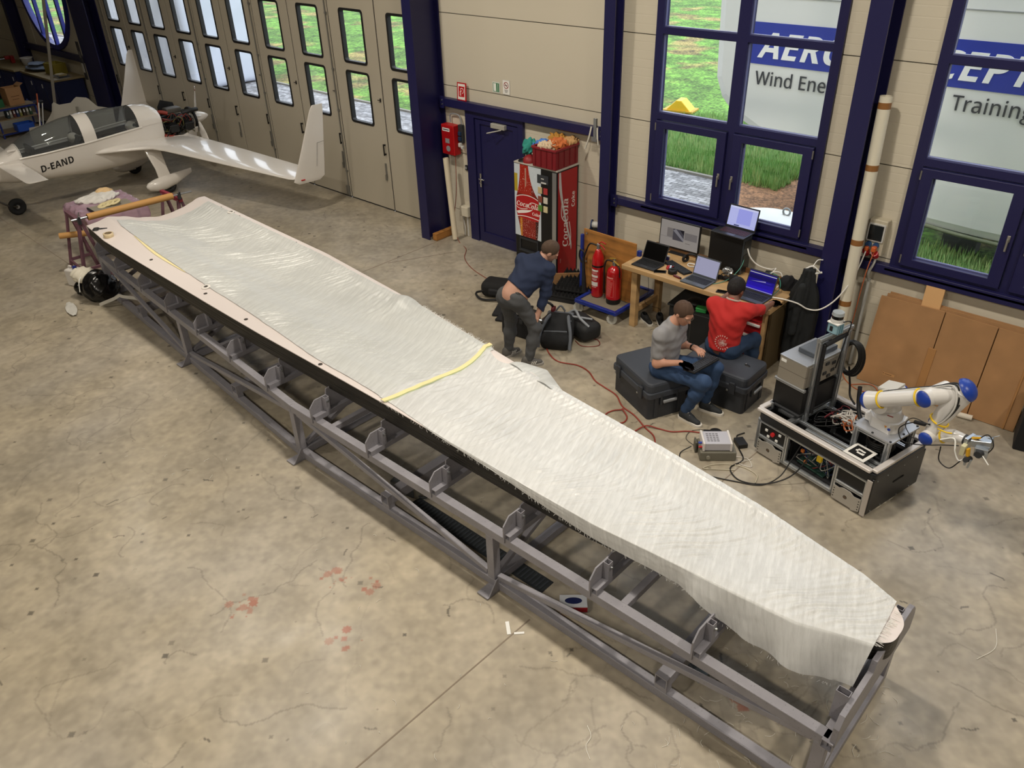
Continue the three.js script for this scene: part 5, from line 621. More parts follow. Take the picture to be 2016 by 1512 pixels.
function hairGeo(style) {
  return isosurf((x, y, z) => { const p = [x, y, z]; let d = ell(p, [0, 0.03, -0.016], [0.084 + style.v, 0.106 + style.v, 0.106 + style.v]) + 0.007 * (vnoise(x * 90 + z * 40, y * 40 + z * 60) - 0.5); const line = style.front - y + 0.5 * (z - 0.06) * (z > 0.02 ? -0.4 : 0), nape = -0.055 - y; const side = (z - 0.0) * 0.9 - (y - 0.0) * 1.0 - style.temple; return Math.max(d, nape + (z < -0.03 ? 0 : 0.05), Math.min(side, 0.03 - y + style.front) > 0 ? Math.max(side * 0.7, 0) : -1, z > 0.06 ? style.front + 0.03 - y : -1); }, [-0.12, -0.1, -0.15], [0.12, 0.17, 0.13], 0.006);
}
function handGeo(curl, spread, mirror) {   // fingers along +z, back of hand +y, thumb towards +x (mirror flips)
  const bones = [[[-0.026, 0, 0], [-0.024, 0.002, 0.075], 0.017, 0.013], [[0, 0.002, 0], [0, 0.004, 0.085], 0.018, 0.014], [[0.024, 0, 0], [0.024, 0.002, 0.078], 0.018, 0.014]];
  for (const [x, l, z] of [[-0.03, 0.058, 0.074], [-0.011, 0.074, 0.08], [0.009, 0.08, 0.083], [0.028, 0.07, 0.078]]) { let p = [x, 0.003, z], a = curl * 0.5; for (let k = 0; k < 3; k++) { const s = l * [0.45, 0.3, 0.25][k], q = [p[0] + x * spread * s * 5, p[1] - Math.sin(a) * s, p[2] + Math.cos(a) * s]; bones.push([p, q, 0.0092 - k * 0.0008, 0.0086 - k * 0.0009]); p = q; a += curl * 0.75; } }
  let p = [0.03, -0.003, 0.02]; for (const q of [[0.056, -0.01, 0.05], [0.066, -0.016, 0.078], [0.066, -0.02, 0.1]]) { bones.push([p, q, 0.0125, 0.0098]); p = q; }
  const g = surf(bones, 0.008, 0.0045); if (mirror) g.scale(-1, 1, 1); return g;
}
function setAt(g, fwd, up, at) { g.applyMatrix4(frameOf(fwd, up)); g.translate(...at); return g; }
function shoeParts(t, heel, toe, name, mU, mS, mX) {
  const d = V(...sub(toe, heel)), L = d.length(), yaw = Math.atan2(d.x, d.z), c = mix(heel, toe, 0.5), b = 0.0;
  const up = isosurf((x, y, z) => Math.max(smin(smin(cap([x, y, z], [0, 0.052, -L * 0.32], [0, 0.036, L * 0.33], 0.045, 0.034), cap([x, y, z], [0, 0.1, -L * 0.28], [0, 0.06, L * 0.02], 0.042, 0.036), 0.04), 9, 0.01), 0.018 - y), [-0.07, 0, -L / 2 - 0.03], [0.07, 0.16, L / 2 + 0.03], 0.0085);
  const s = obj(name, place(up, c[0], b, c[2], 0, yaw, 0), mU, t); obj('sole', ext(rrect(0.088, L, 0.042, 0, 0, 6), 0.026, 0.004, [], c[0], 0.0155, c[2], PI / 2, 0, -yaw), mS, s); s.children[0].geometry = mg(place(ext(rrect(0.088, L, 0.042, 0, 0, 6), 0.026, 0.004, [], 0, 0.0155, 0, PI / 2), c[0], 0, c[2], 0, yaw, 0));
  obj('laces', [-0.02, 0.005, 0.03].map((z) => place(rod([-0.022, 0.1 - z * 0.7, z], [0.022, 0.1 - z * 0.7, z], 0.0035, 5), c[0], 0, c[2], 0, yaw, 0)), mX || mS, s);
  if (mX) obj('stripe', [-0.02, 0.005, 0.03].flatMap((z) => [-1, 1].map((k) => place(B(0.003, 0.05, 0.012, k * 0.046, 0.055, z, 0.5), c[0], 0, c[2], 0, yaw, 0))), mX, s);
}
function person(label, base, J, o) {
  const t = thing('person', label, 'person', base); const R = (p) => sub(p, base); const j = {}; for (const k in J) j[k] = R(J[k]);
  const skin = mat(o.skin, 0.55), sh = mat(o.shirt, 0.85), tr = mat(o.trousers, 0.85);
  const tor = (e) => [[mix(j.hipL, j.hipR, 0.25), mix(j.hipL, j.hipR, 0.75), 0.115 + e, 0.115 + e], [j.pelvis, j.chest, 0.125 + e, 0.135 + e], [mix(j.pelvis, j.hipL, 0.7), mix(j.chest, j.shL, 0.5), 0.08 + e, 0.1 + e], [mix(j.pelvis, j.hipR, 0.7), mix(j.chest, j.shR, 0.5), 0.08 + e, 0.1 + e], [j.shL, j.shR, 0.068 + e, 0.068 + e], [j.chest, j.neck, 0.11 + e, 0.06 + e]];
  const arm = (s, e, to = 1) => { const a = j['sh' + s], b = j['el' + s], w = j['wr' + s]; const out = [[a, mix(a, b, Math.min(1, to)), 0.056 + e, 0.045 + e]]; if (to > 1) out.push([b, mix(b, w, to - 1), 0.043 + e, lerp(0.043, 0.03, to - 1) + e]); return out; };
  const leg = (s, e, to = 2) => { const a = j['hip' + s], b = j['kn' + s], w = j['an' + s]; return [[a, b, 0.086 + e, 0.06 + e], [b, mix(b, w, 0.4), 0.056 + e, 0.058 + e], [mix(b, w, 0.4), mix(b, w, to - 1), 0.058 + e, 0.042 + e]]; };
  const parts = [surf([...tor(0), [j.neck, mix(j.neck, j.head, 0.6), 0.056, 0.054], ...arm('L', 0, 2), ...arm('R', 0, 2), ...leg('L', 0), ...leg('R', 0)], 0.05, 0.013), setAt(headGeo(), o.face, o.headUp || [0, 1, 0], j.head)];
  for (const s of ['L', 'R']) parts.push(setAt(handGeo(o.curl, 0.5, (s === 'L') !== !!o.flip), sub(J['ha' + s], J['wr' + s]), o.handUp || [0, 1, 0], j['wr' + s]));
  obj('body', parts, skin, t);
  obj('hair', setAt(hairGeo(o.hairStyle), o.face, o.headUp || [0, 1, 0], j.head), mat(o.hair, 0.8), t);
  const wr = (a) => (d, x, y, z) => d + a * (Math.sin(x * 38 + y * 61 + 6 * vnoise(x * 9, y * 9 + z * 9)) * 0.5 + 1.2 * (vnoise(x * 17 + 3, y * 17 + z * 15) - 0.5));
  const neckCut = (f) => (d, x, y, z) => Math.max(f(d, x, y, z), (o.neckR || 0.075) - Math.hypot(x - j.head[0], y - j.head[1], z - j.head[2]) + 0.045);
  const hem = o.hem ? (f) => { const n = V(...sub(j.chest, j.pelvis)).normalize(), p0 = mix(j.pelvis, j.chest, o.hem); return (d, x, y, z) => { const s = (x - p0[0]) * n.x + (y - p0[1]) * n.y + (z - p0[2]) * n.z; return Math.max(f(d, x, y, z), -s); }; } : (f) => f;
  const shirt = obj(o.shirtName, surf([...tor(0.016), ...arm('L', 0.018, o.sleeve), ...arm('R', 0.018, o.sleeve), ...(o.hood ? [[mix(j.neck, j.head, 0.1), mix(j.neck, j.chest, 0.15), 0.085, 0.09], [mix(j.shL, j.neck, 0.6), mix(j.shR, j.neck, 0.6), 0.07, 0.07]] : [])], 0.045, 0.012, hem(neckCut(wr(0.007)))), sh, t);
  if (o.hem) t.userData.pose = undefined;
  obj('trousers', surf([[mix(j.hipL, j.hipR, 0.2), mix(j.hipL, j.hipR, 0.8), 0.128, 0.128], [mix(j.pelvis, j.hipL, 0.6), mix(j.pelvis, j.hipR, 0.6), 0.118, 0.118], ...leg('L', 0.014, 1.94), ...leg('R', 0.014, 1.94)], 0.05, 0.012, (d, x, y, z) => { const n = V(...sub(j.chest, j.pelvis)).normalize(), s = (x - j.pelvis[0]) * n.x + (y - j.pelvis[1]) * n.y + (z - j.pelvis[2]) * n.z; return Math.max(wr(0.006)(d, x, y, z), s - (o.waist ?? 0.04)); }), tr, t);
  const u = V(...sub(j.chest, j.pelvis)).normalize(), at = V(...j.pelvis).addScaledVector(u, (o.waist ?? 0.04) - 0.015);
  if (o.belt) obj('belt', surf([[mix(j.hipL, j.hipR, 0.2), mix(j.hipL, j.hipR, 0.8), 0.133, 0.133], [mix(j.pelvis, j.hipL, 0.6), mix(j.pelvis, j.hipR, 0.6), 0.123, 0.123]], 0.05, 0.011, (d, x, y, z) => { const s = (x - at.x) * u.x + (y - at.y) * u.y + (z - at.z) * u.z; return Math.max(d, Math.abs(s) - 0.02); }), black, t);
  return { t, j, shirt };
}
{ // standing man bent forward, hands on knees
  const J = { pelvis: [-5.78, 0.93, 2.62], chest: [-5.69, 1.14, 2.38], neck: [-5.64, 1.29, 2.27], head: [-5.565, 1.385, 2.18], hipL: [-5.87, 0.88, 2.62], hipR: [-5.69, 0.88, 2.6], knL: [-5.95, 0.49, 2.46], knR: [-5.57, 0.5, 2.45], anL: [-5.95, 0.09, 2.52], anR: [-5.6, 0.09, 2.54], shL: [-5.84, 1.25, 2.35], shR: [-5.52, 1.2, 2.27], elL: [-5.98, 0.98, 2.2], elR: [-5.52, 0.93, 2.31], wrL: [-5.95, 0.68, 2.36], wrR: [-5.55, 0.63, 2.44], haL: [-5.95, 0.56, 2.4], haR: [-5.565, 0.53, 2.47] };
  const { t } = person('man in navy hoodie and grey jeans bending forward with hands on knees', [-5.78, 0, 2.5], J, { skin: '#b98d78', shirt: '#1b2742', trousers: '#4b4c4e', hair: '#4c3a2c', face: [0.55, -0.6, -0.58], headUp: [0.4, 0.75, -0.2], curl: 0.5, handUp: [0.5, 0, -0.8], shirtName: 'hoodie', sleeve: 1.96, hood: true, hem: 0.3, waist: 0.075, belt: true, hairStyle: { v: 0, front: 0.05, temple: 0.02 } });
  const rel = (p) => [p[0] + 5.78, p[1], p[2] - 2.5], g1 = mat('#5d5a56', 0.8), st = mat('#d9d6cf', 0.6);
  shoeParts(t, rel([-5.655, 0, 2.63]), rel([-5.5, 0, 2.38]), 'shoe', g1, mat('#9c978f', 0.7), st); shoeParts(t, rel([-5.97, 0, 2.62]), rel([-5.92, 0, 2.33]), 'shoe', g1, mat('#9c978f', 0.7), st);
}
{ // man in grey shirt typing on a keyboard in his lap
  const J = { pelvis: [-3.93, 0.55, 2.22], chest: [-3.92, 0.82, 2.21], neck: [-3.87, 1.03, 2.2], head: [-3.77, 1.165, 2.17], hipL: [-3.9, 0.51, 2.12], hipR: [-3.9, 0.51, 2.32], knL: [-3.43, 0.55, 1.98], knR: [-3.38, 0.54, 2.3], anL: [-3.5, 0.1, 2.0], anR: [-3.57, 0.1, 2.29], shL: [-3.89, 0.96, 2.03], shR: [-3.89, 0.95, 2.38], elL: [-3.86, 0.69, 1.99], elR: [-3.88, 0.64, 2.43], wrL: [-3.69, 0.72, 2.01], wrR: [-3.63, 0.715, 2.37], haL: [-3.56, 0.71, 2.06], haR: [-3.5, 0.7, 2.33] };
  const { t } = person('man in grey shirt and jeans sitting on the case and typing', [-3.7, 0, 2.2], J, { skin: '#c08e76', shirt: '#8c8b8d', trousers: '#2a4264', hair: '#4a3527', face: [0.88, -0.42, 0.12], curl: 0.45, flip: true, shirtName: 'shirt', sleeve: 0.72, waist: 0.13, hem: 0.02, hairStyle: { v: 0.004, front: 0.035, temple: 0.03 } });
  const rel = (p) => [p[0] + 3.7, p[1], p[2] - 2.2], sm = mat('#24272a', 0.8), so = mat('#d3cdc2', 0.6);
  shoeParts(t, rel([-3.64, 0, 2.29]), rel([-3.335, 0, 2.33]), 'shoe', sm, so); shoeParts(t, rel([-3.56, 0, 2.02]), rel([-3.27, 0, 1.98]), 'shoe', sm, so);
  const gl = obj('glasses', [setAt(mg([place(new THREE.TorusGeometry(0.021, 0.0018, 6, 16), 0.03, 0.004, 0.104), place(new THREE.TorusGeometry(0.021, 0.0018, 6, 16), -0.03, 0.004, 0.104), rod([-0.01, 0.006, 0.105], [0.01, 0.006, 0.105], 0.0018, 5), rod([0.052, 0.008, 0.1], [0.082, 0.004, -0.01], 0.002, 5), rod([-0.052, 0.008, 0.1], [-0.082, 0.004, -0.01], 0.002, 5)]), [0.88, -0.42, 0.12], [0, 1, 0], rel(J.head))], mat('#9c8e80', 0.3, 0.6), t);
  obj('wristwatch', rod(rel([-3.72, 0.712, 2.005]), rel([-3.7, 0.716, 2.01]), 0.037, 16), black, t);
  const k = thing('lap_keyboard', 'black keyboard on the lap of the man in the grey shirt', 'keyboard', [-3.5, 0.655, 2.17], -PI / 2 - 0.12); obj('base', RB(0.42, 0.02, 0.15, 0.006, 0, 0, 0, 0.12), blackMat, k); const kk = []; for (let r = 0; r < 5; r++) for (let c = 0; c < 17; c++) kk.push(B(0.018, 0.008, 0.019, (c - 8) * 0.0235, 0.013, (r - 2) * 0.025)); const kg = mg(kk); kg.rotateX(0.12); obj('keys', kg, mat('#24262a', 0.5), k);
}
{ // man in red shirt seen from behind
  const J = { pelvis: [-3.63, 0.55, 1.5], chest: [-3.63, 0.83, 1.46], neck: [-3.635, 1.03, 1.39], head: [-3.65, 1.15, 1.29], hipL: [-3.73, 0.52, 1.48], hipR: [-3.53, 0.52, 1.48], knL: [-3.84, 0.52, 1.1], knR: [-3.44, 0.53, 1.12], anL: [-3.84, 0.1, 1.12], anR: [-3.44, 0.1, 1.14], shL: [-3.82, 0.97, 1.43], shR: [-3.44, 0.985, 1.38], elL: [-3.92, 0.85, 1.16], elR: [-3.37, 0.95, 1.17], wrL: [-3.87, 0.925, 0.97], wrR: [-3.37, 0.935, 0.94], haL: [-3.82, 0.92, 0.86], haR: [-3.37, 0.925, 0.82] };
  const { t, shirt } = person('man in red polo shirt sitting with his back turned at the laptop', [-3.63, 0, 1.4], J, { skin: '#7a5443', shirt: '#b3221f', trousers: '#1e3450', hair: '#151010', face: [0.15, -0.3, -0.94], curl: 0.5, flip: true, shirtName: 'polo_shirt', sleeve: 0.85, waist: 0.13, hem: -0.12, hairStyle: { v: 0.006, front: 0.04, temple: 0.035 } });
  const rel = (p) => [p[0] + 3.63, p[1], p[2] - 1.4]; obj('collar', place(new THREE.TorusGeometry(0.072, 0.011, 8, 24), 0.0, 1.065, -0.03, PI / 2 - 0.35), mat('#b9a79c', 0.8), t);
  const pr = grid(14, 14, (u, v) => { const a = (u - 0.5) * 0.2, y = (v - 0.5) * 0.2; return [0.06 + a, 0.66 + y, 0.235 - 2.2 * (a + 0.06) * (a + 0.06) * 0.5 + 0.0 - 0.18 * y * 0.4]; }); 
  obj('back_print', pr, mat('#ffffff', 0.85, 0, { transparent: true, map: canvasTex(256, 256, (c) => { c.clearRect(0, 0, 256, 256); c.translate(128, 128); c.fillStyle = '#d9b9b0'; c.strokeStyle = '#d9b9b0'; for (let k = 0; k < 15; k++) { c.save(); c.rotate(k / 15 * 2 * PI * 0.8 + 2.2); c.fillRect(-7, -112, 13, 22); c.restore(); } let q = 5; for (let k = 0; k < 240; k++) { q = (q * 16807) % 2147483647; const a = q / 2147483647 * 7; q = (q * 16807) % 2147483647; const r = q / 2147483647 * 70; c.fillRect(Math.cos(a) * r, Math.sin(a) * r, 6, 5); } }), alphaTest: 0.5 }), t);
  const ms = thing('computer_mouse', 'dark mouse under the right hand of the man in red', 'mouse', [-3.365, 0.882, 0.86], 0.1); obj('shell', place(new THREE.SphereGeometry(1, 14, 8, 0, 2 * PI, 0, PI / 2).scale(0.03, 0.03, 0.05)), black, ms); obj('wheel', C(0.007, 0.007, 0.006, 8, 0, 0.029, -0.025, 0, 0, PI / 2), grey, ms);
}
// ---------- mobile robot platform with arm ----------
{
  const t = thing('robot_platform', 'black and aluminium mobile robot platform with open cable bay', 'robot platform', [-2.02, 0, 2.115], -0.224);
  const sg = (n, l) => { const g = new THREE.Group(); g.name = n; g.userData.label = l; t.add(g); return g; };
  const prof = (a, b, w = 0.04) => [beam(a, b, w, w, 0.003)], X = [-0.62, -0.285, 0.28, 0.6], zf = 0.345, zb = -0.42;
  const slot = mat('#83878a', 0.4, 0.7);
  const P = (a, b, w) => { const m = obj('profile_bar', prof(a, b, w), alu, t); const A = V(...a), D = V(...b).sub(A), n = Math.abs(D.x) > Math.abs(D.y) + Math.abs(D.z) ? [[0, 0, 1], [0, 1, 0]] : Math.abs(D.y) > Math.abs(D.z) ? [[0, 0, 1], [1, 0, 0]] : [[1, 0, 0], [0, 1, 0]]; for (const q of n) { const o = V(...q).multiplyScalar((w || 0.04) / 2 - 0.001); obj('groove', beam(A.clone().add(o), A.clone().add(D).add(o), 0.009, 0.009, 0.001), slot, m); } return m; };
  for (const x of X) { P([x, 0.05, zf], [x, 0.4, zf]); P([x, 0.05, zb], [x, 0.4, zb]); }
  P([-0.64, 0.39, zf], [0.62, 0.39, zf]); P([-0.64, 0.39, zb], [0.62, 0.39, zb]); P([-0.64, 0.07, zf], [0.62, 0.07, zf]); P([-0.64, 0.07, zb], [0.62, 0.07, zb]); P([-0.62, 0.21, zf], [-0.285, 0.21, zf], 0.035); P([0.28, 0.215, zf], [0.6, 0.215, zf], 0.035);
  P([-0.2, 0.43, 0.2], [0.62, 0.43, 0.2]); P([-0.64, 0.43, 0.12], [0.62, 0.43, 0.12], 0.035); P([-0.64, 0.43, -0.3], [0.62, 0.43, -0.3]); P([-0.36, 0.45, zf - 0.05], [-0.36, 0.45, zb], 0.05);
  obj('top_skirt', [ext(rrect(1.3, 0.82, 0.06), 0.075, 0.006, [rrect(1.18, 0.7, 0.03)], 0, 0.438, -0.04, PI / 2)], mat('#15171b', 0.35), t);
  for (const [a, b] of [[[-0.67, 0.5, 0.345], [0.6, 0.5, 0.345]], [[0.615, 0.5, 0.33], [0.615, 0.5, -0.43]], [[-0.655, 0.5, 0.33], [-0.655, 0.5, -0.43]], [[-0.64, 0.5, -0.43], [0.6, 0.5, -0.43]]]) obj('bumper_bar', beam(a, b, 0.06, 0.035, 0.012), mat('#d5cfca', 0.4, 0.3), t);
  obj('end_panel', [RB(0.025, 0.4, 0.8, 0.01, 0.638, 0.235, -0.04)], mat('#141518', 0.3), t); obj('end_slot', [B(0.006, 0.014, 0.16, 0.652, 0.26, -0.06)], mat('#020202', 0.9), t);
  obj('corner_strip', [RB(0.05, 0.4, 0.012, 0.003, 0.62, 0.22, zf + 0.024)], mat('#b9b2ac', 0.4, 0.3), t); obj('end_panel', [RB(0.02, 0.36, 0.74, 0.006, -0.645, 0.23, -0.04)], mat('#141518', 0.3), t); obj('back_panel', RB(1.22, 0.34, 0.015, 0.004, 0, 0.23, zb - 0.026), mat('#141518', 0.3), t);
  obj('panel_screw', [-0.3, -0.1, 0.15, 0.3].flatMap((z) => [0.06, 0.4].map((y) => C(0.007, 0.007, 0.006, 8, 0.653, y, z, 0, 0, PI / 2))), steel, t);
  const bay = obj('control_panel', RB(0.3, 0.15, 0.01, 0.003, -0.452, 0.3, zf), black, t); obj('switch', [[-0.53, 0.31], [-0.4, 0.25], [-0.5, 0.25], [-0.37, 0.33]].map(([x, y]) => RB(0.03, 0.024, 0.014, 0.003, x, y, zf + 0.008)), white, bay); obj('stop_button', [C(0.022, 0.022, 0.02, 16, -0.45, 0.3, zf + 0.014, PI / 2)], mat('#c6262c', 0.4), bay);
  obj('blank_panel', RB(0.28, 0.14, 0.01, 0.003, 0.44, 0.3, zf), black, t);
  for (const x of [-0.455, 0.44]) { const b = obj('motor_plate', ext([[-0.145, -0.08], [0.06, -0.08], [0.07, -0.095], [0.145, -0.07], [0.145, 0.07], [0.07, 0.06], [0.03, 0.085], [-0.05, 0.085], [-0.09, 0.065], [-0.145, 0.07]], 0.008, 0.001, [rrect(0.04, 0.04, 0.019, -0.01, 0)], x, 0.105, zf + 0.024), mat('#b3afa8', 0.4, 0.5), t); obj('axle', C(0.015, 0.015, 0.04, 14, x - 0.01, 0.105, zf + 0.01, PI / 2), mat('#6b5c4e', 0.4, 0.6), b); obj('plate_hole', [-0.05, -0.02, 0.01, 0.04].flatMap((y) => [-0.13, 0.13].map((q) => C(0.006, 0.006, 0.003, 8, x + q, 0.105 + y, zf + 0.029, PI / 2))), black, b); }
  for (const [x, z] of [[-0.45, 0.26], [0.44, 0.26], [-0.45, -0.34], [0.44, -0.34]]) obj('wheel', C(0.085, 0.085, 0.06, 20, x, 0.086, z, PI / 2), rubber, t);
  obj('base_plate', B(1.2, 0.01, 0.72, 0, 0.09, -0.04), blackMat, t); obj('inner_wall', B(0.02, 0.28, 0.6, -0.26, 0.24, 0), black, t); obj('inner_wall', B(0.02, 0.28, 0.6, 0.26, 0.24, 0), black, t);
  // cable tangles
  const tangle = (name, c, r, n, col, rad, sd) => { seed = sd; for (let k = 0; k < n; k++) { const pts = Array.from({ length: 6 }, () => [c[0] + rr(-r[0], r[0]), c[1] + rr(-r[1], r[1]), c[2] + rr(-r[2], r[2])]); obj(name, tube(pts, rad, 36, 5), mat(Array.isArray(col) ? col[k % col.length] : col, 0.5), t); } };
  tangle('bay_cable', [0, 0.2, 0.2], [0.22, 0.1, 0.12], 12, ['#7d1d22', '#1c2f6a', '#8d8a84', '#123', '#20343a', '#16181c'], 0.005, 77); obj('yellow_relay', [RB(0.05, 0.06, 0.03, 0.004, 0.05, 0.27, 0.28)], yellow, t); obj('circuit_board', [B(0.3, 0.012, 0.16, -0.02, 0.13, 0.22, 0.2, 0, -0.1)], mat('#17352c', 0.5), t); obj('orange_fuse', [B(0.03, 0.03, 0.02, -0.13, 0.27, 0.3), B(0.02, 0.03, 0.02, -0.08, 0.17, 0.3)], mat('#c8702c', 0.5), t);
  tangle('white_cable_tangle', [0.03, 0.53, -0.15], [0.17, 0.06, 0.14], 9, ['#d8d3cb', '#c9c4bc', '#b9602f', '#d8d3cb'], 0.007, 91); tangle('dark_cable_tangle', [-0.12, 0.5, -0.1], [0.14, 0.06, 0.2], 7, ['#0f0f10', '#6a1f26', '#101114'], 0.006, 133);
  obj('cable_duct', tube([[-0.02, 0.85, -0.25], [0.02, 0.7, -0.22], [0.1, 0.6, -0.16], [0.2, 0.56, -0.12]], 0.02, 30, 8), mat('#1a1c20', 0.6), t);
  // computers on the rear end
  obj('upper_computer', RB(0.31, 0.25, 0.52, 0.006, -0.475, 0.955, -0.06), mat('#a39d92', 0.4, 0.5), t); obj('computer_lid', RB(0.315, 0.012, 0.525, 0.003, -0.475, 1.083, -0.06), mat('#bfc4cc', 0.3, 0.7), t); obj('seam', B(0.313, 0.004, 0.522, -0.475, 0.955, -0.06), mat('#5d584f', 0.6), t); obj('label', B(0.06, 0.03, 0.002, -0.58, 1.04, 0.202), white, t);
  obj('port_panel', RB(0.012, 0.22, 0.46, 0.003, -0.316, 0.95, -0.06), mat('#9a958c', 0.35, 0.6), t); obj('port', [[-0.2, 1.0], [-0.1, 1.02], [0.0, 1.0], [-0.2, 0.92], [-0.08, 0.92], [0.04, 0.93], [-0.15, 0.87], [0.0, 0.87]].map(([z, y]) => B(0.012, 0.03, 0.05, -0.308, y, z)), mat('#35383c', 0.4, 0.5), t);
  P([-0.65, 0.815, 0.19], [-0.3, 0.815, 0.19], 0.03); P([-0.65, 0.815, -0.3], [-0.3, 0.815, -0.3], 0.03); obj('lower_computer', RB(0.33, 0.25, 0.5, 0.006, -0.475, 0.67, -0.06), mat('#0c0c0d', 0.5), t); obj('mounting_tray', RB(0.34, 0.02, 0.54, 0.004, -0.475, 0.53, -0.06), darkGrey, t); P([-0.62, 0.46, 0.2], [-0.62, 0.54, 0.2], 0.03); P([-0.62, 0.46, -0.3], [-0.62, 0.54, -0.3], 0.03);
  // mast
  P([-0.3, 0.45, 0.1], [-0.3, 1.32, 0.1], 0.045); P([-0.3, 0.45, -0.32], [-0.3, 1.32, -0.32], 0.045); P([-0.3, 1.345, 0.13], [-0.3, 1.345, -0.36], 0.045); obj('cable_chain', [beam([-0.262, 0.55, 0.08], [-0.262, 1.31, 0.08], 0.03, 0.03, 0.006), tube([[-0.262, 1.3, 0.08], [-0.27, 1.3, -0.1], [-0.3, 1.28, -0.3]], 0.022, 20, 8)], blackMat, t);
  // robot pedestal
  for (const x of [0.24, 0.56]) for (const z of [0.1, -0.27]) P([x, 0.45, z], [x, 0.68, z], 0.045); P([0.22, 0.672, 0.1], [0.58, 0.672, 0.1], 0.035); P([0.22, 0.672, -0.27], [0.58, 0.672, -0.27], 0.035); P([0.56, 0.672, 0.1], [0.56, 0.672, -0.27], 0.035); P([0.24, 0.672, 0.1], [0.24, 0.672, -0.27], 0.035);
  obj('pedestal_plate', ext(rrect(0.4, 0.44, 0.015), 0.014, 0.002, [], 0.4, 0.7, -0.085, PI / 2), mat('#b6b8bd', 0.35, 0.6), t); obj('plate_bolt', [[0.22, 0.12], [0.58, 0.12], [0.22, -0.29], [0.58, -0.29], [0.4, 0.12], [0.58, -0.08], [0.22, -0.08]].map(([x, z]) => C(0.011, 0.011, 0.008, 8, x, 0.712, z)), darkGrey, t);
  obj('coiled_hose', [0, 1, 2, 3].map((k) => place(new THREE.TorusGeometry(0.12 - 0.004 * k, 0.011, 6, 26), 0.4, 0.49 + 0.02 * k, -0.08 + 0.01 * k, PI / 2 - 0.05 * k)), black, t);
  // marker board
  const tag_ = obj('marker_board', RB(0.215, 0.006, 0.215, 0.002, 0.372, 0.503, 0.19), white, t);
  obj('marker_print', plane(0.2, 0.2, 0.372, 0.5072, 0.19, -PI / 2), mat('#ffffff', 0.6, 0, { map: canvasTex(200, 200, (c) => { c.fillStyle = '#e9e7e2'; c.fillRect(0, 0, 200, 200); c.fillStyle = '#0c0c0c'; c.fillRect(22, 22, 156, 156); c.fillStyle = '#e9e7e2'; c.fillRect(60, 58, 40, 24); c.fillRect(52, 82, 24, 24); c.fillRect(100, 62, 36, 22); c.fillRect(78, 106, 40, 24); c.fillRect(118, 100, 30, 30); }) }), tag_);
  // arm
  const wm = mat('#d9d7d4', 0.3, 0, { clearcoat: 0.3 }), bm = mat('#1d3f9e', 0.35), A = sg('robot_arm', 'white robot arm with blue joint caps and yellow bands');
  obj('arm_base', [ext([[-0.1, -0.12], [0.12, -0.12], [0.14, -0.04], [0.14, 0.06], [0.1, 0.13], [-0.08, 0.13], [-0.15, 0.06], [-0.15, -0.08]], 0.09, 0.012, [], 0.4, 0.757, -0.09, PI / 2), lathe([[0.12, 0.79], [0.118, 0.84], [0.095, 0.86], [0.09, 0.9], [0, 0.9]], 28, 0.4, 0, -0.09), RB(0.1, 0.08, 0.14, 0.015, 0.27, 0.755, -0.07)], wm, A);
  obj('warning_mark', [disc(0.014, 16, 0.5, 0.77, 0.048, 0, 0.25)], bm, A); obj('warning_mark', place(new THREE.CircleGeometry(0.016, 3), 0.465, 0.785, 0.049, 0, 0.1, PI / 6), mat('#d8902c', 0.5), A); obj('red_stripe', [B(0.05, 0.008, 0.004, 0.46, 0.875, 0.003, 0, 0.3)], mat('#8c2a2c', 0.5), A);
  obj('shoulder', [rod([0.36, 0.98, -0.24], [0.36, 0.98, 0.08], 0.092, 28), rod([0.39, 0.88, -0.09], [0.37, 0.95, -0.09], 0.1, 24)], wm, A); obj('joint_cap', place(new THREE.SphereGeometry(0.092, 24, 12, 0, 2 * PI, 0, PI / 2).scale(1, 0.75, 1), 0.36, 0.98, -0.24, -PI / 2), bm, A); obj('cover_plate', [B(0.16, 0.02, 0.16, 0.33, 1.07, -0.14, 0.1, 0, 0.25)], mat('#c3c1bb', 0.5), A);
  const dome = (c, n, r, k = 0.75) => { const g = new THREE.SphereGeometry(r, 24, 12, 0, 2 * PI, 0, PI / 2).scale(1, k, 1); g.applyQuaternion(new THREE.Quaternion().setFromUnitVectors(V(0, 1, 0), V(...n).normalize())); g.translate(...c); return g; };
  const S1 = [0.28, 0.985, 0.08], E1 = [0.74, 1.24, 0.04];
  obj('lower_arm', [rod(S1, E1, 0.068, 28), rod([0.27, 0.98, 0.08], [0.38, 1.04, 0.075], 0.084, 28, 0.07)], wm, A); obj('joint_cap', dome([0.27, 0.98, 0.08], [-1, -0.5, 0.05], 0.084, 0.85), bm, A);
  const ring = (c, n, r, nm = 'yellow_band') => { const g = new THREE.TorusGeometry(r, 0.008, 8, 28); g.applyQuaternion(new THREE.Quaternion().setFromUnitVectors(V(0, 0, 1), V(...n).normalize())); g.translate(...c); obj(nm, g, yellow, A); };
  ring([0.38, 1.04, 0.075], [0.46, 0.255, 0], 0.074); ring([0.68, 1.207, 0.045], [0.46, 0.255, 0], 0.074);
  obj('elbow', [rod([0.74, 1.24, 0.09], [0.8, 1.28, -0.14], 0.076, 28), rod([0.76, 1.25, 0.02], [0.95, 1.34, -0.06], 0.076, 28, 0.085)], wm, A); obj('joint_cap', dome([0.74, 1.24, 0.09], [-0.15, 0.1, 1], 0.076, 0.5), bm, A);
  obj('joint_cap', dome([0.97, 1.38, -0.07], [0.75, 0.75, -0.35], 0.105, 0.75), bm, A); obj('upper_arm', [rod([0.955, 1.365, -0.065], [0.86, 1.04, -0.01], 0.1, 28, 0.066), dome([0.955, 1.365, -0.065], [0.3, 1, -0.2], 0.1, 0.4)], wm, A);
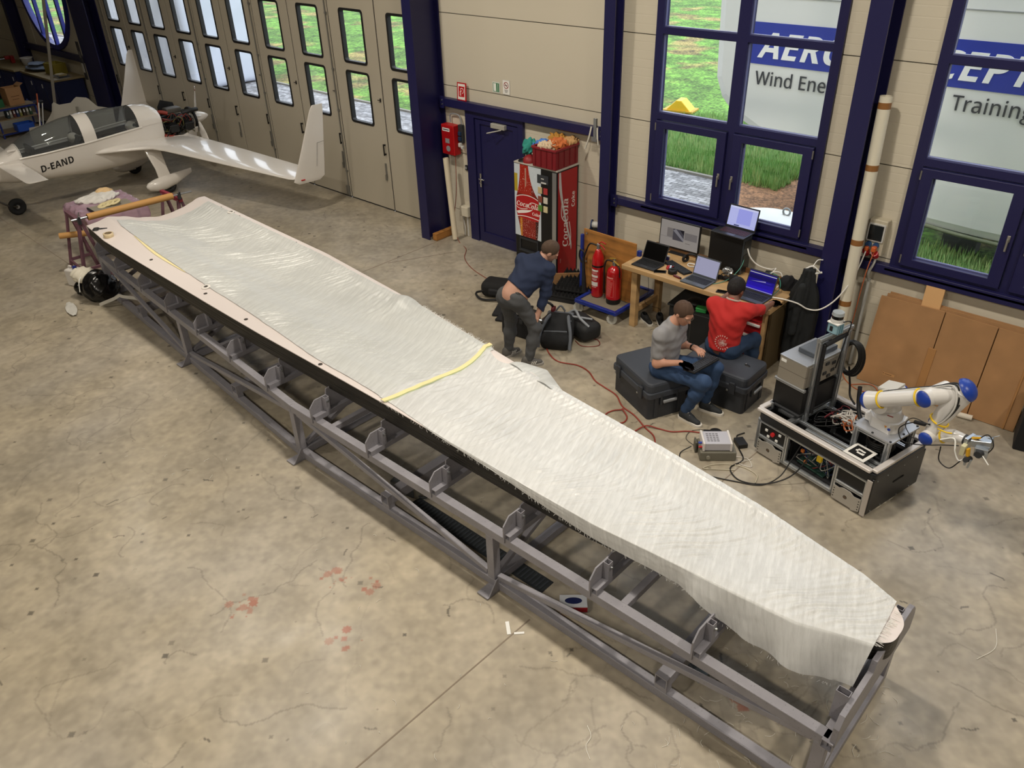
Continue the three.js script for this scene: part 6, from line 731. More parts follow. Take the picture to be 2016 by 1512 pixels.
  ring([0.865, 1.05, -0.012], [0.1, 0.33, -0.05], 0.078); obj('band_tail', [tube([[0.9, 1.01, 0.05], [0.98, 1.02, 0.06], [1.02, 1.03, 0.05]], 0.007)], yellow, A);
  obj('wrist_link', [rod([0.86, 1.05, -0.01], [0.85, 0.9, 0.03], 0.066, 24, 0.06), rod([0.85, 0.9, 0.1], [0.85, 0.93, -0.1], 0.062, 24)], wm, A); obj('joint_cap', dome([0.85, 0.895, 0.1], [0, -0.1, 1], 0.062, 0.5), bm, A); obj('joint_cap', dome([0.81, 1.0, -0.06], [-1, 0.1, -0.4], 0.06, 0.6), bm, A);
  obj('wrist', [rod([0.86, 0.9, 0.0], [1.02, 0.975, -0.02], 0.058, 24, 0.056), rod([1.02, 0.975, -0.02], [1.1, 0.985, -0.02], 0.05, 24, 0.042)], wm, A); ring([0.93, 0.933, -0.01], [0.16, 0.075, -0.02], 0.062); obj('tool_flange', rod([1.1, 0.985, -0.02], [1.125, 0.987, -0.02], 0.045, 20), darkGrey, A);
  for (const [k, o] of [[0, 0], [1, 0.018], [2, -0.016]]) obj('arm_cable', tube([[0.3, 1.06, 0.05 + o], [0.4, 1.12, 0.03 + o], [0.6, 1.24, 0.0 + o], [0.75, 1.33, 0.0 + o], [0.92, 1.43, 0.0 + o * 2], [0.99, 1.3, 0.04 + o * 2], [0.94, 1.12, 0.06 + o], [0.88, 1.04, 0.06]], 0.007, 70, 6), [black, lightGrey, darkGrey][k], A);
  obj('arm_cable', tube([[0.84, 1.03, 0.07], [0.7, 0.98, 0.1], [0.62, 0.88, 0.12], [0.68, 0.8, 0.14], [0.85, 0.86, 0.16], [1.0, 0.92, 0.1], [1.1, 0.95, 0.05]], 0.005, 60), black, A); obj('arm_cable', tube([[0.84, 1.02, 0.07], [0.68, 1.0, 0.06], [0.63, 0.9, 0.05], [0.72, 0.84, 0.08], [0.83, 0.88, 0.12]], 0.004, 50), black, A); obj('arm_cable', tube([[0.95, 0.93, 0.06], [1.05, 0.99, 0.05], [1.1, 0.9, 0.08], [1.15, 0.84, 0.08], [1.19, 0.9, 0.04]], 0.007, 50), white, A); obj('arm_cable', tube([[0.97, 0.87, 0.06], [1.0, 0.75, 0.08], [1.1, 0.74, 0.1], [1.16, 0.84, 0.08]], 0.005, 50), black, A);
  obj('cable_grip', [RB(0.1, 0.03, 0.03, 0.008, 0.76, 1.0, 0.08, 0, 0.2, 0.15)], blackMat, A);
  // gripper
  const G = sg('gripper', 'silver gripper with yellow tape'); const sl = mat('#b9c0c8', 0.25, 0.85);
  obj('mount', [RB(0.03, 0.12, 0.12, 0.004, 1.14, 0.985, -0.01)], sl, G); obj('body', [RB(0.15, 0.06, 0.1, 0.005, 1.23, 1.03, -0.03, 0, 0.3, 0.25), RB(0.1, 0.08, 0.09, 0.005, 1.26, 0.97, 0.0, 0, 0.3, 0.1)], sl, G); obj('sensor_box', [RB(0.035, 0.1, 0.05, 0.004, 1.15, 0.95, 0.07, 0.1, 0.1)], mat('#cfcba6', 0.5), G); obj('yellow_tape', [RB(0.02, 0.09, 0.04, 0.004, 1.19, 0.93, 0.06, 0, 0, 0.2), B(0.07, 0.012, 0.02, 1.19, 1.06, 0.0, 0, 0, 0.5)], mat('#d9a520', 0.5), G);
  obj('motor', [rod([1.27, 0.97, 0.08], [1.27, 0.97, 0.0], 0.03, 16), rod([1.21, 0.9, 0.12], [1.21, 0.88, 0.04], 0.022, 14)], darkGrey, G); obj('finger', [B(0.012, 0.08, 0.02, 1.2, 0.88, 0.1, 0, 0, 0.2), B(0.012, 0.08, 0.02, 1.24, 0.87, 0.1, 0, 0, -0.1), rod([1.3, 0.97, 0.06], [1.37, 0.93, 0.08], 0.005), rod([1.24, 1.06, -0.05], [1.32, 1.12, -0.08], 0.004), rod([1.27, 1.03, 0.03], [1.34, 0.99, 0.05], 0.008)].slice(0, 2), sl, G);
  obj('probe', rod([1.3, 0.97, 0.06], [1.37, 0.93, 0.08], 0.005), white, G); obj('probe', rod([1.24, 1.06, -0.05], [1.32, 1.12, -0.08], 0.004), sl, G); obj('cable', tube([[1.2, 1.05, 0], [1.26, 1.12, -0.02], [1.33, 1.06, 0], [1.3, 0.95, 0.03]], 0.005, 30), black, G);
  // laser scanner on the mast
  const L = sg('laser_scanner', 'round silver laser scanner on a pale blue box'); obj('camera_box', [RB(0.1, 0.1, 0.1, 0.01, -0.3, 1.42, -0.09)], mat('#8fb4c0', 0.3, 0.2), L); obj('box_rib', [-1, 1].flatMap((a) => [-0.03, 0, 0.03].map((z) => RB(0.012, 0.1, 0.014, 0.003, -0.3 + a * 0.054, 1.42, -0.09 + z))), mat('#7fa5b4', 0.3, 0.2), L); obj('lens', [RB(0.03, 0.05, 0.006, 0.003, -0.31, 1.42, -0.037)], black, L); obj('top_cover', RB(0.12, 0.015, 0.12, 0.005, -0.3, 1.477, -0.09), white, L); obj('scanner_base', C(0.055, 0.06, 0.03, 24, -0.3, 1.5, -0.09), lightGrey, L); obj('scanner_window', C(0.052, 0.052, 0.035, 24, -0.3, 1.532, -0.09), mat('#0c0c0d', 0.1), L); obj('scanner_cap', [C(0.052, 0.057, 0.03, 24, -0.3, 1.565, -0.09)], mat('#b9c2c8', 0.3, 0.5), L); obj('lead', tube([[-0.25, 1.49, -0.1], [-0.2, 1.5, -0.15], [-0.24, 1.3, -0.2], [-0.28, 0.95, -0.2]], 0.006, 40), black, L);
  const N = thing('mini_computer', 'flat grey mini computer on top of the rear computers', 'computer', [-2.02, 1.09, 2.115], -0.224); obj('case', RB(0.2, 0.045, 0.33, 0.006, -0.46, 0.023, -0.13), mat('#4c5158', 0.4, 0.4), N); obj('top', RB(0.19, 0.003, 0.32, 0.001, -0.46, 0.047, -0.13), mat('#70767e', 0.35, 0.4), N);
  const hx = thing('cable_bundle', 'coiled black cable bundle hanging on the rear mast post', 'cable', [-2.02, 0, 2.115], -0.224); for (let k = 0; k < 6; k++) obj('cable_turn', place(new THREE.TorusGeometry(0.12 + 0.008 * (k % 3), 0.012, 6, 30).scale(0.75, 1.35, 1), -0.26, 1.02 - 0.01 * k, -0.36 - 0.018 * k, 0, 0.25), black, hx); obj('cable_tail', tube([[-0.26, 0.9, -0.4], [-0.22, 0.7, -0.42], [-0.18, 0.6, -0.4], [-0.1, 0.55, -0.38]], 0.01, 24), black, hx);
  // power supplies on the floor
  const U = thing('power_supply', 'light grey slotted power supply on top of the darker one', 'power supply', [-3.0, 0.112, 2.63], 0.7); obj('case', RB(0.26, 0.085, 0.22, 0.006, 0, 0.045, 0), mat('#b9b8bf', 0.45, 0.2), U); obj('end_cap', RB(0.02, 0.095, 0.24, 0.005, 0.135, 0.047, 0), mat('#d6d1cc', 0.5), U); obj('end_cap', RB(0.02, 0.095, 0.24, 0.005, -0.135, 0.047, 0), mat('#d6d1cc', 0.5), U); obj('vent_grille', [-0.08, -0.02, 0.02, 0.06].flatMap((x, i) => [-0.06, -0.03, 0, 0.03, 0.06].map((z) => B(0.024, 0.002, 0.016, -0.085 + i * 0.032, 0.0885, z))), mat('#77767c', 0.6), U); obj('terminal', [C(0.012, 0.012, 0.04, 10, -0.16, 0.05, 0.04, 0, 0, PI / 2)], mat('#2340a0', 0.4), U); obj('terminal', [C(0.012, 0.012, 0.04, 10, -0.16, 0.02, 0.07, 0, 0, PI / 2)], mat('#b02a2a', 0.4), U);
  const U2 = thing('power_supply', 'olive grey power supply lying on the floor under the light one', 'power supply', [-2.985, 0, 2.63], 0.7); obj('case', RB(0.36, 0.1, 0.25, 0.008, 0, 0.056, 0), mat('#6d6a5e', 0.5), U2); obj('handle', [RB(0.02, 0.12, 0.1, 0.006, -0.2, 0.07, -0.06)], mat('#55534a', 0.5), U2); obj('knob', C(0.02, 0.02, 0.02, 14, -0.1, 0.05, 0.13, PI / 2), mat('#8a867a', 0.5), U2); obj('foot', [-0.14, 0.14].map((x) => B(0.03, 0.008, 0.2, x, 0.004, 0)), rubber, U2);
  const ad = thing('charger_block', 'black charger block on the floor beside the platform', 'charger', [-2.87, 0, 2.33], 0.9); obj('case', RB(0.1, 0.05, 0.14, 0.006, 0, 0.026, 0), black, ad); obj('lead', tube([[0, 0.02, -0.07], [0.02, 0.015, -0.14], [0.12, 0.01, -0.18]], 0.006), black, ad);
  const a2 = thing('charger_block', 'rounded black foot switch behind the power supplies', 'switch', [-3.16, 0, 2.33], 0.6); obj('case', [lathe([[0, 0.045], [0.05, 0.045], [0.065, 0.035], [0.07, 0.002], [0, 0.002]], 20)], black, a2); obj('ramp', RB(0.09, 0.03, 0.08, 0.01, -0.08, 0.016, 0), black, a2);
}
const floorCable = (label, pts, r, c, cat = 'cable') => one('floor_cable', label, cat, tube(pts.map((p) => [p[0], p[2] ?? r + 0.001, p[1]]), r, pts.length * 8, 6), mat(c, 0.5));
floorCable('red cable running across the floor past the transport case', [[-5.8, 2.0], [-5.6, 2.16], [-5.39, 2.24], [-5.14, 2.16], [-4.96, 2.19], [-4.76, 2.31], [-4.6, 2.35], [-4.4, 2.4], [-4.21, 2.54], [-4.01, 2.6], [-3.78, 2.72], [-3.64, 2.78], [-3.55, 2.88], [-3.5, 3.0]], 0.008, '#8f3327');
floorCable('red cable loop on the floor beside the transport case', [[-4.15, 2.59, 0.02], [-4.24, 2.68], [-4.25, 2.8], [-4.12, 2.86], [-4.02, 2.8], [-4.04, 2.69], [-4.17, 2.6, 0.026]], 0.008, '#8f3327');
floorCable('red cable curving from the mould to the power supplies', [[-3.85, 2.95], [-3.83, 2.84], [-3.78, 2.7, 0.026], [-3.66, 2.64], [-3.53, 2.6], [-3.4, 2.48], [-3.25, 2.4]], 0.008, '#8f3327');
floorCable('thin red cable from the fire box across the floor to the bags', [[-9.25, 0.12, 1.4], [-9.26, 0.14, 0.8], [-9.3, 0.2, 0.2], [-9.1, 0.3], [-8.8, 0.44], [-8.56, 0.71], [-8.2, 0.92], [-7.73, 1.05], [-7.3, 1.1]], 0.006, '#8a4a3a');
floorCable('thin dark red cable by the blue trolley', [[-5.6, 1.6], [-5.35, 1.5], [-5.25, 1.6], [-5.4, 1.75], [-5.55, 1.7]], 0.006, '#7d3a33');
floorCable('black cables from power supplies to the robot platform', [[-3.2, 2.75, 0.06], [-3.26, 2.85], [-3.15, 2.98], [-2.9, 3.0], [-2.6, 2.9], [-2.4, 2.8], [-2.3, 2.62, 0.05], [-2.26, 2.5, 0.2], [-2.2, 2.4, 0.45]], 0.006, '#121213');
floorCable('black cable loop in front of the robot platform', [[-2.85, 2.4], [-2.72, 2.55], [-2.75, 2.75], [-2.6, 2.86], [-2.4, 2.78], [-2.2, 2.6, 0.1], [-2.05, 2.42, 0.48]], 0.007, '#101011');
floorCable('pale cable loop in front of the robot platform', [[-2.7, 2.75], [-2.85, 2.86], [-2.95, 2.93], [-2.9, 2.8], [-2.7, 2.66], [-2.5, 2.68], [-2.45, 2.8]], 0.006, '#b9b19c');
floorCable('white cable lying between power supply and platform', [[-2.8, 2.55], [-2.7, 2.5], [-2.6, 2.6], [-2.72, 2.62], [-2.66, 2.48]], 0.005, '#c9c4ba');
floorCable('thin grey cable arc behind the power supplies', [[-3.2, 2.66], [-3.35, 2.6], [-3.38, 2.45], [-3.3, 2.35], [-3.2, 2.3]], 0.004, '#4a4640');
floorCable('black cable on the floor behind the robot arm', [[-2.3, 0.9], [-2.2, 1.2], [-1.9, 1.1], [-1.7, 0.95]], 0.006, '#141414');
// ---------- white canard aircraft ----------
{
  const A = thing('light_aircraft', 'white two seat canard aircraft with open rear engine', 'aircraft', [-16.25, 0, 2.0], -0.086);
  const wG = mat('#e2ddd6', 0.24, 0, { clearcoat: 0.7, clearcoatRoughness: 0.06 }), dk = mat('#0e0f11', 0.7), cp = mat('#cfd4d6', 0.03, 0, { transmission: 0.93, thickness: 0, ior: 1.4 });
  const W = (z) => interp([[-0.36, 0.35], [0, 0.38], [0.5, 0.385], [1.1, 0.37], [1.8, 0.345], [2.4, 0.29], [2.8, 0.19], [2.98, 0.06]], z), YB = (z) => interp([[-0.36, 0.6], [0, 0.52], [0.5, 0.47], [1.1, 0.47], [1.8, 0.52], [2.4, 0.58], [2.8, 0.67], [2.98, 0.78]], z), YS = (z) => interp([[-0.36, 1.2], [0, 1.19], [0.5, 1.15], [1.1, 1.09], [1.8, 1.05], [2.3, 1.03], [2.8, 0.97], [2.98, 0.86]], z), YT = (z) => interp([[-0.36, 1.42], [-0.25, 1.5], [0, 1.53], [0.5, 1.555], [1.0, 1.55], [1.35, 1.52], [1.8, 1.42], [2.1, 1.3], [2.35, 1.15], [2.8, 1.02], [2.98, 0.88]], z);
  const side = (z, t) => W(z) * Math.pow(1 - Math.pow(Math.abs(t), 2.6), 1 / 2.6);
  const under = (z) => { const o = []; for (let k = 0; k <= 20; k++) { const a = (k / 20 - 0.5) * PI, t = Math.cos(a); const y = YS(z) - (YS(z) - YB(z)) * Math.pow(t, 0.75); o.push([Math.sign(Math.sin(a)) * side(z, (YS(z) - y) / (YS(z) - YB(z)) * 0.9999), y, z]); } return o; };
  const over = (z, e = 0) => { const o = []; for (let k = 0; k <= 16; k++) { const a = k / 16 * PI; o.push([-Math.cos(a) * (W(z) + e), YS(z) + Math.pow(Math.sin(a), 0.8) * (YT(z) - YS(z) + e), z]); } return o; };
  const zs = (a, b, n) => Array.from({ length: n + 1 }, (_, k) => lerp(a, b, k / n));
  obj('fuselage', loft(zs(2.98, -0.36, 40).map(under), false), wG, A);
  obj('nose_deck', loft(zs(2.98, 2.2, 10).map((z) => over(z)), false), wG, A); obj('front_canopy', loft(zs(2.22, 1.12, 14).map((z) => over(z)), false), cp, A); obj('canopy_bow', loft(zs(1.13, 0.9, 4).map((z) => over(z, 0.008)), false), wG, A); obj('rear_canopy', loft(zs(0.91, 0.08, 10).map((z) => over(z)), false), cp, A); obj('rear_bow', loft(zs(0.1, -0.36, 6).map((z) => over(z, 0.006)), false), wG, A);
  obj('canopy_rail', [-1, 1].map((s) => tube(zs(2.25, 0.05, 16).map((z) => [s * (W(z) + 0.004), YS(z), z]), 0.018, 40, 6)), wG, A);
  obj('bow_lining', [loft(zs(1.1, 0.94, 2).map((z) => over(z, -0.02)), false), loft(zs(0.08, -0.2, 2).map((z) => over(z, -0.02)), false)], dk, A);
  obj('firewall', loft([over(-0.35).concat(under(-0.35).reverse()), over(-0.36).concat(under(-0.36).reverse())]), dk, A);
  obj('cockpit_floor', loft(zs(2.3, -0.3, 20).map((z) => [[-W(z) + 0.03, YS(z) - 0.05, z], [-W(z) + 0.06, YB(z) + 0.28, z], [W(z) - 0.06, YB(z) + 0.28, z], [W(z) - 0.03, YS(z) - 0.05, z]]), false), dk, A);
  for (const z of [1.2, 0.12]) { obj('seat', [RB(0.42, 0.1, 0.4, 0.04, 0, 0.86, z + 0.25), RB(0.42, 0.42, 0.1, 0.04, 0, 1.02, z + 0.03, -0.3)], mat('#2b2c2f', 0.8), A); obj('seat_cover', isosurf((x, y, q) => ell([x, y, q], [0, 0, 0], [0.16, 0.1, 0.1]) + 0.04 * (vnoise(x * 18, y * 18 + q * 15 + z) - 0.5), [-0.22, -0.15, -0.15], [0.22, 0.15, 0.15], 0.02).translate(0.05, 1.16, z + 0.02), mat('#c3bdb2', 0.8), A); obj('instrument_panel', [RB(0.5, 0.16, 0.06, 0.02, 0, YS(z) + 0.0, z + 0.78), RB(0.03, 0.05, 0.45, 0.01, 0.3, YS(z) - 0.02, z + 0.45)], black, A); obj('instrument', [-0.16, -0.05, 0.06, 0.17].map((x) => B(0.08, 0.06, 0.008, x, YS(z) + 0.02, z + 0.745)), mat('#55585c', 0.3), A); }
  obj('vent_scoop', [RB(0.02, 0.03, 0.14, 0.008, 0.22, 1.18, 2.32), RB(0.02, 0.025, 0.14, 0.008, 0.3, 1.37, 1.0)], wG, A);
  { const g = text('D-EAND', 0.125, 0.004), b = g.boundingBox; g.scale(0.92, 1, 1); g.rotateY(PI / 2); g.translate(0, 0, 1.98); const p = g.attributes.position; for (let i = 0; i < p.count; i++) { const z = p.getZ(i), y = p.getY(i) + 0.72 + (1.98 - z) * 0.135, t = clamp((YS(z) - y) / (YS(z) - YB(z)), 0, 0.99); p.setXYZ(i, side(z, t) + 0.004 + p.getX(i) * 0.4, y, z); } g.computeVertexNormals(); obj('registration', g, mat('#121214', 0.5), A); }
  // wings, canard, winglets
  const foil = (le, te, th, y, x, n = 14) => { const o = []; for (let k = 0; k < 2 * n; k++) { const up = k < n, u = up ? k / n : (2 * n - k) / n, c = 0.5 - 0.5 * Math.cos(u * PI), t = th * 2.6 * (0.2969 * Math.sqrt(c) - 0.126 * c - 0.3516 * c * c + 0.2843 * c ** 3 - 0.1036 * c ** 4) * 1.0; o.push([x, y + (up ? t * 1.15 : -t * 0.75), lerp(le, te, c)]); } return o; };
  for (const s of [1, -1]) {
    obj('wing', loft([[0.2, 1.15, -0.85, 0.3, 0.86], [0.36, 1.02, -0.86, 0.27, 0.87], [0.6, 0.62, -0.86, 0.24, 0.885], [0.8, 0.32, -0.87, 0.22, 0.89], [0.93, 0.15, -0.89, 0.2, 0.89], [1.2, 0.03, -0.95, 0.18, 0.88], [2.4, -0.4, -1.24, 0.13, 0.81], [3.5, -0.8, -1.5, 0.1, 0.74], [3.98, -0.97, -1.62, 0.085, 0.71], [4.07, -1.02, -1.64, 0.05, 0.71]].map(([l, a, b, th, y]) => foil(a, b, th, y, s * l))), wG, A);
    const wl = obj('winglet', loft([[0.6, -1.12, -1.55, 0.04], [0.66, -1.03, -1.65, 0.07], [1.2, -1.26, -1.7, 0.06], [1.8, -1.5, -1.76, 0.04], [1.88, -1.56, -1.76, 0.02]].map(([y, a, b, th]) => foil(a, b, th, 0, 0).map(([, q, z]) => [s * (4.08 + 0.05 * (y - 0.66)) + q, y, z]))), wG, A);
    obj('rudder_gap', [beam([s * 4.115, 0.85, -1.5], [s * 4.135, 1.25, -1.56], 0.004, 0.004, 0.001), beam([s * 4.135, 1.25, -1.56], [s * 4.13, 1.26, -1.7], 0.004, 0.004, 0.001)], darkGrey, wl); obj('nav_lamp', RB(0.03, 0.02, 0.08, 0.008, s * 4.1, 0.67, -1.2), red, wl);
    obj('canard', loft([[0.05, 2.62, 2.24, 0.05, 0.97], [1.42, 2.5, 2.16, 0.045, 0.9], [1.5, 2.46, 2.15, 0.02, 0.9]].map(([l, a, b, th, y]) => foil(a, b, th, y, s * l, 8))), wG, A);
    obj('gear_strut', loft([[0.72, 0.24, -0.06, 0.05, 0.86], [0.86, 0.17, -0.06, 0.04, 0.5], [0.9, 0.16, -0.08, 0.05, 0.3]].map(([l, a, b, th, y]) => foil(a, b, th, 0, 0, 8).map(([, q, z]) => [s * l + q, y, z]))), wG, A);
    const pt = obj('wheel_fairing', loft([[0.42, 0.02, 0.2, 0.02], [0.38, 0.07, 0.2, 0.07], [0.25, 0.105, 0.2, 0.115], [0.08, 0.115, 0.215, 0.13], [-0.15, 0.085, 0.25, 0.11], [-0.35, 0.04, 0.3, 0.075], [-0.5, 0.012, 0.34, 0.045]].map(([z, w, y, h]) => Array.from({ length: 20 }, (_, k) => { const a = k / 20 * 2 * PI; return [s * 0.89 + w * Math.cos(a), y + h * Math.sin(a), z]; }))), wG, A);
    obj('wheel', place(new THREE.TorusGeometry(0.1, 0.045, 12, 24), s * 0.89, 0.145, 0.0, 0, PI / 2), rubber, pt);
    obj('fairing_screw', [0.05, 0.12].map((z) => C(0.012, 0.012, 0.006, 8, s * 0.89 + 0.112, 0.14, z - 0.12, 0, 0, PI / 2)), darkGrey, pt);
  }
  // rear engine
  const em = mat('#17181a', 0.5, 0.4), em2 = mat('#2c2d2e', 0.5, 0.5), hose = mat('#8a2f22', 0.6);
  obj('engine_block', [RB(0.42, 0.26, 0.6, 0.03, 0, 1.06, -0.72)], em, A); for (const s of [1, -1]) for (const z of [-0.55, -0.85]) { const c = obj('engine_cylinder', [rod([s * 0.18, 1.06, z], [s * 0.4, 1.05, z], 0.085, 14)], em2, A); obj('cooling_fin', [0.22, 0.27, 0.32, 0.37].map((x) => rod([s * x, 1.058, z], [s * (x + 0.012), 1.057, z], 0.105, 14)), em, c); obj('rocker_cover', RB(0.05, 0.14, 0.18, 0.02, s * 0.42, 1.05, z), black, c); }
  obj('baffle', [place(ext([[0, 0], [0.42, 0], [0.38, 0.2], [0.1, 0.3], [0, 0.18]], 0.006), -0.12, 1.2, -0.5, 0, PI / 2 + 0.3), RB(0.3, 0.02, 0.36, 0.005, 0.05, 1.3, -0.72, 0, 0, 0.1)], black, A); obj('air_box', [RB(0.24, 0.09, 0.3, 0.02, 0.08, 1.33, -0.7)], mat('#5d5a55', 0.4, 0.5), A); obj('exhaust_pipe', [tube([[0.3, 1.28, -0.8], [0.32, 1.31, -1.0], [0.28, 1.3, -1.12]], 0.04, 20, 10)], em2, A);
  for (const [p, q] of [[[[0.1, 1.32, -0.34], [0.18, 1.34, -0.44], [0.2, 1.3, -0.55]], 0.04], [[[0.2, 1.22, -0.34], [0.28, 1.2, -0.45], [0.24, 1.14, -0.55]], 0.03], [[[0.28, 0.95, -0.33], [0.36, 0.9, -0.45], [0.34, 0.86, -0.6]], 0.035]]) obj('orange_hose', tube(p, q, 20, 10), hose, A);
  seed = 404; for (let k = 0; k < 18; k++) obj('engine_line', tube(Array.from({ length: 5 }, (_, i) => [rr(0.12, 0.44), rr(0.86, 1.3), -0.36 - i * rr(0.1, 0.16)]), 0.009, 30, 5), mat(['#0d0d0e', '#6b6a3e', '#7a2a20', '#151515', '#3d3d3a'][k % 5], 0.5), A);
  obj('engine_mount', [[0.3, 0.8, 0.25, 0.95], [-0.3, 0.8, -0.25, 0.95], [0.3, 1.25, 0.2, 1.15], [-0.3, 1.25, -0.2, 1.15]].map(([x, y, a, b]) => rod([x, y, -0.36], [a, b, -0.75], 0.014)), em2, A);
  obj('cowl_ring', [ext(Array.from({ length: 28 }, (_, k) => [0.3 * Math.cos(k / 28 * 2 * PI), 1.07 + 0.24 * Math.sin(k / 28 * 2 * PI)]), 0.03, 0.004, [Array.from({ length: 28 }, (_, k) => [0.24 * Math.cos(k / 28 * 2 * PI), 1.07 + 0.18 * Math.sin(k / 28 * 2 * PI)])], 0, 0, -1.07)], em, A);
  obj('lower_cowl', loft([[-0.36, 0.38, 0.82], [-0.7, 0.4, 0.8], [-1.02, 0.28, 0.86]].map(([z, w, y]) => Array.from({ length: 13 }, (_, k) => { const a = k / 12 * PI; return [-Math.cos(a) * w, y + 0.1 - Math.sin(a) * (y - 0.55), z]; })), false), wG, A);
  obj('cowl_flap', [B(0.012, 0.14, 0.06, 0.33, 0.93, -1.0, 0, 0, -0.6)], wG, A);
  obj('spinner', place(lathe([[0.125, 0], [0.12, 0.08], [0.1, 0.18], [0.06, 0.28], [0.02, 0.33], [0, 0.335]], 28), 0, 1.085, -1.1, -PI / 2), wG, A); obj('spinner_plate', C(0.13, 0.13, 0.02, 28, 0, 1.085, -1.1, PI / 2), wG, A);
  for (const a of [-0.95, 1.14, 3.24]) { const bl = loft([[0.1, 0.025, 0.045], [0.2, 0.02, 0.06], [0.4, 0.014, 0.075], [0.6, 0.009, 0.06], [0.7, 0.005, 0.035]].map(([r, th, c], i) => Array.from({ length: 12 }, (_, k) => { const q = k / 12 * 2 * PI, tw = lerp(0.9, 0.35, i / 4), x = c * Math.cos(q), z = th * Math.sin(q); return [x * Math.cos(tw) - z * Math.sin(tw), r, x * Math.sin(tw) + z * Math.cos(tw)]; }))); place(bl, 0, 1.085, -1.17, 0, 0, a - PI / 2); const b = obj('propeller_blade', bl, wG, A); const tp = loft([[0.64, 0.009, 0.056], [0.665, 0.0085, 0.05]].map(([r, th, c]) => Array.from({ length: 12 }, (_, k) => { const q = k / 12 * 2 * PI, tw = 0.4, x = c * Math.cos(q), z = th * Math.sin(q); return [x * Math.cos(tw) - z * Math.sin(tw), r, x * Math.sin(tw) + z * Math.cos(tw)]; }))); obj('tip_band', place(tp, 0, 1.085, -1.17, 0, 0, a - PI / 2), mat('#7a1c1c', 0.5), b); }
  // nose leg
  obj('nose_leg', [rod([0, 0.62, 2.95], [0, 0.42, 2.9], 0.02), rod([0, 0.45, 2.92], [0.06, 0.2, 2.62], 0.018), rod([0.06, 0.2, 2.62], [0.07, 0.16, 2.5], 0.02)], mat('#3a3632', 0.5, 0.5), A); obj('nose_wheel', [place(new THREE.TorusGeometry(0.105, 0.05, 12, 24), 0.03, 0.155, 2.5, 0, PI / 2 + 0.1), C(0.07, 0.07, 0.04, 16, 0.03, 0.155, 2.5, 0, 0.1, PI / 2)], rubber, A); obj('nose_hub', C(0.035, 0.035, 0.07, 12, 0.03, 0.155, 2.5, 0, 0.1, PI / 2), steel, A);
  // removed cowling standing behind the cockpit
  const C2 = thing('engine_cowling', 'loose grey aircraft cowling shell standing behind the cockpit', 'cowling', [-19.5, 0, 1.95], 0.5);
  obj('shell', grid(40, 10, (u, v) => { const x = (u - 0.5) * 2.1, h = interp([[0, 0.62], [0.2, 0.7], [0.32, 0.95], [0.36, 1.2], [0.42, 1.12], [0.55, 1.16], [0.62, 1.28], [0.74, 1.26], [0.82, 1.08], [1, 1.04]], u); return [x, v * h, 0.35 * Math.cos(u * PI) * 0.4 + 0.18 * Math.sin(v * 2.2)]; }), mat('#b9b6ae', 0.35), C2); obj('rib', [B(0.05, 1.1, 0.03, 0.3, 0.55, 0.2)], mat('#8f8c84', 0.4), C2);
}
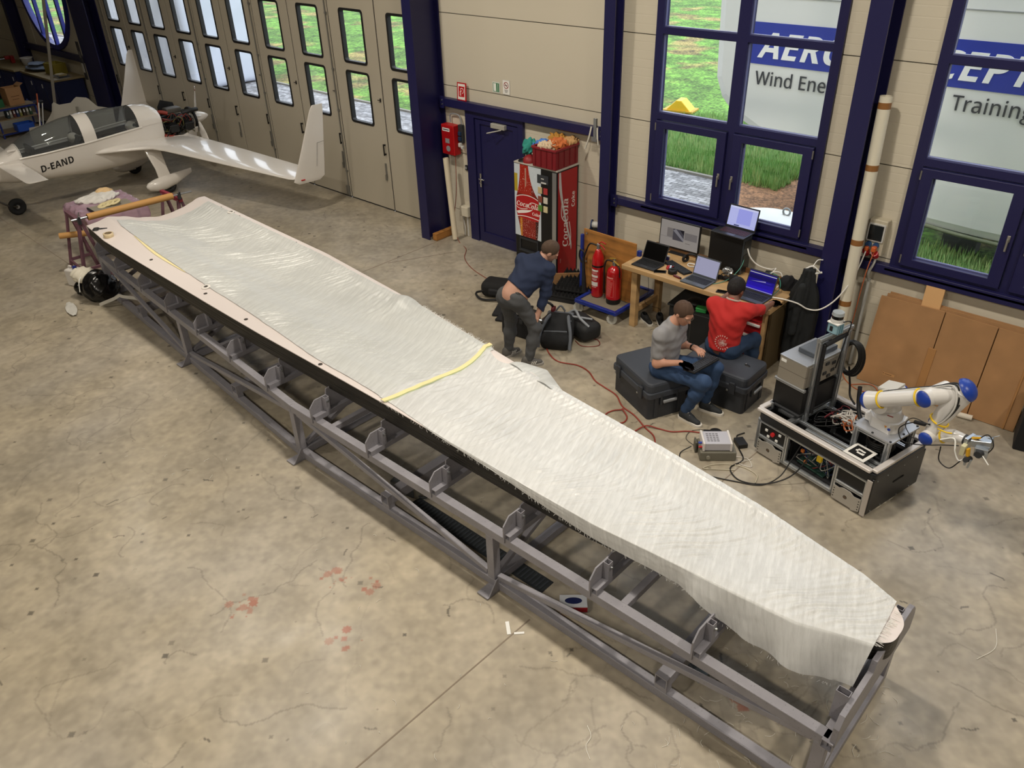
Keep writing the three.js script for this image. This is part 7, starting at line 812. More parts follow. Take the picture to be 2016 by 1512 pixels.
// ---------- trestles, rolls and rubbish at the mould root ----------
{
  const wine = mat('#6d4a55', 0.7), wineR = mat('#8d2b3c', 0.6);
  const trestle = (label, pos, turn, m, mb) => { const t = thing('trestle', label, 'trestle', pos, turn); obj('top_beam', RB(0.62, 0.07, 0.06, 0.005, 0, 0.93, 0), mb, t); for (const s of [-1, 1]) { for (const k of [-1, 1]) obj('leg', beam([s * 0.26, 0.92, k * 0.02], [s * 0.32, 0.01, k * 0.2], 0.045, 0.045), m, t); obj('cross_bar', beam([s * 0.3, 0.22, -0.16], [s * 0.3, 0.22, 0.16], 0.03, 0.045), m, t); } obj('cross_bar', beam([-0.31, 0.2, 0.16], [0.31, 0.2, 0.16], 0.03, 0.045), m, t); return t; };
  trestle('mauve wooden trestle near the plastic canister', [-12.6, 0, 4.82], -0.08, wine, wine); trestle('trestle with bright red top beam at the far mould corner', [-12.35, 0, 3.4], 0.0, wine, wineR);
  const roll = (label, a, b, r) => { const t = thing('fabric_roll', label, 'roll', [0, 0, 0]); obj('roll', [along(lathe([[r * 0.75, -0.5], [r, -0.5], [r, 0.5], [r * 0.75, 0.5], [r * 0.75, -0.5]].map(([x, y]) => [x, y * V(...a).distanceTo(V(...b))]), 24), a, b)], tubeCard, t); return t; };
  const r1 = roll('long brown cardboard roll clamped across both trestles', [-12.14, 1.03, 4.78], [-12.03, 1.03, 3.52], 0.05); obj('steel_bar', rod([-12.17, 1.03, 5.0], [-12.0, 1.03, 3.22], 0.016, 12), steel, r1); for (const [x, z] of [[-12.16, 4.9], [-12.02, 3.42]]) { const c = obj('clamp', [RB(0.04, 0.1, 0.05, 0.008, x, 1.0, z), rod([x - 0.06, 0.98, z], [x + 0.06, 1.08, z], 0.01)], mat('#4a4c50', 0.4, 0.6), r1); obj('clamp_screw', rod([x, 1.04, z], [x + 0.02, 1.13, z - 0.02], 0.008), steel, c); }
  roll('short brown cardboard tube lying on the lower trestle bars', [-12.9, 0.62, 5.0], [-12.3, 0.62, 4.1], 0.045);
  const tb = thing('work_table', 'small table wrapped in pinkish plastic film behind the trestles', 'table', [-13.2, 0, 4.12], -0.05); obj('table_top', RB(0.95, 0.03, 0.85, 0.005, 0, 0.8, 0), mat('#a08a78', 0.7), tb); for (const x of [-0.4, 0.4]) for (const z of [-0.35, 0.35]) obj('leg', beam([x, 0.79, z], [x, 0.01, z], 0.04, 0.04), wine, tb);
  obj('plastic_film', grid(60, 50, (u, v) => { const x = (u - 0.5) * 1.25, z = (v - 0.5) * 1.1, ex = Math.max(0, Math.abs(x) - 0.49), ez = Math.max(0, Math.abs(z) - 0.44), d = Math.max(ex, ez); return [clamp(x, -0.5, 0.5) + Math.sign(x) * Math.min(ex, 0.02), 0.822 - d * 1.7 + 0.02 * fbm(x * 14, z * 14, 3), clamp(z, -0.45, 0.45) + Math.sign(z) * Math.min(ez, 0.02) + 0.015 * Math.sin(x * 30) * (d > 0 ? 1 : 0)]; }), mat('#c9a9bb', 0.2, 0, { transmission: 0.35, thickness: 0 }), tb);
  const bd = thing('drawing_board', 'black edged board lying on the film covered table', 'board', [-12.87, 0.86, 4.15], -0.05); obj('board', RB(0.34, 0.02, 0.6, 0.004, 0, 0, 0), mat('#8d8678', 0.6), bd); obj('edge', [B(0.02, 0.03, 0.6, 0.17, 0, 0), B(0.34, 0.03, 0.02, 0, 0, 0.3)], black, bd);
  for (const [k, [x, z, y]] of [[-12.92, 4.24, 0.885], [-12.9, 4.16, 0.9], [-12.86, 4.08, 0.912]].entries()) { const p = thing('tape_ring', ['cream tape ring lowest in the fanned row on the board', 'cream tape ring in the middle of the fanned row', 'cream tape ring on top of the fanned row'][k], 'tape', [x, y, z]); obj('ring', place(lathe([[0.04, -0.012], [0.09, -0.012], [0.09, 0.012], [0.04, 0.012], [0.04, -0.012]], 24), 0, 0, 0, 0.25), mat('#d9cb9c', 0.7), p); }
  const heap = (name, label, c, r, color, sd, rough = 0.8, n = 0.05) => one(name, label, 'cloth', isosurf((x, y, z) => ell([x, y, z], [0, 0, 0], r) + n * (fbm(x * 12 + sd, y * 14 + z * 11, 3) - 0.5), r.map((v) => -v - 0.04), r.map((v) => v + 0.04), 0.014).translate(...c), mat(color, rough));
  heap('paper_heap', 'crumpled white paper on the film covered table', [-13.45, 0.86, 4.1], [0.24, 0.05, 0.3], '#d5d2cc', 4); heap('paper_heap', 'cream rags on the far edge of the table', [-13.55, 0.9, 3.95], [0.12, 0.05, 0.12], '#d9b98a', 7);
  const ct = thing('canister', 'white plastic canister with red label and blue cap', 'canister', [-12.42, 0, 5.12], 0.35); obj('body', ext(rrect(0.2, 0.26, 0.03), 0.13, 0.02, [], 0, 0.135, 0), mat('#d5d1cb', 0.5), ct); obj('label', RB(0.1, 0.14, 0.004, 0.001, 0.03, 0.13, 0.067), mat('#b3554a', 0.5), ct); obj('mark', B(0.03, 0.12, 0.004, -0.04, 0.13, 0.067), black, ct); obj('cap', C(0.03, 0.03, 0.04, 14, 0.05, 0.285, 0), mat('#1f2f86', 0.4), ct); obj('handle', tube([[-0.08, 0.25, 0], [-0.06, 0.295, 0], [0.0, 0.29, 0]], 0.014), mat('#d5d1cb', 0.5), ct);
  const bg = thing('rubbish_bag', 'full black rubbish bag with white waste spilling out', 'bag', [-11.72, 0, 5.12]); obj('bag', isosurf((x, y, z) => Math.max(ell([x, y, z], [0.05, 0.17, -0.05], [0.3, 0.24, 0.24]) + 0.05 * (fbm(x * 9, y * 9 + z * 8, 3) - 0.5) + 0.012 * Math.sin(x * 40 + y * 25), 0.004 - y), [-0.4, -0.02, -0.4], [0.45, 0.5, 0.35], 0.015), mat('#0b0b0c', 0.22), bg); obj('bag_neck', isosurf((x, y, z) => ell([x, y, z], [-0.28, 0.1, 0.1], [0.1, 0.1, 0.08]) + 0.04 * (fbm(x * 16, y * 16 + z * 13, 2) - 0.5), [-0.45, -0.05, -0.05], [-0.12, 0.26, 0.25], 0.012), mat('#101011', 0.22), bg); obj('waste', [isosurf((x, y, z) => ell([x, y, z], [-0.12, 0.34, 0.05], [0.17, 0.1, 0.15]) + 0.07 * (fbm(x * 13, y * 13 + z * 12, 3) - 0.5), [-0.35, 0.18, -0.16], [0.12, 0.5, 0.26], 0.013)], mat('#d3cdbc', 0.8), bg); obj('strap', tube([[-0.02, 0.38, 0.12], [0.06, 0.33, 0.2], [0.09, 0.2, 0.24]], 0.006), white, bg);
  const scrap = (label, c, a, w, h, m = mat('#c3c1ba', 0.35)) => one('plastic_scrap', label, 'scrap', place(grid(18, 6, (u, v) => [(u - 0.5) * w, 0.012 + 0.03 * fbm(u * 5, v * 3, 2), (v - 0.5) * h * (0.4 + 0.6 * Math.sin(u * PI))]), c[0], 0, c[1], 0, a), m);
  scrap('torn clear film scrap in front of the rubbish bag', [-11.6, 5.55], -0.25, 0.5, 0.14); one('film_strip', 'long clear film strip hanging from frame to floor by the bag', 'scrap', grid(30, 3, (u, v) => { const x = lerp(-11.35, -10.7, u), y = interp([[0, 0.02], [0.3, 0.12], [0.5, 0.2], [0.75, 0.16], [1, 0.1]], u); return [x, y + v * 0.05, lerp(5.25, 4.85, u) + 0.02 * Math.sin(u * 14)]; }), mat('#c9c7c0', 0.25));
  const tp = thing('masking_tape', 'cream masking tape roll with red core on the mould corner', 'tape', [-10.93, M(-10.93, sOf(-10.93, 4.99))[1] + 0.002, 4.99]); obj('roll', lathe([[0.045, 0], [0.065, 0], [0.065, 0.05], [0.045, 0.05], [0.045, 0]], 24), mat('#d9c7a2', 0.6), tp); obj('core', lathe([[0.042, 0], [0.045, 0], [0.045, 0.05], [0.042, 0.05]], 24), mat('#8a2f26', 0.5), tp);
  const sc = thing('scissors', 'black handled scissors lying on the mould corner', 'scissors', [-11.3, M(-11.3, sOf(-11.3, 4.94))[1] + 0.008, 4.94], 0.9); obj('handle', [place(new THREE.TorusGeometry(0.026, 0.007, 6, 16).scale(1.3, 1, 1), -0.06, 0, 0.025, PI / 2), place(new THREE.TorusGeometry(0.026, 0.007, 6, 16).scale(1.3, 1, 1), -0.06, 0, -0.025, PI / 2)], black, sc); obj('blade', [B(0.12, 0.004, 0.014, 0.03, 0, 0.004, 0, 0.12), B(0.12, 0.004, 0.014, 0.03, 0.004, -0.004, 0, -0.12)], darkGrey, sc);
  // under and around the frame
  const gr = thing('floor_drain', 'slotted dark drain channel in the floor under the frame', 'drain', [-3.93, 0.0, 5.15]); obj('channel', RB(1.68, 0.006, 0.16, 0.002, 0, 0.003, 0), mat('#2c3033', 0.6), gr); for (let k = 0; k < 40; k++) obj('slat', B(0.018, 0.008, 0.12, -0.8 + k * 0.041, 0.007, 0), mat('#4b5055', 0.5, 0.4), gr);
  const wn = thing('chain_hoist', 'grey metal hoist block lying on the floor under the frame', 'hoist', [-4.92, 0, 5.08], 0.25); obj('housing', [RB(0.22, 0.1, 0.14, 0.015, 0, 0.05, 0)], mat('#55595c', 0.5, 0.4), wn); obj('drum', [rod([0.12, 0.06, -0.06], [0.12, 0.06, 0.06], 0.06, 18)], mat('#7a766a', 0.5, 0.4), wn); obj('hook', [place(new THREE.TorusGeometry(0.045, 0.012, 8, 18, 4.6), 0.2, 0.05, 0.02, PI / 2)], darkGrey, wn); obj('side_plate', RB(0.1, 0.08, 0.1, 0.01, -0.15, 0.04, -0.03), mat('#6a6e70', 0.5, 0.4), wn);
  const bx = thing('glove_box', 'white and red glove box with blue oval under the frame', 'box', [-2.8, 0, 5.17], -0.85); obj('carton', RB(0.13, 0.07, 0.22, 0.003, 0, 0.036, 0), mat('#c9ccd2', 0.5), bx); obj('opening', place(disc(0.035, 20).scale(1, 2, 1), 0, 0.0725, 0.0, -PI / 2), mat('#101a4c', 0.5), bx); obj('red_side', B(0.02, 0.05, 0.22, 0.057, 0.036, 0), mat('#a8202a', 0.5), bx);
  const cl = thing('metal_clamp', 'shiny metal clamp lying under the frame near the tip', 'clamp', [-1.75, 0, 5.05], -0.4); obj('bar', RB(0.3, 0.04, 0.06, 0.004, 0, 0.022, 0), mat('#6d747a', 0.4, 0.7), cl); obj('shoe', RB(0.09, 0.06, 0.1, 0.006, 0.08, 0.03, 0), mat('#98a4aa', 0.3, 0.8), cl); obj('handle', rod([-0.1, 0.05, 0.0], [-0.22, 0.03, 0.03], 0.014), lightGrey, cl);
  seed = 999; const fib = mat('#e3e0d6', 0.5);
  const strands_ = Array.from({ length: 150 }, () => { const c = rnd(), x = c < 0.55 ? rr(-1.6, -0.4) : rr(-8.5, 0), z = c < 0.55 ? rr(4.3, 5.9) : rr(4.6, 7.2), a = rr(0, 6.3), l = rr(0.02, c < 0.55 ? 0.11 : 0.06); return tube([[x, 0.003, z], [x + Math.cos(a) * l * 0.5 + rr(-0.01, 0.01), 0.005, z + Math.sin(a) * l * 0.5], [x + Math.cos(a + 0.3) * l, 0.003, z + Math.sin(a + 0.3) * l]], 0.0018, 5, 4); });
  tag(obj('fibre_scraps', strands_, fib), 'loose white glass fibre scraps scattered on the floor round the frame', 'scraps', null, 'stuff');
  one('fibre_strand', 'long curled white fibre strand on the floor near the frame', 'scrap', tube([[-2.05, 0.004, 5.95], [-1.98, 0.006, 6.0], [-1.96, 0.004, 6.08], [-1.88, 0.004, 6.14]], 0.003, 24), fib); one('paper_scrap', 'folded white paper strip on the floor beside a frame foot', 'scrap', [place(B(0.13, 0.003, 0.03), -3.05, 0.004, 5.68, 0, -0.7), place(B(0.08, 0.003, 0.02), -2.95, 0.004, 5.66, 0, 0.8)], white); one('fibre_strand', 'long white fibre strand on the floor beyond the mould tip', 'scrap', tube([[-0.2, 0.004, 3.2], [-0.15, 0.006, 3.4], [-0.22, 0.004, 3.6]], 0.0025, 20), fib);
}
// ---------- dark workshop corner at the far left ----------
{
  const db = mat('#0f1a44', 0.5), top = mat('#8a7a58', 0.6);
  const bench = (label, x, z, w, d, turn) => { const t = thing('tool_bench', label, 'workbench', [x, 0, z], turn); obj('bench_top', RB(w, 0.05, d, 0.005, 0, 0.925, 0), top, t); obj('carcass', RB(w - 0.06, 0.86, d - 0.06, 0.01, 0, 0.46, 0), db, t); for (let k = 0; k < 3; k++) obj('door', RB((w - 0.16) / 3 - 0.02, 0.74, 0.015, 0.004, (k - 1) * (w - 0.1) / 3, 0.46, d / 2 - 0.024), mat('#13205a', 0.45), t); obj('door_handle', [-1, 0, 1].map((k) => B(0.02, 0.1, 0.02, (k + 0.3) * (w - 0.1) / 3, 0.7, d / 2 - 0.01)), lightGrey, t); return t; };
  bench('dark blue workshop bench under the far round window', -24.55, 0.45, 2.3, 0.8, 0); bench('dark blue workshop bench at the end of the far corner', -27.2, 0.62, 2.6, 0.85, 0.08);
  const lad = thing('aluminium_ladder', 'aluminium ladder leaning beside the broad blue column', 'ladder', [-22.85, 0, 1.0], -0.35); for (const s of [-1, 1]) obj('rail', beam([s * 0.19, 0.01, 0.25], [s * 0.17, 4.2, -0.55], 0.03, 0.07), mat('#a09a8e', 0.4, 0.6), lad); for (let k = 0; k < 14; k++) { const t = (k + 0.7) / 15; obj('rung', rod([-0.19, t * 4.2, 0.25 - 0.8 * t], [0.19, t * 4.2, 0.25 - 0.8 * t], 0.016), mat('#b0aa9e', 0.4, 0.6), lad); }
  const yb = thing('storage_tray', 'olive yellow plastic tray on the far workbench', 'tray', [-24.4, 0.95, 0.35], 0.1); obj('wall', ext(rrect(0.55, 0.35, 0.03), 0.26, 0, [rrect(0.52, 0.32, 0.02)], 0, 0.13, 0, PI / 2), mat('#8a7d2c', 0.5), yb); obj('base', B(0.53, 0.01, 0.33, 0, 0.006, 0), mat('#8a7d2c', 0.5), yb);
  const cl = thing('folded_cover', 'folded grey fabric cover heaped on the far workbench', 'cloth', [-25.3, 0.95, 0.5]); obj('fold', isosurf((x, y, z) => Math.max(ell([x, y, z], [0, 0.06, 0], [0.4, 0.14, 0.24]) + 0.03 * Math.sin(y * 60) + 0.04 * (fbm(x * 8, y * 8 + z * 7, 2) - 0.5), 0.004 - y), [-0.5, -0.02, -0.32], [0.5, 0.26, 0.32], 0.022), mat('#5f6876', 0.8), cl);
  const wb = thing('white_tub', 'white plastic tub at the back of the far workbench', 'tub', [-26.4, 0.95, 0.35]); obj('tub', lathe([[0, 0], [0.12, 0], [0.15, 0.16], [0.16, 0.18]], 20), lightGrey, wb); obj('lid', C(0.165, 0.165, 0.02, 20, 0, 0.19, 0), white, wb);
  for (const [k, [x, z, h]] of [[-23.75, 0.5, 0.04], [-23.7, 0.52, 0.09]].entries()) { const b = thing('catalogue', ['grey catalogue lying on the far bench end', 'pale folder on top of the grey catalogue'][k], 'book', [x, 0.95 + k * 0.042, z], 0.1 * k); obj('cover', RB(0.4 - k * 0.14, 0.04, 0.3 - k * 0.1, 0.003, 0, 0.02, 0), [mat('#4a5058', 0.6), mat('#b9a878', 0.6)][k], b); obj('pages', B(0.38 - k * 0.14, 0.03, 0.29 - k * 0.1, 0.008, 0.02, 0.006), lightGrey, b); }
  const vb = thing('bench_vice', 'red bench vice on the rail above the far bench', 'vice', [-27.1, 0.95, 0.5]); obj('jaw', [RB(0.14, 0.2, 0.1, 0.02, 0, 0.1, 0), RB(0.1, 0.1, 0.14, 0.02, 0, 0.16, 0.12)], mat('#8c1f1c', 0.4), vb); obj('screw', rod([0, 0.14, 0.12], [0, 0.14, 0.32], 0.015), steel, vb); obj('bar', rod([-0.08, 0.14, 0.31], [0.08, 0.14, 0.31], 0.008), steel, vb);
  const sh = thing('storage_rack', 'blue steel rack with folders and a blue bin', 'rack', [-22.7, 0, 2.2], PI / 2); for (const x of [-0.45, 0.45]) for (const z of [-0.22, 0.22]) obj('post', beam([x, 0, z], [x, 0.72, z], 0.035, 0.035), mat('#1b2c74', 0.45), sh); for (const y of [0.12, 0.42, 0.68]) obj('shelf', RB(0.94, 0.025, 0.48, 0.004, 0, y, 0), mat('#7d6a4e', 0.6), sh); obj('side_rail', [RB(0.92, 0.05, 0.02, 0.004, 0, 0.66, 0.23), RB(0.92, 0.05, 0.02, 0.004, 0, 0.1, 0.23)], mat('#1b2c74', 0.45), sh);
  seed = 31; const cols = ['#2a4a34', '#6d6a5a', '#3a2a22', '#7d7a3a', '#1d2f5a', '#5a2a26', '#8a8678', '#22343a']; for (let k = 0; k < 8; k++) { const b = thing('ring_binder', ['dark green', 'khaki grey', 'dark brown', 'olive', 'navy blue', 'dark red', 'pale grey', 'slate'][k] + ' ring binder standing on the blue rack shelf', 'binder', [-22.62 + rr(-0.02, 0.02), 0.433, 1.87 + k * 0.075], PI / 2, 'binders on the blue rack'); obj('cover', RB(0.055, 0.2, 0.2, 0.004, 0, 0.1, 0), mat(cols[k % 8], 0.6), b); obj('spine_label', B(0.03, 0.07, 0.002, 0, 0.12, 0.101), lightGrey, b); }
  const bb = thing('blue_bin', 'blue plastic bin on the lowest rack shelf', 'bin', [-22.45, 0.133, 2.15], PI / 2); obj('wall', ext(rrect(0.4, 0.3, 0.03), 0.17, 0, [rrect(0.37, 0.27, 0.02)], 0, 0.085, 0, PI / 2), mat('#1d4aa8', 0.4), bb); obj('base', B(0.38, 0.01, 0.28, 0, 0.006, 0), mat('#1d4aa8', 0.4), bb);
  const cb = thing('carton', 'brown cardboard carton with open flaps on the blue rack', 'carton', [-22.75, 0.693, 2.1], PI / 2 + 0.1); obj('box', ext(rect(0.36, 0.32), 0.4, 0, [rect(0.345, 0.305)], 0, 0.2, 0, PI / 2), cardMat, cb); obj('bottom', B(0.35, 0.008, 0.31, 0, 0.006, 0), cardMat, cb); obj('flap', [B(0.12, 0.006, 0.3, -0.22, 0.43, 0, 0, 0, -0.5)], cardMat, cb); obj('flap', [B(0.12, 0.006, 0.3, 0.22, 0.43, 0, 0, 0, 0.5)], cardMat, cb); obj('print', [B(0.2, 0.012, 0.003, 0, 0.2, 0.161), B(0.16, 0.012, 0.003, 0, 0.13, 0.161)], mat('#5a3a22', 0.7), cb);
  const cr = thing('green_crate', 'green plastic crate beside the carton on the blue rack', 'crate', [-22.75, 0.693, 2.5], PI / 2); obj('wall', ext(rrect(0.26, 0.3, 0.02), 0.18, 0, [rrect(0.235, 0.275, 0.015)], 0, 0.09, 0, PI / 2), mat('#1c5a34', 0.5), cr); obj('base', B(0.25, 0.01, 0.29, 0, 0.006, 0), mat('#1c5a34', 0.5), cr);
  const po = thing('broom_pole', 'orange and white poles leaning on the blue rack', 'pole', [-22.1, 0, 1.75]); obj('pole', rod([0, 0.01, 0.2], [-0.3, 0.9, -0.1], 0.018), mat('#b5552a', 0.5), po); obj('pole', rod([0.1, 0.01, 0.25], [-0.22, 0.7, -0.05], 0.016), white, po); obj('pole', rod([0.16, 0.01, 0.2], [-0.12, 0.7, -0.1], 0.014), lightGrey, po);
  const ch = thing('stool', 'dark swivel stool in front of the far bench', 'stool', [-23.2, 0, 1.5]); obj('seat', C(0.19, 0.19, 0.06, 20, 0, 0.55, 0), blackMat, ch); obj('column', rod([0, 0.08, 0], [0, 0.53, 0], 0.025), steel, ch); for (let k = 0; k < 5; k++) obj('foot', beam([0, 0.07, 0], [0.26 * Math.cos(k * 1.257), 0.03, 0.26 * Math.sin(k * 1.257)], 0.04, 0.03), blackMat, ch);
  const pb = thing('pin_board', 'narrow board with papers on the broad blue column', 'board', [-22.5, 1.0, 0.34]); obj('board', RB(0.14, 0.9, 0.02, 0.004, 0, 0.45, 0), mat('#3a3a3c', 0.7), pb); obj('paper', [B(0.1, 0.22, 0.004, 0.0, 0.28, 0.013)], lightGrey, pb); obj('paper', [B(0.08, 0.16, 0.004, 0.01, 0.6, 0.013)], mat('#6d6a64', 0.7), pb);
}
// ---------- outside the windows ----------
{
  const grassT = dataTex(1024, 1024, (u, v) => { const a = fbm(u * 20, v * 20, 4, 20), b = fbm(u * 160, v * 160, 2, 160), d = sstep(0.5, 0.72, fbm(u * 8 + 5, v * 8, 3, 8)), L = 0.62 + 0.5 * (a - 0.5) + 0.5 * (b - 0.5); return [lerp(0.46, 0.66, d) * L * 1.2, lerp(0.66, 0.6, d) * L * 1.2, lerp(0.26, 0.36, d) * L * 1.2]; });
  const paveT = dataTex(512, 512, (u, v) => { const n = 24, r = Math.floor(v * n), x = u * n / 2 + (r % 2) * 0.5, fx = x % 1, fy = (v * n) % 1, j = fx < 0.06 || fy < 0.1 ? 0.55 : 1, L = (0.58 + 0.24 * (hash2(Math.floor(x), r) - 0.5) + 0.2 * (fbm(u * 60, v * 60, 2, 60) - 0.5)) * j; return [L, L, L * 1.02]; });
  const dirtT = dataTex(512, 512, (u, v) => { const L = 0.62 + 0.5 * (fbm(u * 60, v * 60, 3, 60) - 0.5) + 0.3 * (fbm(u * 8, v * 8, 3, 8) - 0.5); return [0.72 * L * 1.25, 0.54 * L * 1.25, 0.4 * L * 1.25]; });
  grassT.repeat.set(0.12, 0.12); paveT.repeat.set(0.4, 0.4); dirtT.repeat.set(0.5, 0.5);
  const g1 = mat('#ffffff', 0.95, 0, { map: grassT }), pv = mat('#ffffff', 0.85, 0, { map: paveT }), dt = mat('#ffffff', 0.95, 0, { map: dirtT });
  const flat = (pts, y) => { const g = new THREE.ShapeGeometry(shapeOf(pts.map(([x, z]) => [x, -z]))); g.rotateX(-PI / 2); g.translate(0, y, 0); return g; };
  struct('floor_lawn', flat([[-70, -90], [60, -90], [60, -0.13], [-70, -0.13]], -0.12), g1, 'green lawn outside the hall', 'lawn');
  struct('floor_paving', flat([[-45, -5.35], [-7.3, -5.35], [-7.0, -4.3], [-6.3, -3.2], [-6.0, -0.13], [-45, -0.13]], -0.105), pv, 'grey block paving outside the hangar doors', 'paving');
  struct('floor_earth', flat([[-7.4, -5.2], [-6.9, -6.4], [-5.9, -7.0], [-4.6, -6.6], [-4.4, -4.6], [-6.0, -3.6], [-6.9, -4.3]], -0.1), dt, 'bare brown earth patch outside the first window', 'earth');
  struct('trim_kerb', [beam([-45, -0.09, -5.38], [-7.3, -0.09, -5.38], 0.08, 0.06)], mat('#8d8a84', 0.9), 'stone kerb between paving and lawn', 'kerb');
  seed = 55; const blade = new THREE.BufferGeometry(); { const p = []; for (let k = 0; k < 5; k++) { const a = k * 1.3, c = Math.cos(a) * 0.012, s = Math.sin(a) * 0.012, h = 0.07 + 0.02 * k, o = 0.02 * Math.cos(k * 2.1), q = 0.02 * Math.sin(k * 2.1), lx = 0.03 * Math.cos(a + 1), lz = 0.03 * Math.sin(a + 1); p.push(o - c, 0, q - s, o + c, 0, q + s, o + lx, h, q + lz); } blade.setAttribute('position', new THREE.Float32BufferAttribute(p, 3)); blade.computeVertexNormals(); }
  const N = 15000, im = new THREE.InstancedMesh(blade, mat('#ffffff', 0.9), N), m4 = new THREE.Matrix4(), col = new THREE.Color();
  for (let k = 0; k < N; k++) { let x, z; const w = rnd(); if (w < 0.45) { x = rr(-4.2, -0.8); z = rr(-4.3, -1.9); } else { x = rr(-10.5, -6.4); z = rr(-9.5, -5.45); } const s = rr(0.6, 1.7); m4.makeRotationY(rr(0, 6.3)); m4.scale(V(s, s * rr(0.6, 1.3), s)); m4.setPosition(x, -0.12, z); im.setMatrixAt(k, m4); const d = rnd(); col.setRGB(lerp(0.2, 0.42, d * d), lerp(0.38, 0.5, d), lerp(0.1, 0.2, d)); im.setColorAt(k, col); }
  im.name = numbered('grass_blades'); tag(im, 'grass blades of the lawn outside the windows', 'grass', null, 'stuff'); scene.add(im);
  // turbine nacelle with lettering
  const nm = mat('#d6d8d8', 0.4), t = thing('turbine_nacelle', 'big white training nacelle with blue lettered band outside the windows', 'nacelle', [0, 0, 0]);
  const out = [[-7.25, 4.3], [-7.22, 3.2], [-7.16, 2.1], [-7.02, 1.78], [-6.75, 1.52], [-6.3, 1.3], [-5.4, 1.02], [-4.4, 0.62], [-3.4, 0.36], [-2.6, 0.33], [3, 0.36], [4.5, 0.6], [5, 1.2], [5, 4.0], [4.6, 4.5], [-6.6, 4.7], [-7.0, 4.6]];
  obj('housing', ext(out, 2.6, 0.16, [], 0, 0, -5.45), nm, t); obj('seam', [beam([-7.2, 3.38, -3.985], [5, 3.42, -3.985], 0.01, 0.015, 0.002)], mat('#8f9192', 0.6), t); obj('added_shade_strip', RB(5, 0.16, 0.2, 0.02, 0.5, 0.0, -5.2), mat('#55585c', 0.7), t); obj('support', [B(0.5, 0.45, 0.3, -2.9, 0.1, -4.7)], mat('#55585c', 0.7), t); obj('support', [B(0.4, 0.45, 0.3, -1.6, 0.1, -4.7)], mat('#55585c', 0.7), t);  // strip beneath the housing is added, standing in for the shade there
  const zN = -3.985; obj('blue_band', B(4.9, 0.62, 0.012, -4.07, 2.71, zN), mat('#26379a', 0.4), t);
  const put = (name, s, size, x, y, m, f, sk = 0, sx = 1) => { const g = text(s, size, 0.012, f); g.scale(sx, 1, 1); const p = g.attributes.position; for (let i = 0; i < p.count; i++) p.setX(i, p.getX(i) + p.getY(i) * sk); g.computeBoundingBox(); g.translate(x - g.boundingBox.min.x, y, zN + 0.004); obj(name, g, m, t); return g.boundingBox; };
  { const adv = (q) => text(q, 0.39).boundingBox.max.x; put('lettering', 'AEROCONCEPT', 0.38, -6.4, 2.5, mat('#e9eaec', 0.4), font, 0.24, 3.2 / adv('AEROCONC.') ); }
  put('lettering', 'Wind Energy', 0.205, -6.39, 2.09, mat('#33363c', 0.5), fontR, 0, 1.0); put('lettering', 'Training', 0.205, -3.36, 2.1, mat('#33363c', 0.5), fontR, 0, 1.0);
  obj('lower_edge_line', tube([[-3.6, 0.42, -3.99], [-2.6, 0.35, -3.985], [3, 0.38, -3.985]], 0.03, 40, 6), mat('#6d735c', 0.9), t);  // grey-green line along the lower edge of the housing
  const sp = thing('spinner_shell', 'white fibreglass shell with lifting eye lying outside the first window', 'shell', [-4.55, -0.12, -1.6]); obj('shell', place(new THREE.SphereGeometry(1, 32, 12, 0, 2 * PI, 0, PI / 2).scale(1.5, 1.12, 0.8)), mat('#dfe3e4', 0.4), sp); obj('lifting_eye', [place(new THREE.TorusGeometry(0.05, 0.014, 8, 18), 0.1, 1.16, 0.05)], mat('#8d9296', 0.4, 0.6), sp);
  const bl = thing('black_bucket', 'dark bucket with white rim standing on the earth outside', 'bucket', [-5.25, -0.1, -3.6]); obj('bucket', lathe([[0, 0], [0.14, 0], [0.18, 0.24]], 18), darkGrey, bl); obj('rim', lathe([[0.17, 0.22], [0.2, 0.22], [0.2, 0.26], [0.17, 0.26]], 18), lightGrey, bl);
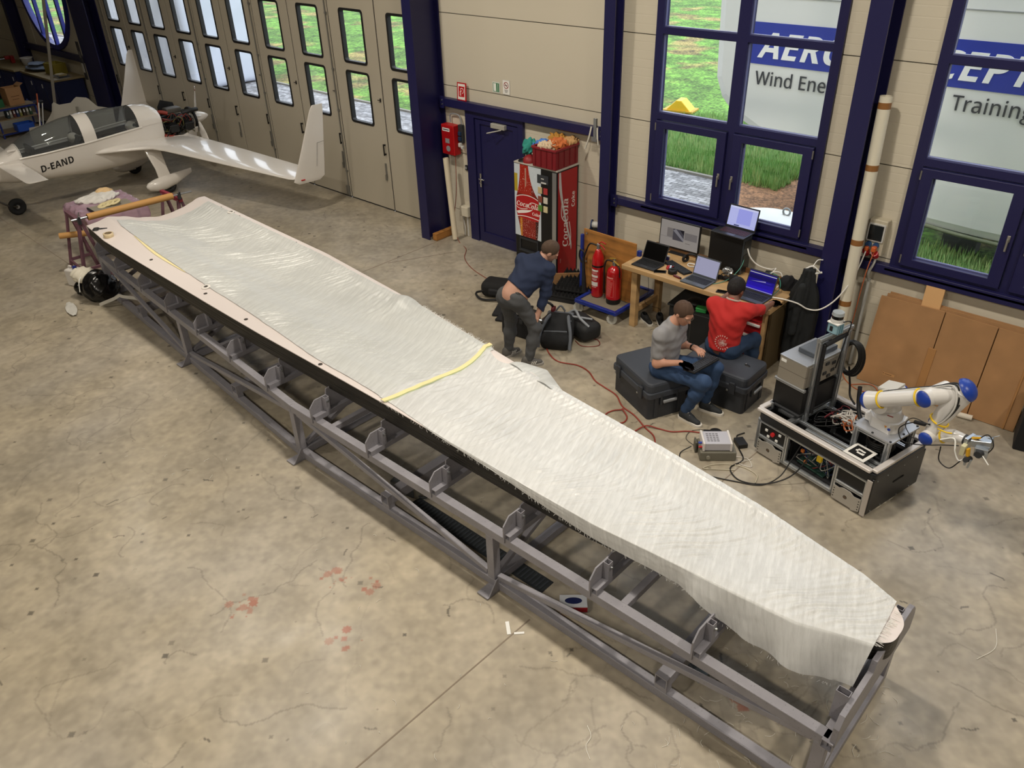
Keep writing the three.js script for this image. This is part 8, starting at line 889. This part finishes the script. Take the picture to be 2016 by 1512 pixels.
  const yc = thing('airfield_marker', 'yellow wedge shaped airfield marker on the lawn', 'marker', [-11.2, -0.1, -9.7], 0.2); obj('marker', ext([[-0.36, 0], [0.36, 0], [0.07, 0.28], [-0.07, 0.28]], 0.36, 0.02), mat('#e3b32a', 0.5), yc); obj('base', B(0.8, 0.04, 0.5, 0, 0.02, 0), mat('#b98f24', 0.6), yc);
  const tv = thing('covered_trailer', 'large white sheeted trailer parked outside the far hangar doors', 'trailer', [-27.0, -0.12, -4.2]); obj('cover', isosurf((x, y, z) => { const q = [Math.abs(x) - 3.2, Math.abs(y - 1.9) - 1.7, Math.abs(z) - 1.0]; return Math.hypot(Math.max(q[0], 0), Math.max(q[1], 0), Math.max(q[2], 0)) + Math.min(Math.max(...q), 0) - 0.15 + 0.1 * (fbm(x * 2, y * 1.5 + z, 3) - 0.5); }, [-3.6, -0.1, -1.4], [3.6, 4.0, 1.4], 0.09), mat('#cdd3e2', 0.5), tv); obj('tail_lamp', RB(0.3, 0.12, 0.05, 0.02, 2.9, 0.55, 1.2), mat('#b0303c', 0.4), tv); obj('wheel', [-1, 1].map((k) => rod([k * 0.7, 0.32, 0.8], [k * 0.7, 0.32, 1.05], 0.32, 20)), rubber, tv);
  for (const [k, [x, z, s]] of [[-3.75, -2.6, 0.5], [-3.3, -2.9, 0.34]].entries()) { const w = thing('weed', ['tall leafy weed by the second window corner', 'low leafy weed right of the tall weed'][k], 'plant', [x, -0.12, z]); seed = 60 + k; obj('leaves', Array.from({ length: 26 }, () => { const a = rr(0, 6.3), l = rr(0.4, 1) * s, t = rr(0.3, 0.9), g = new THREE.PlaneGeometry(0.03, 0.12); g.rotateX(rr(-1, 1)); g.rotateY(a); g.translate(Math.cos(a) * l * 0.3, t * s * 1.2, Math.sin(a) * l * 0.3); return g; }), mat('#4d8a44', 0.8), w); obj('stem', [rod([0, 0, 0], [0.03, s * 1.2, 0.02], 0.006, 5)], mat('#4a6a34', 0.8), w); }
}
scene.traverse((o) => { if (o.isMesh) { o.castShadow = true; o.receiveShadow = true; } });
renderer.render(scene, camera);
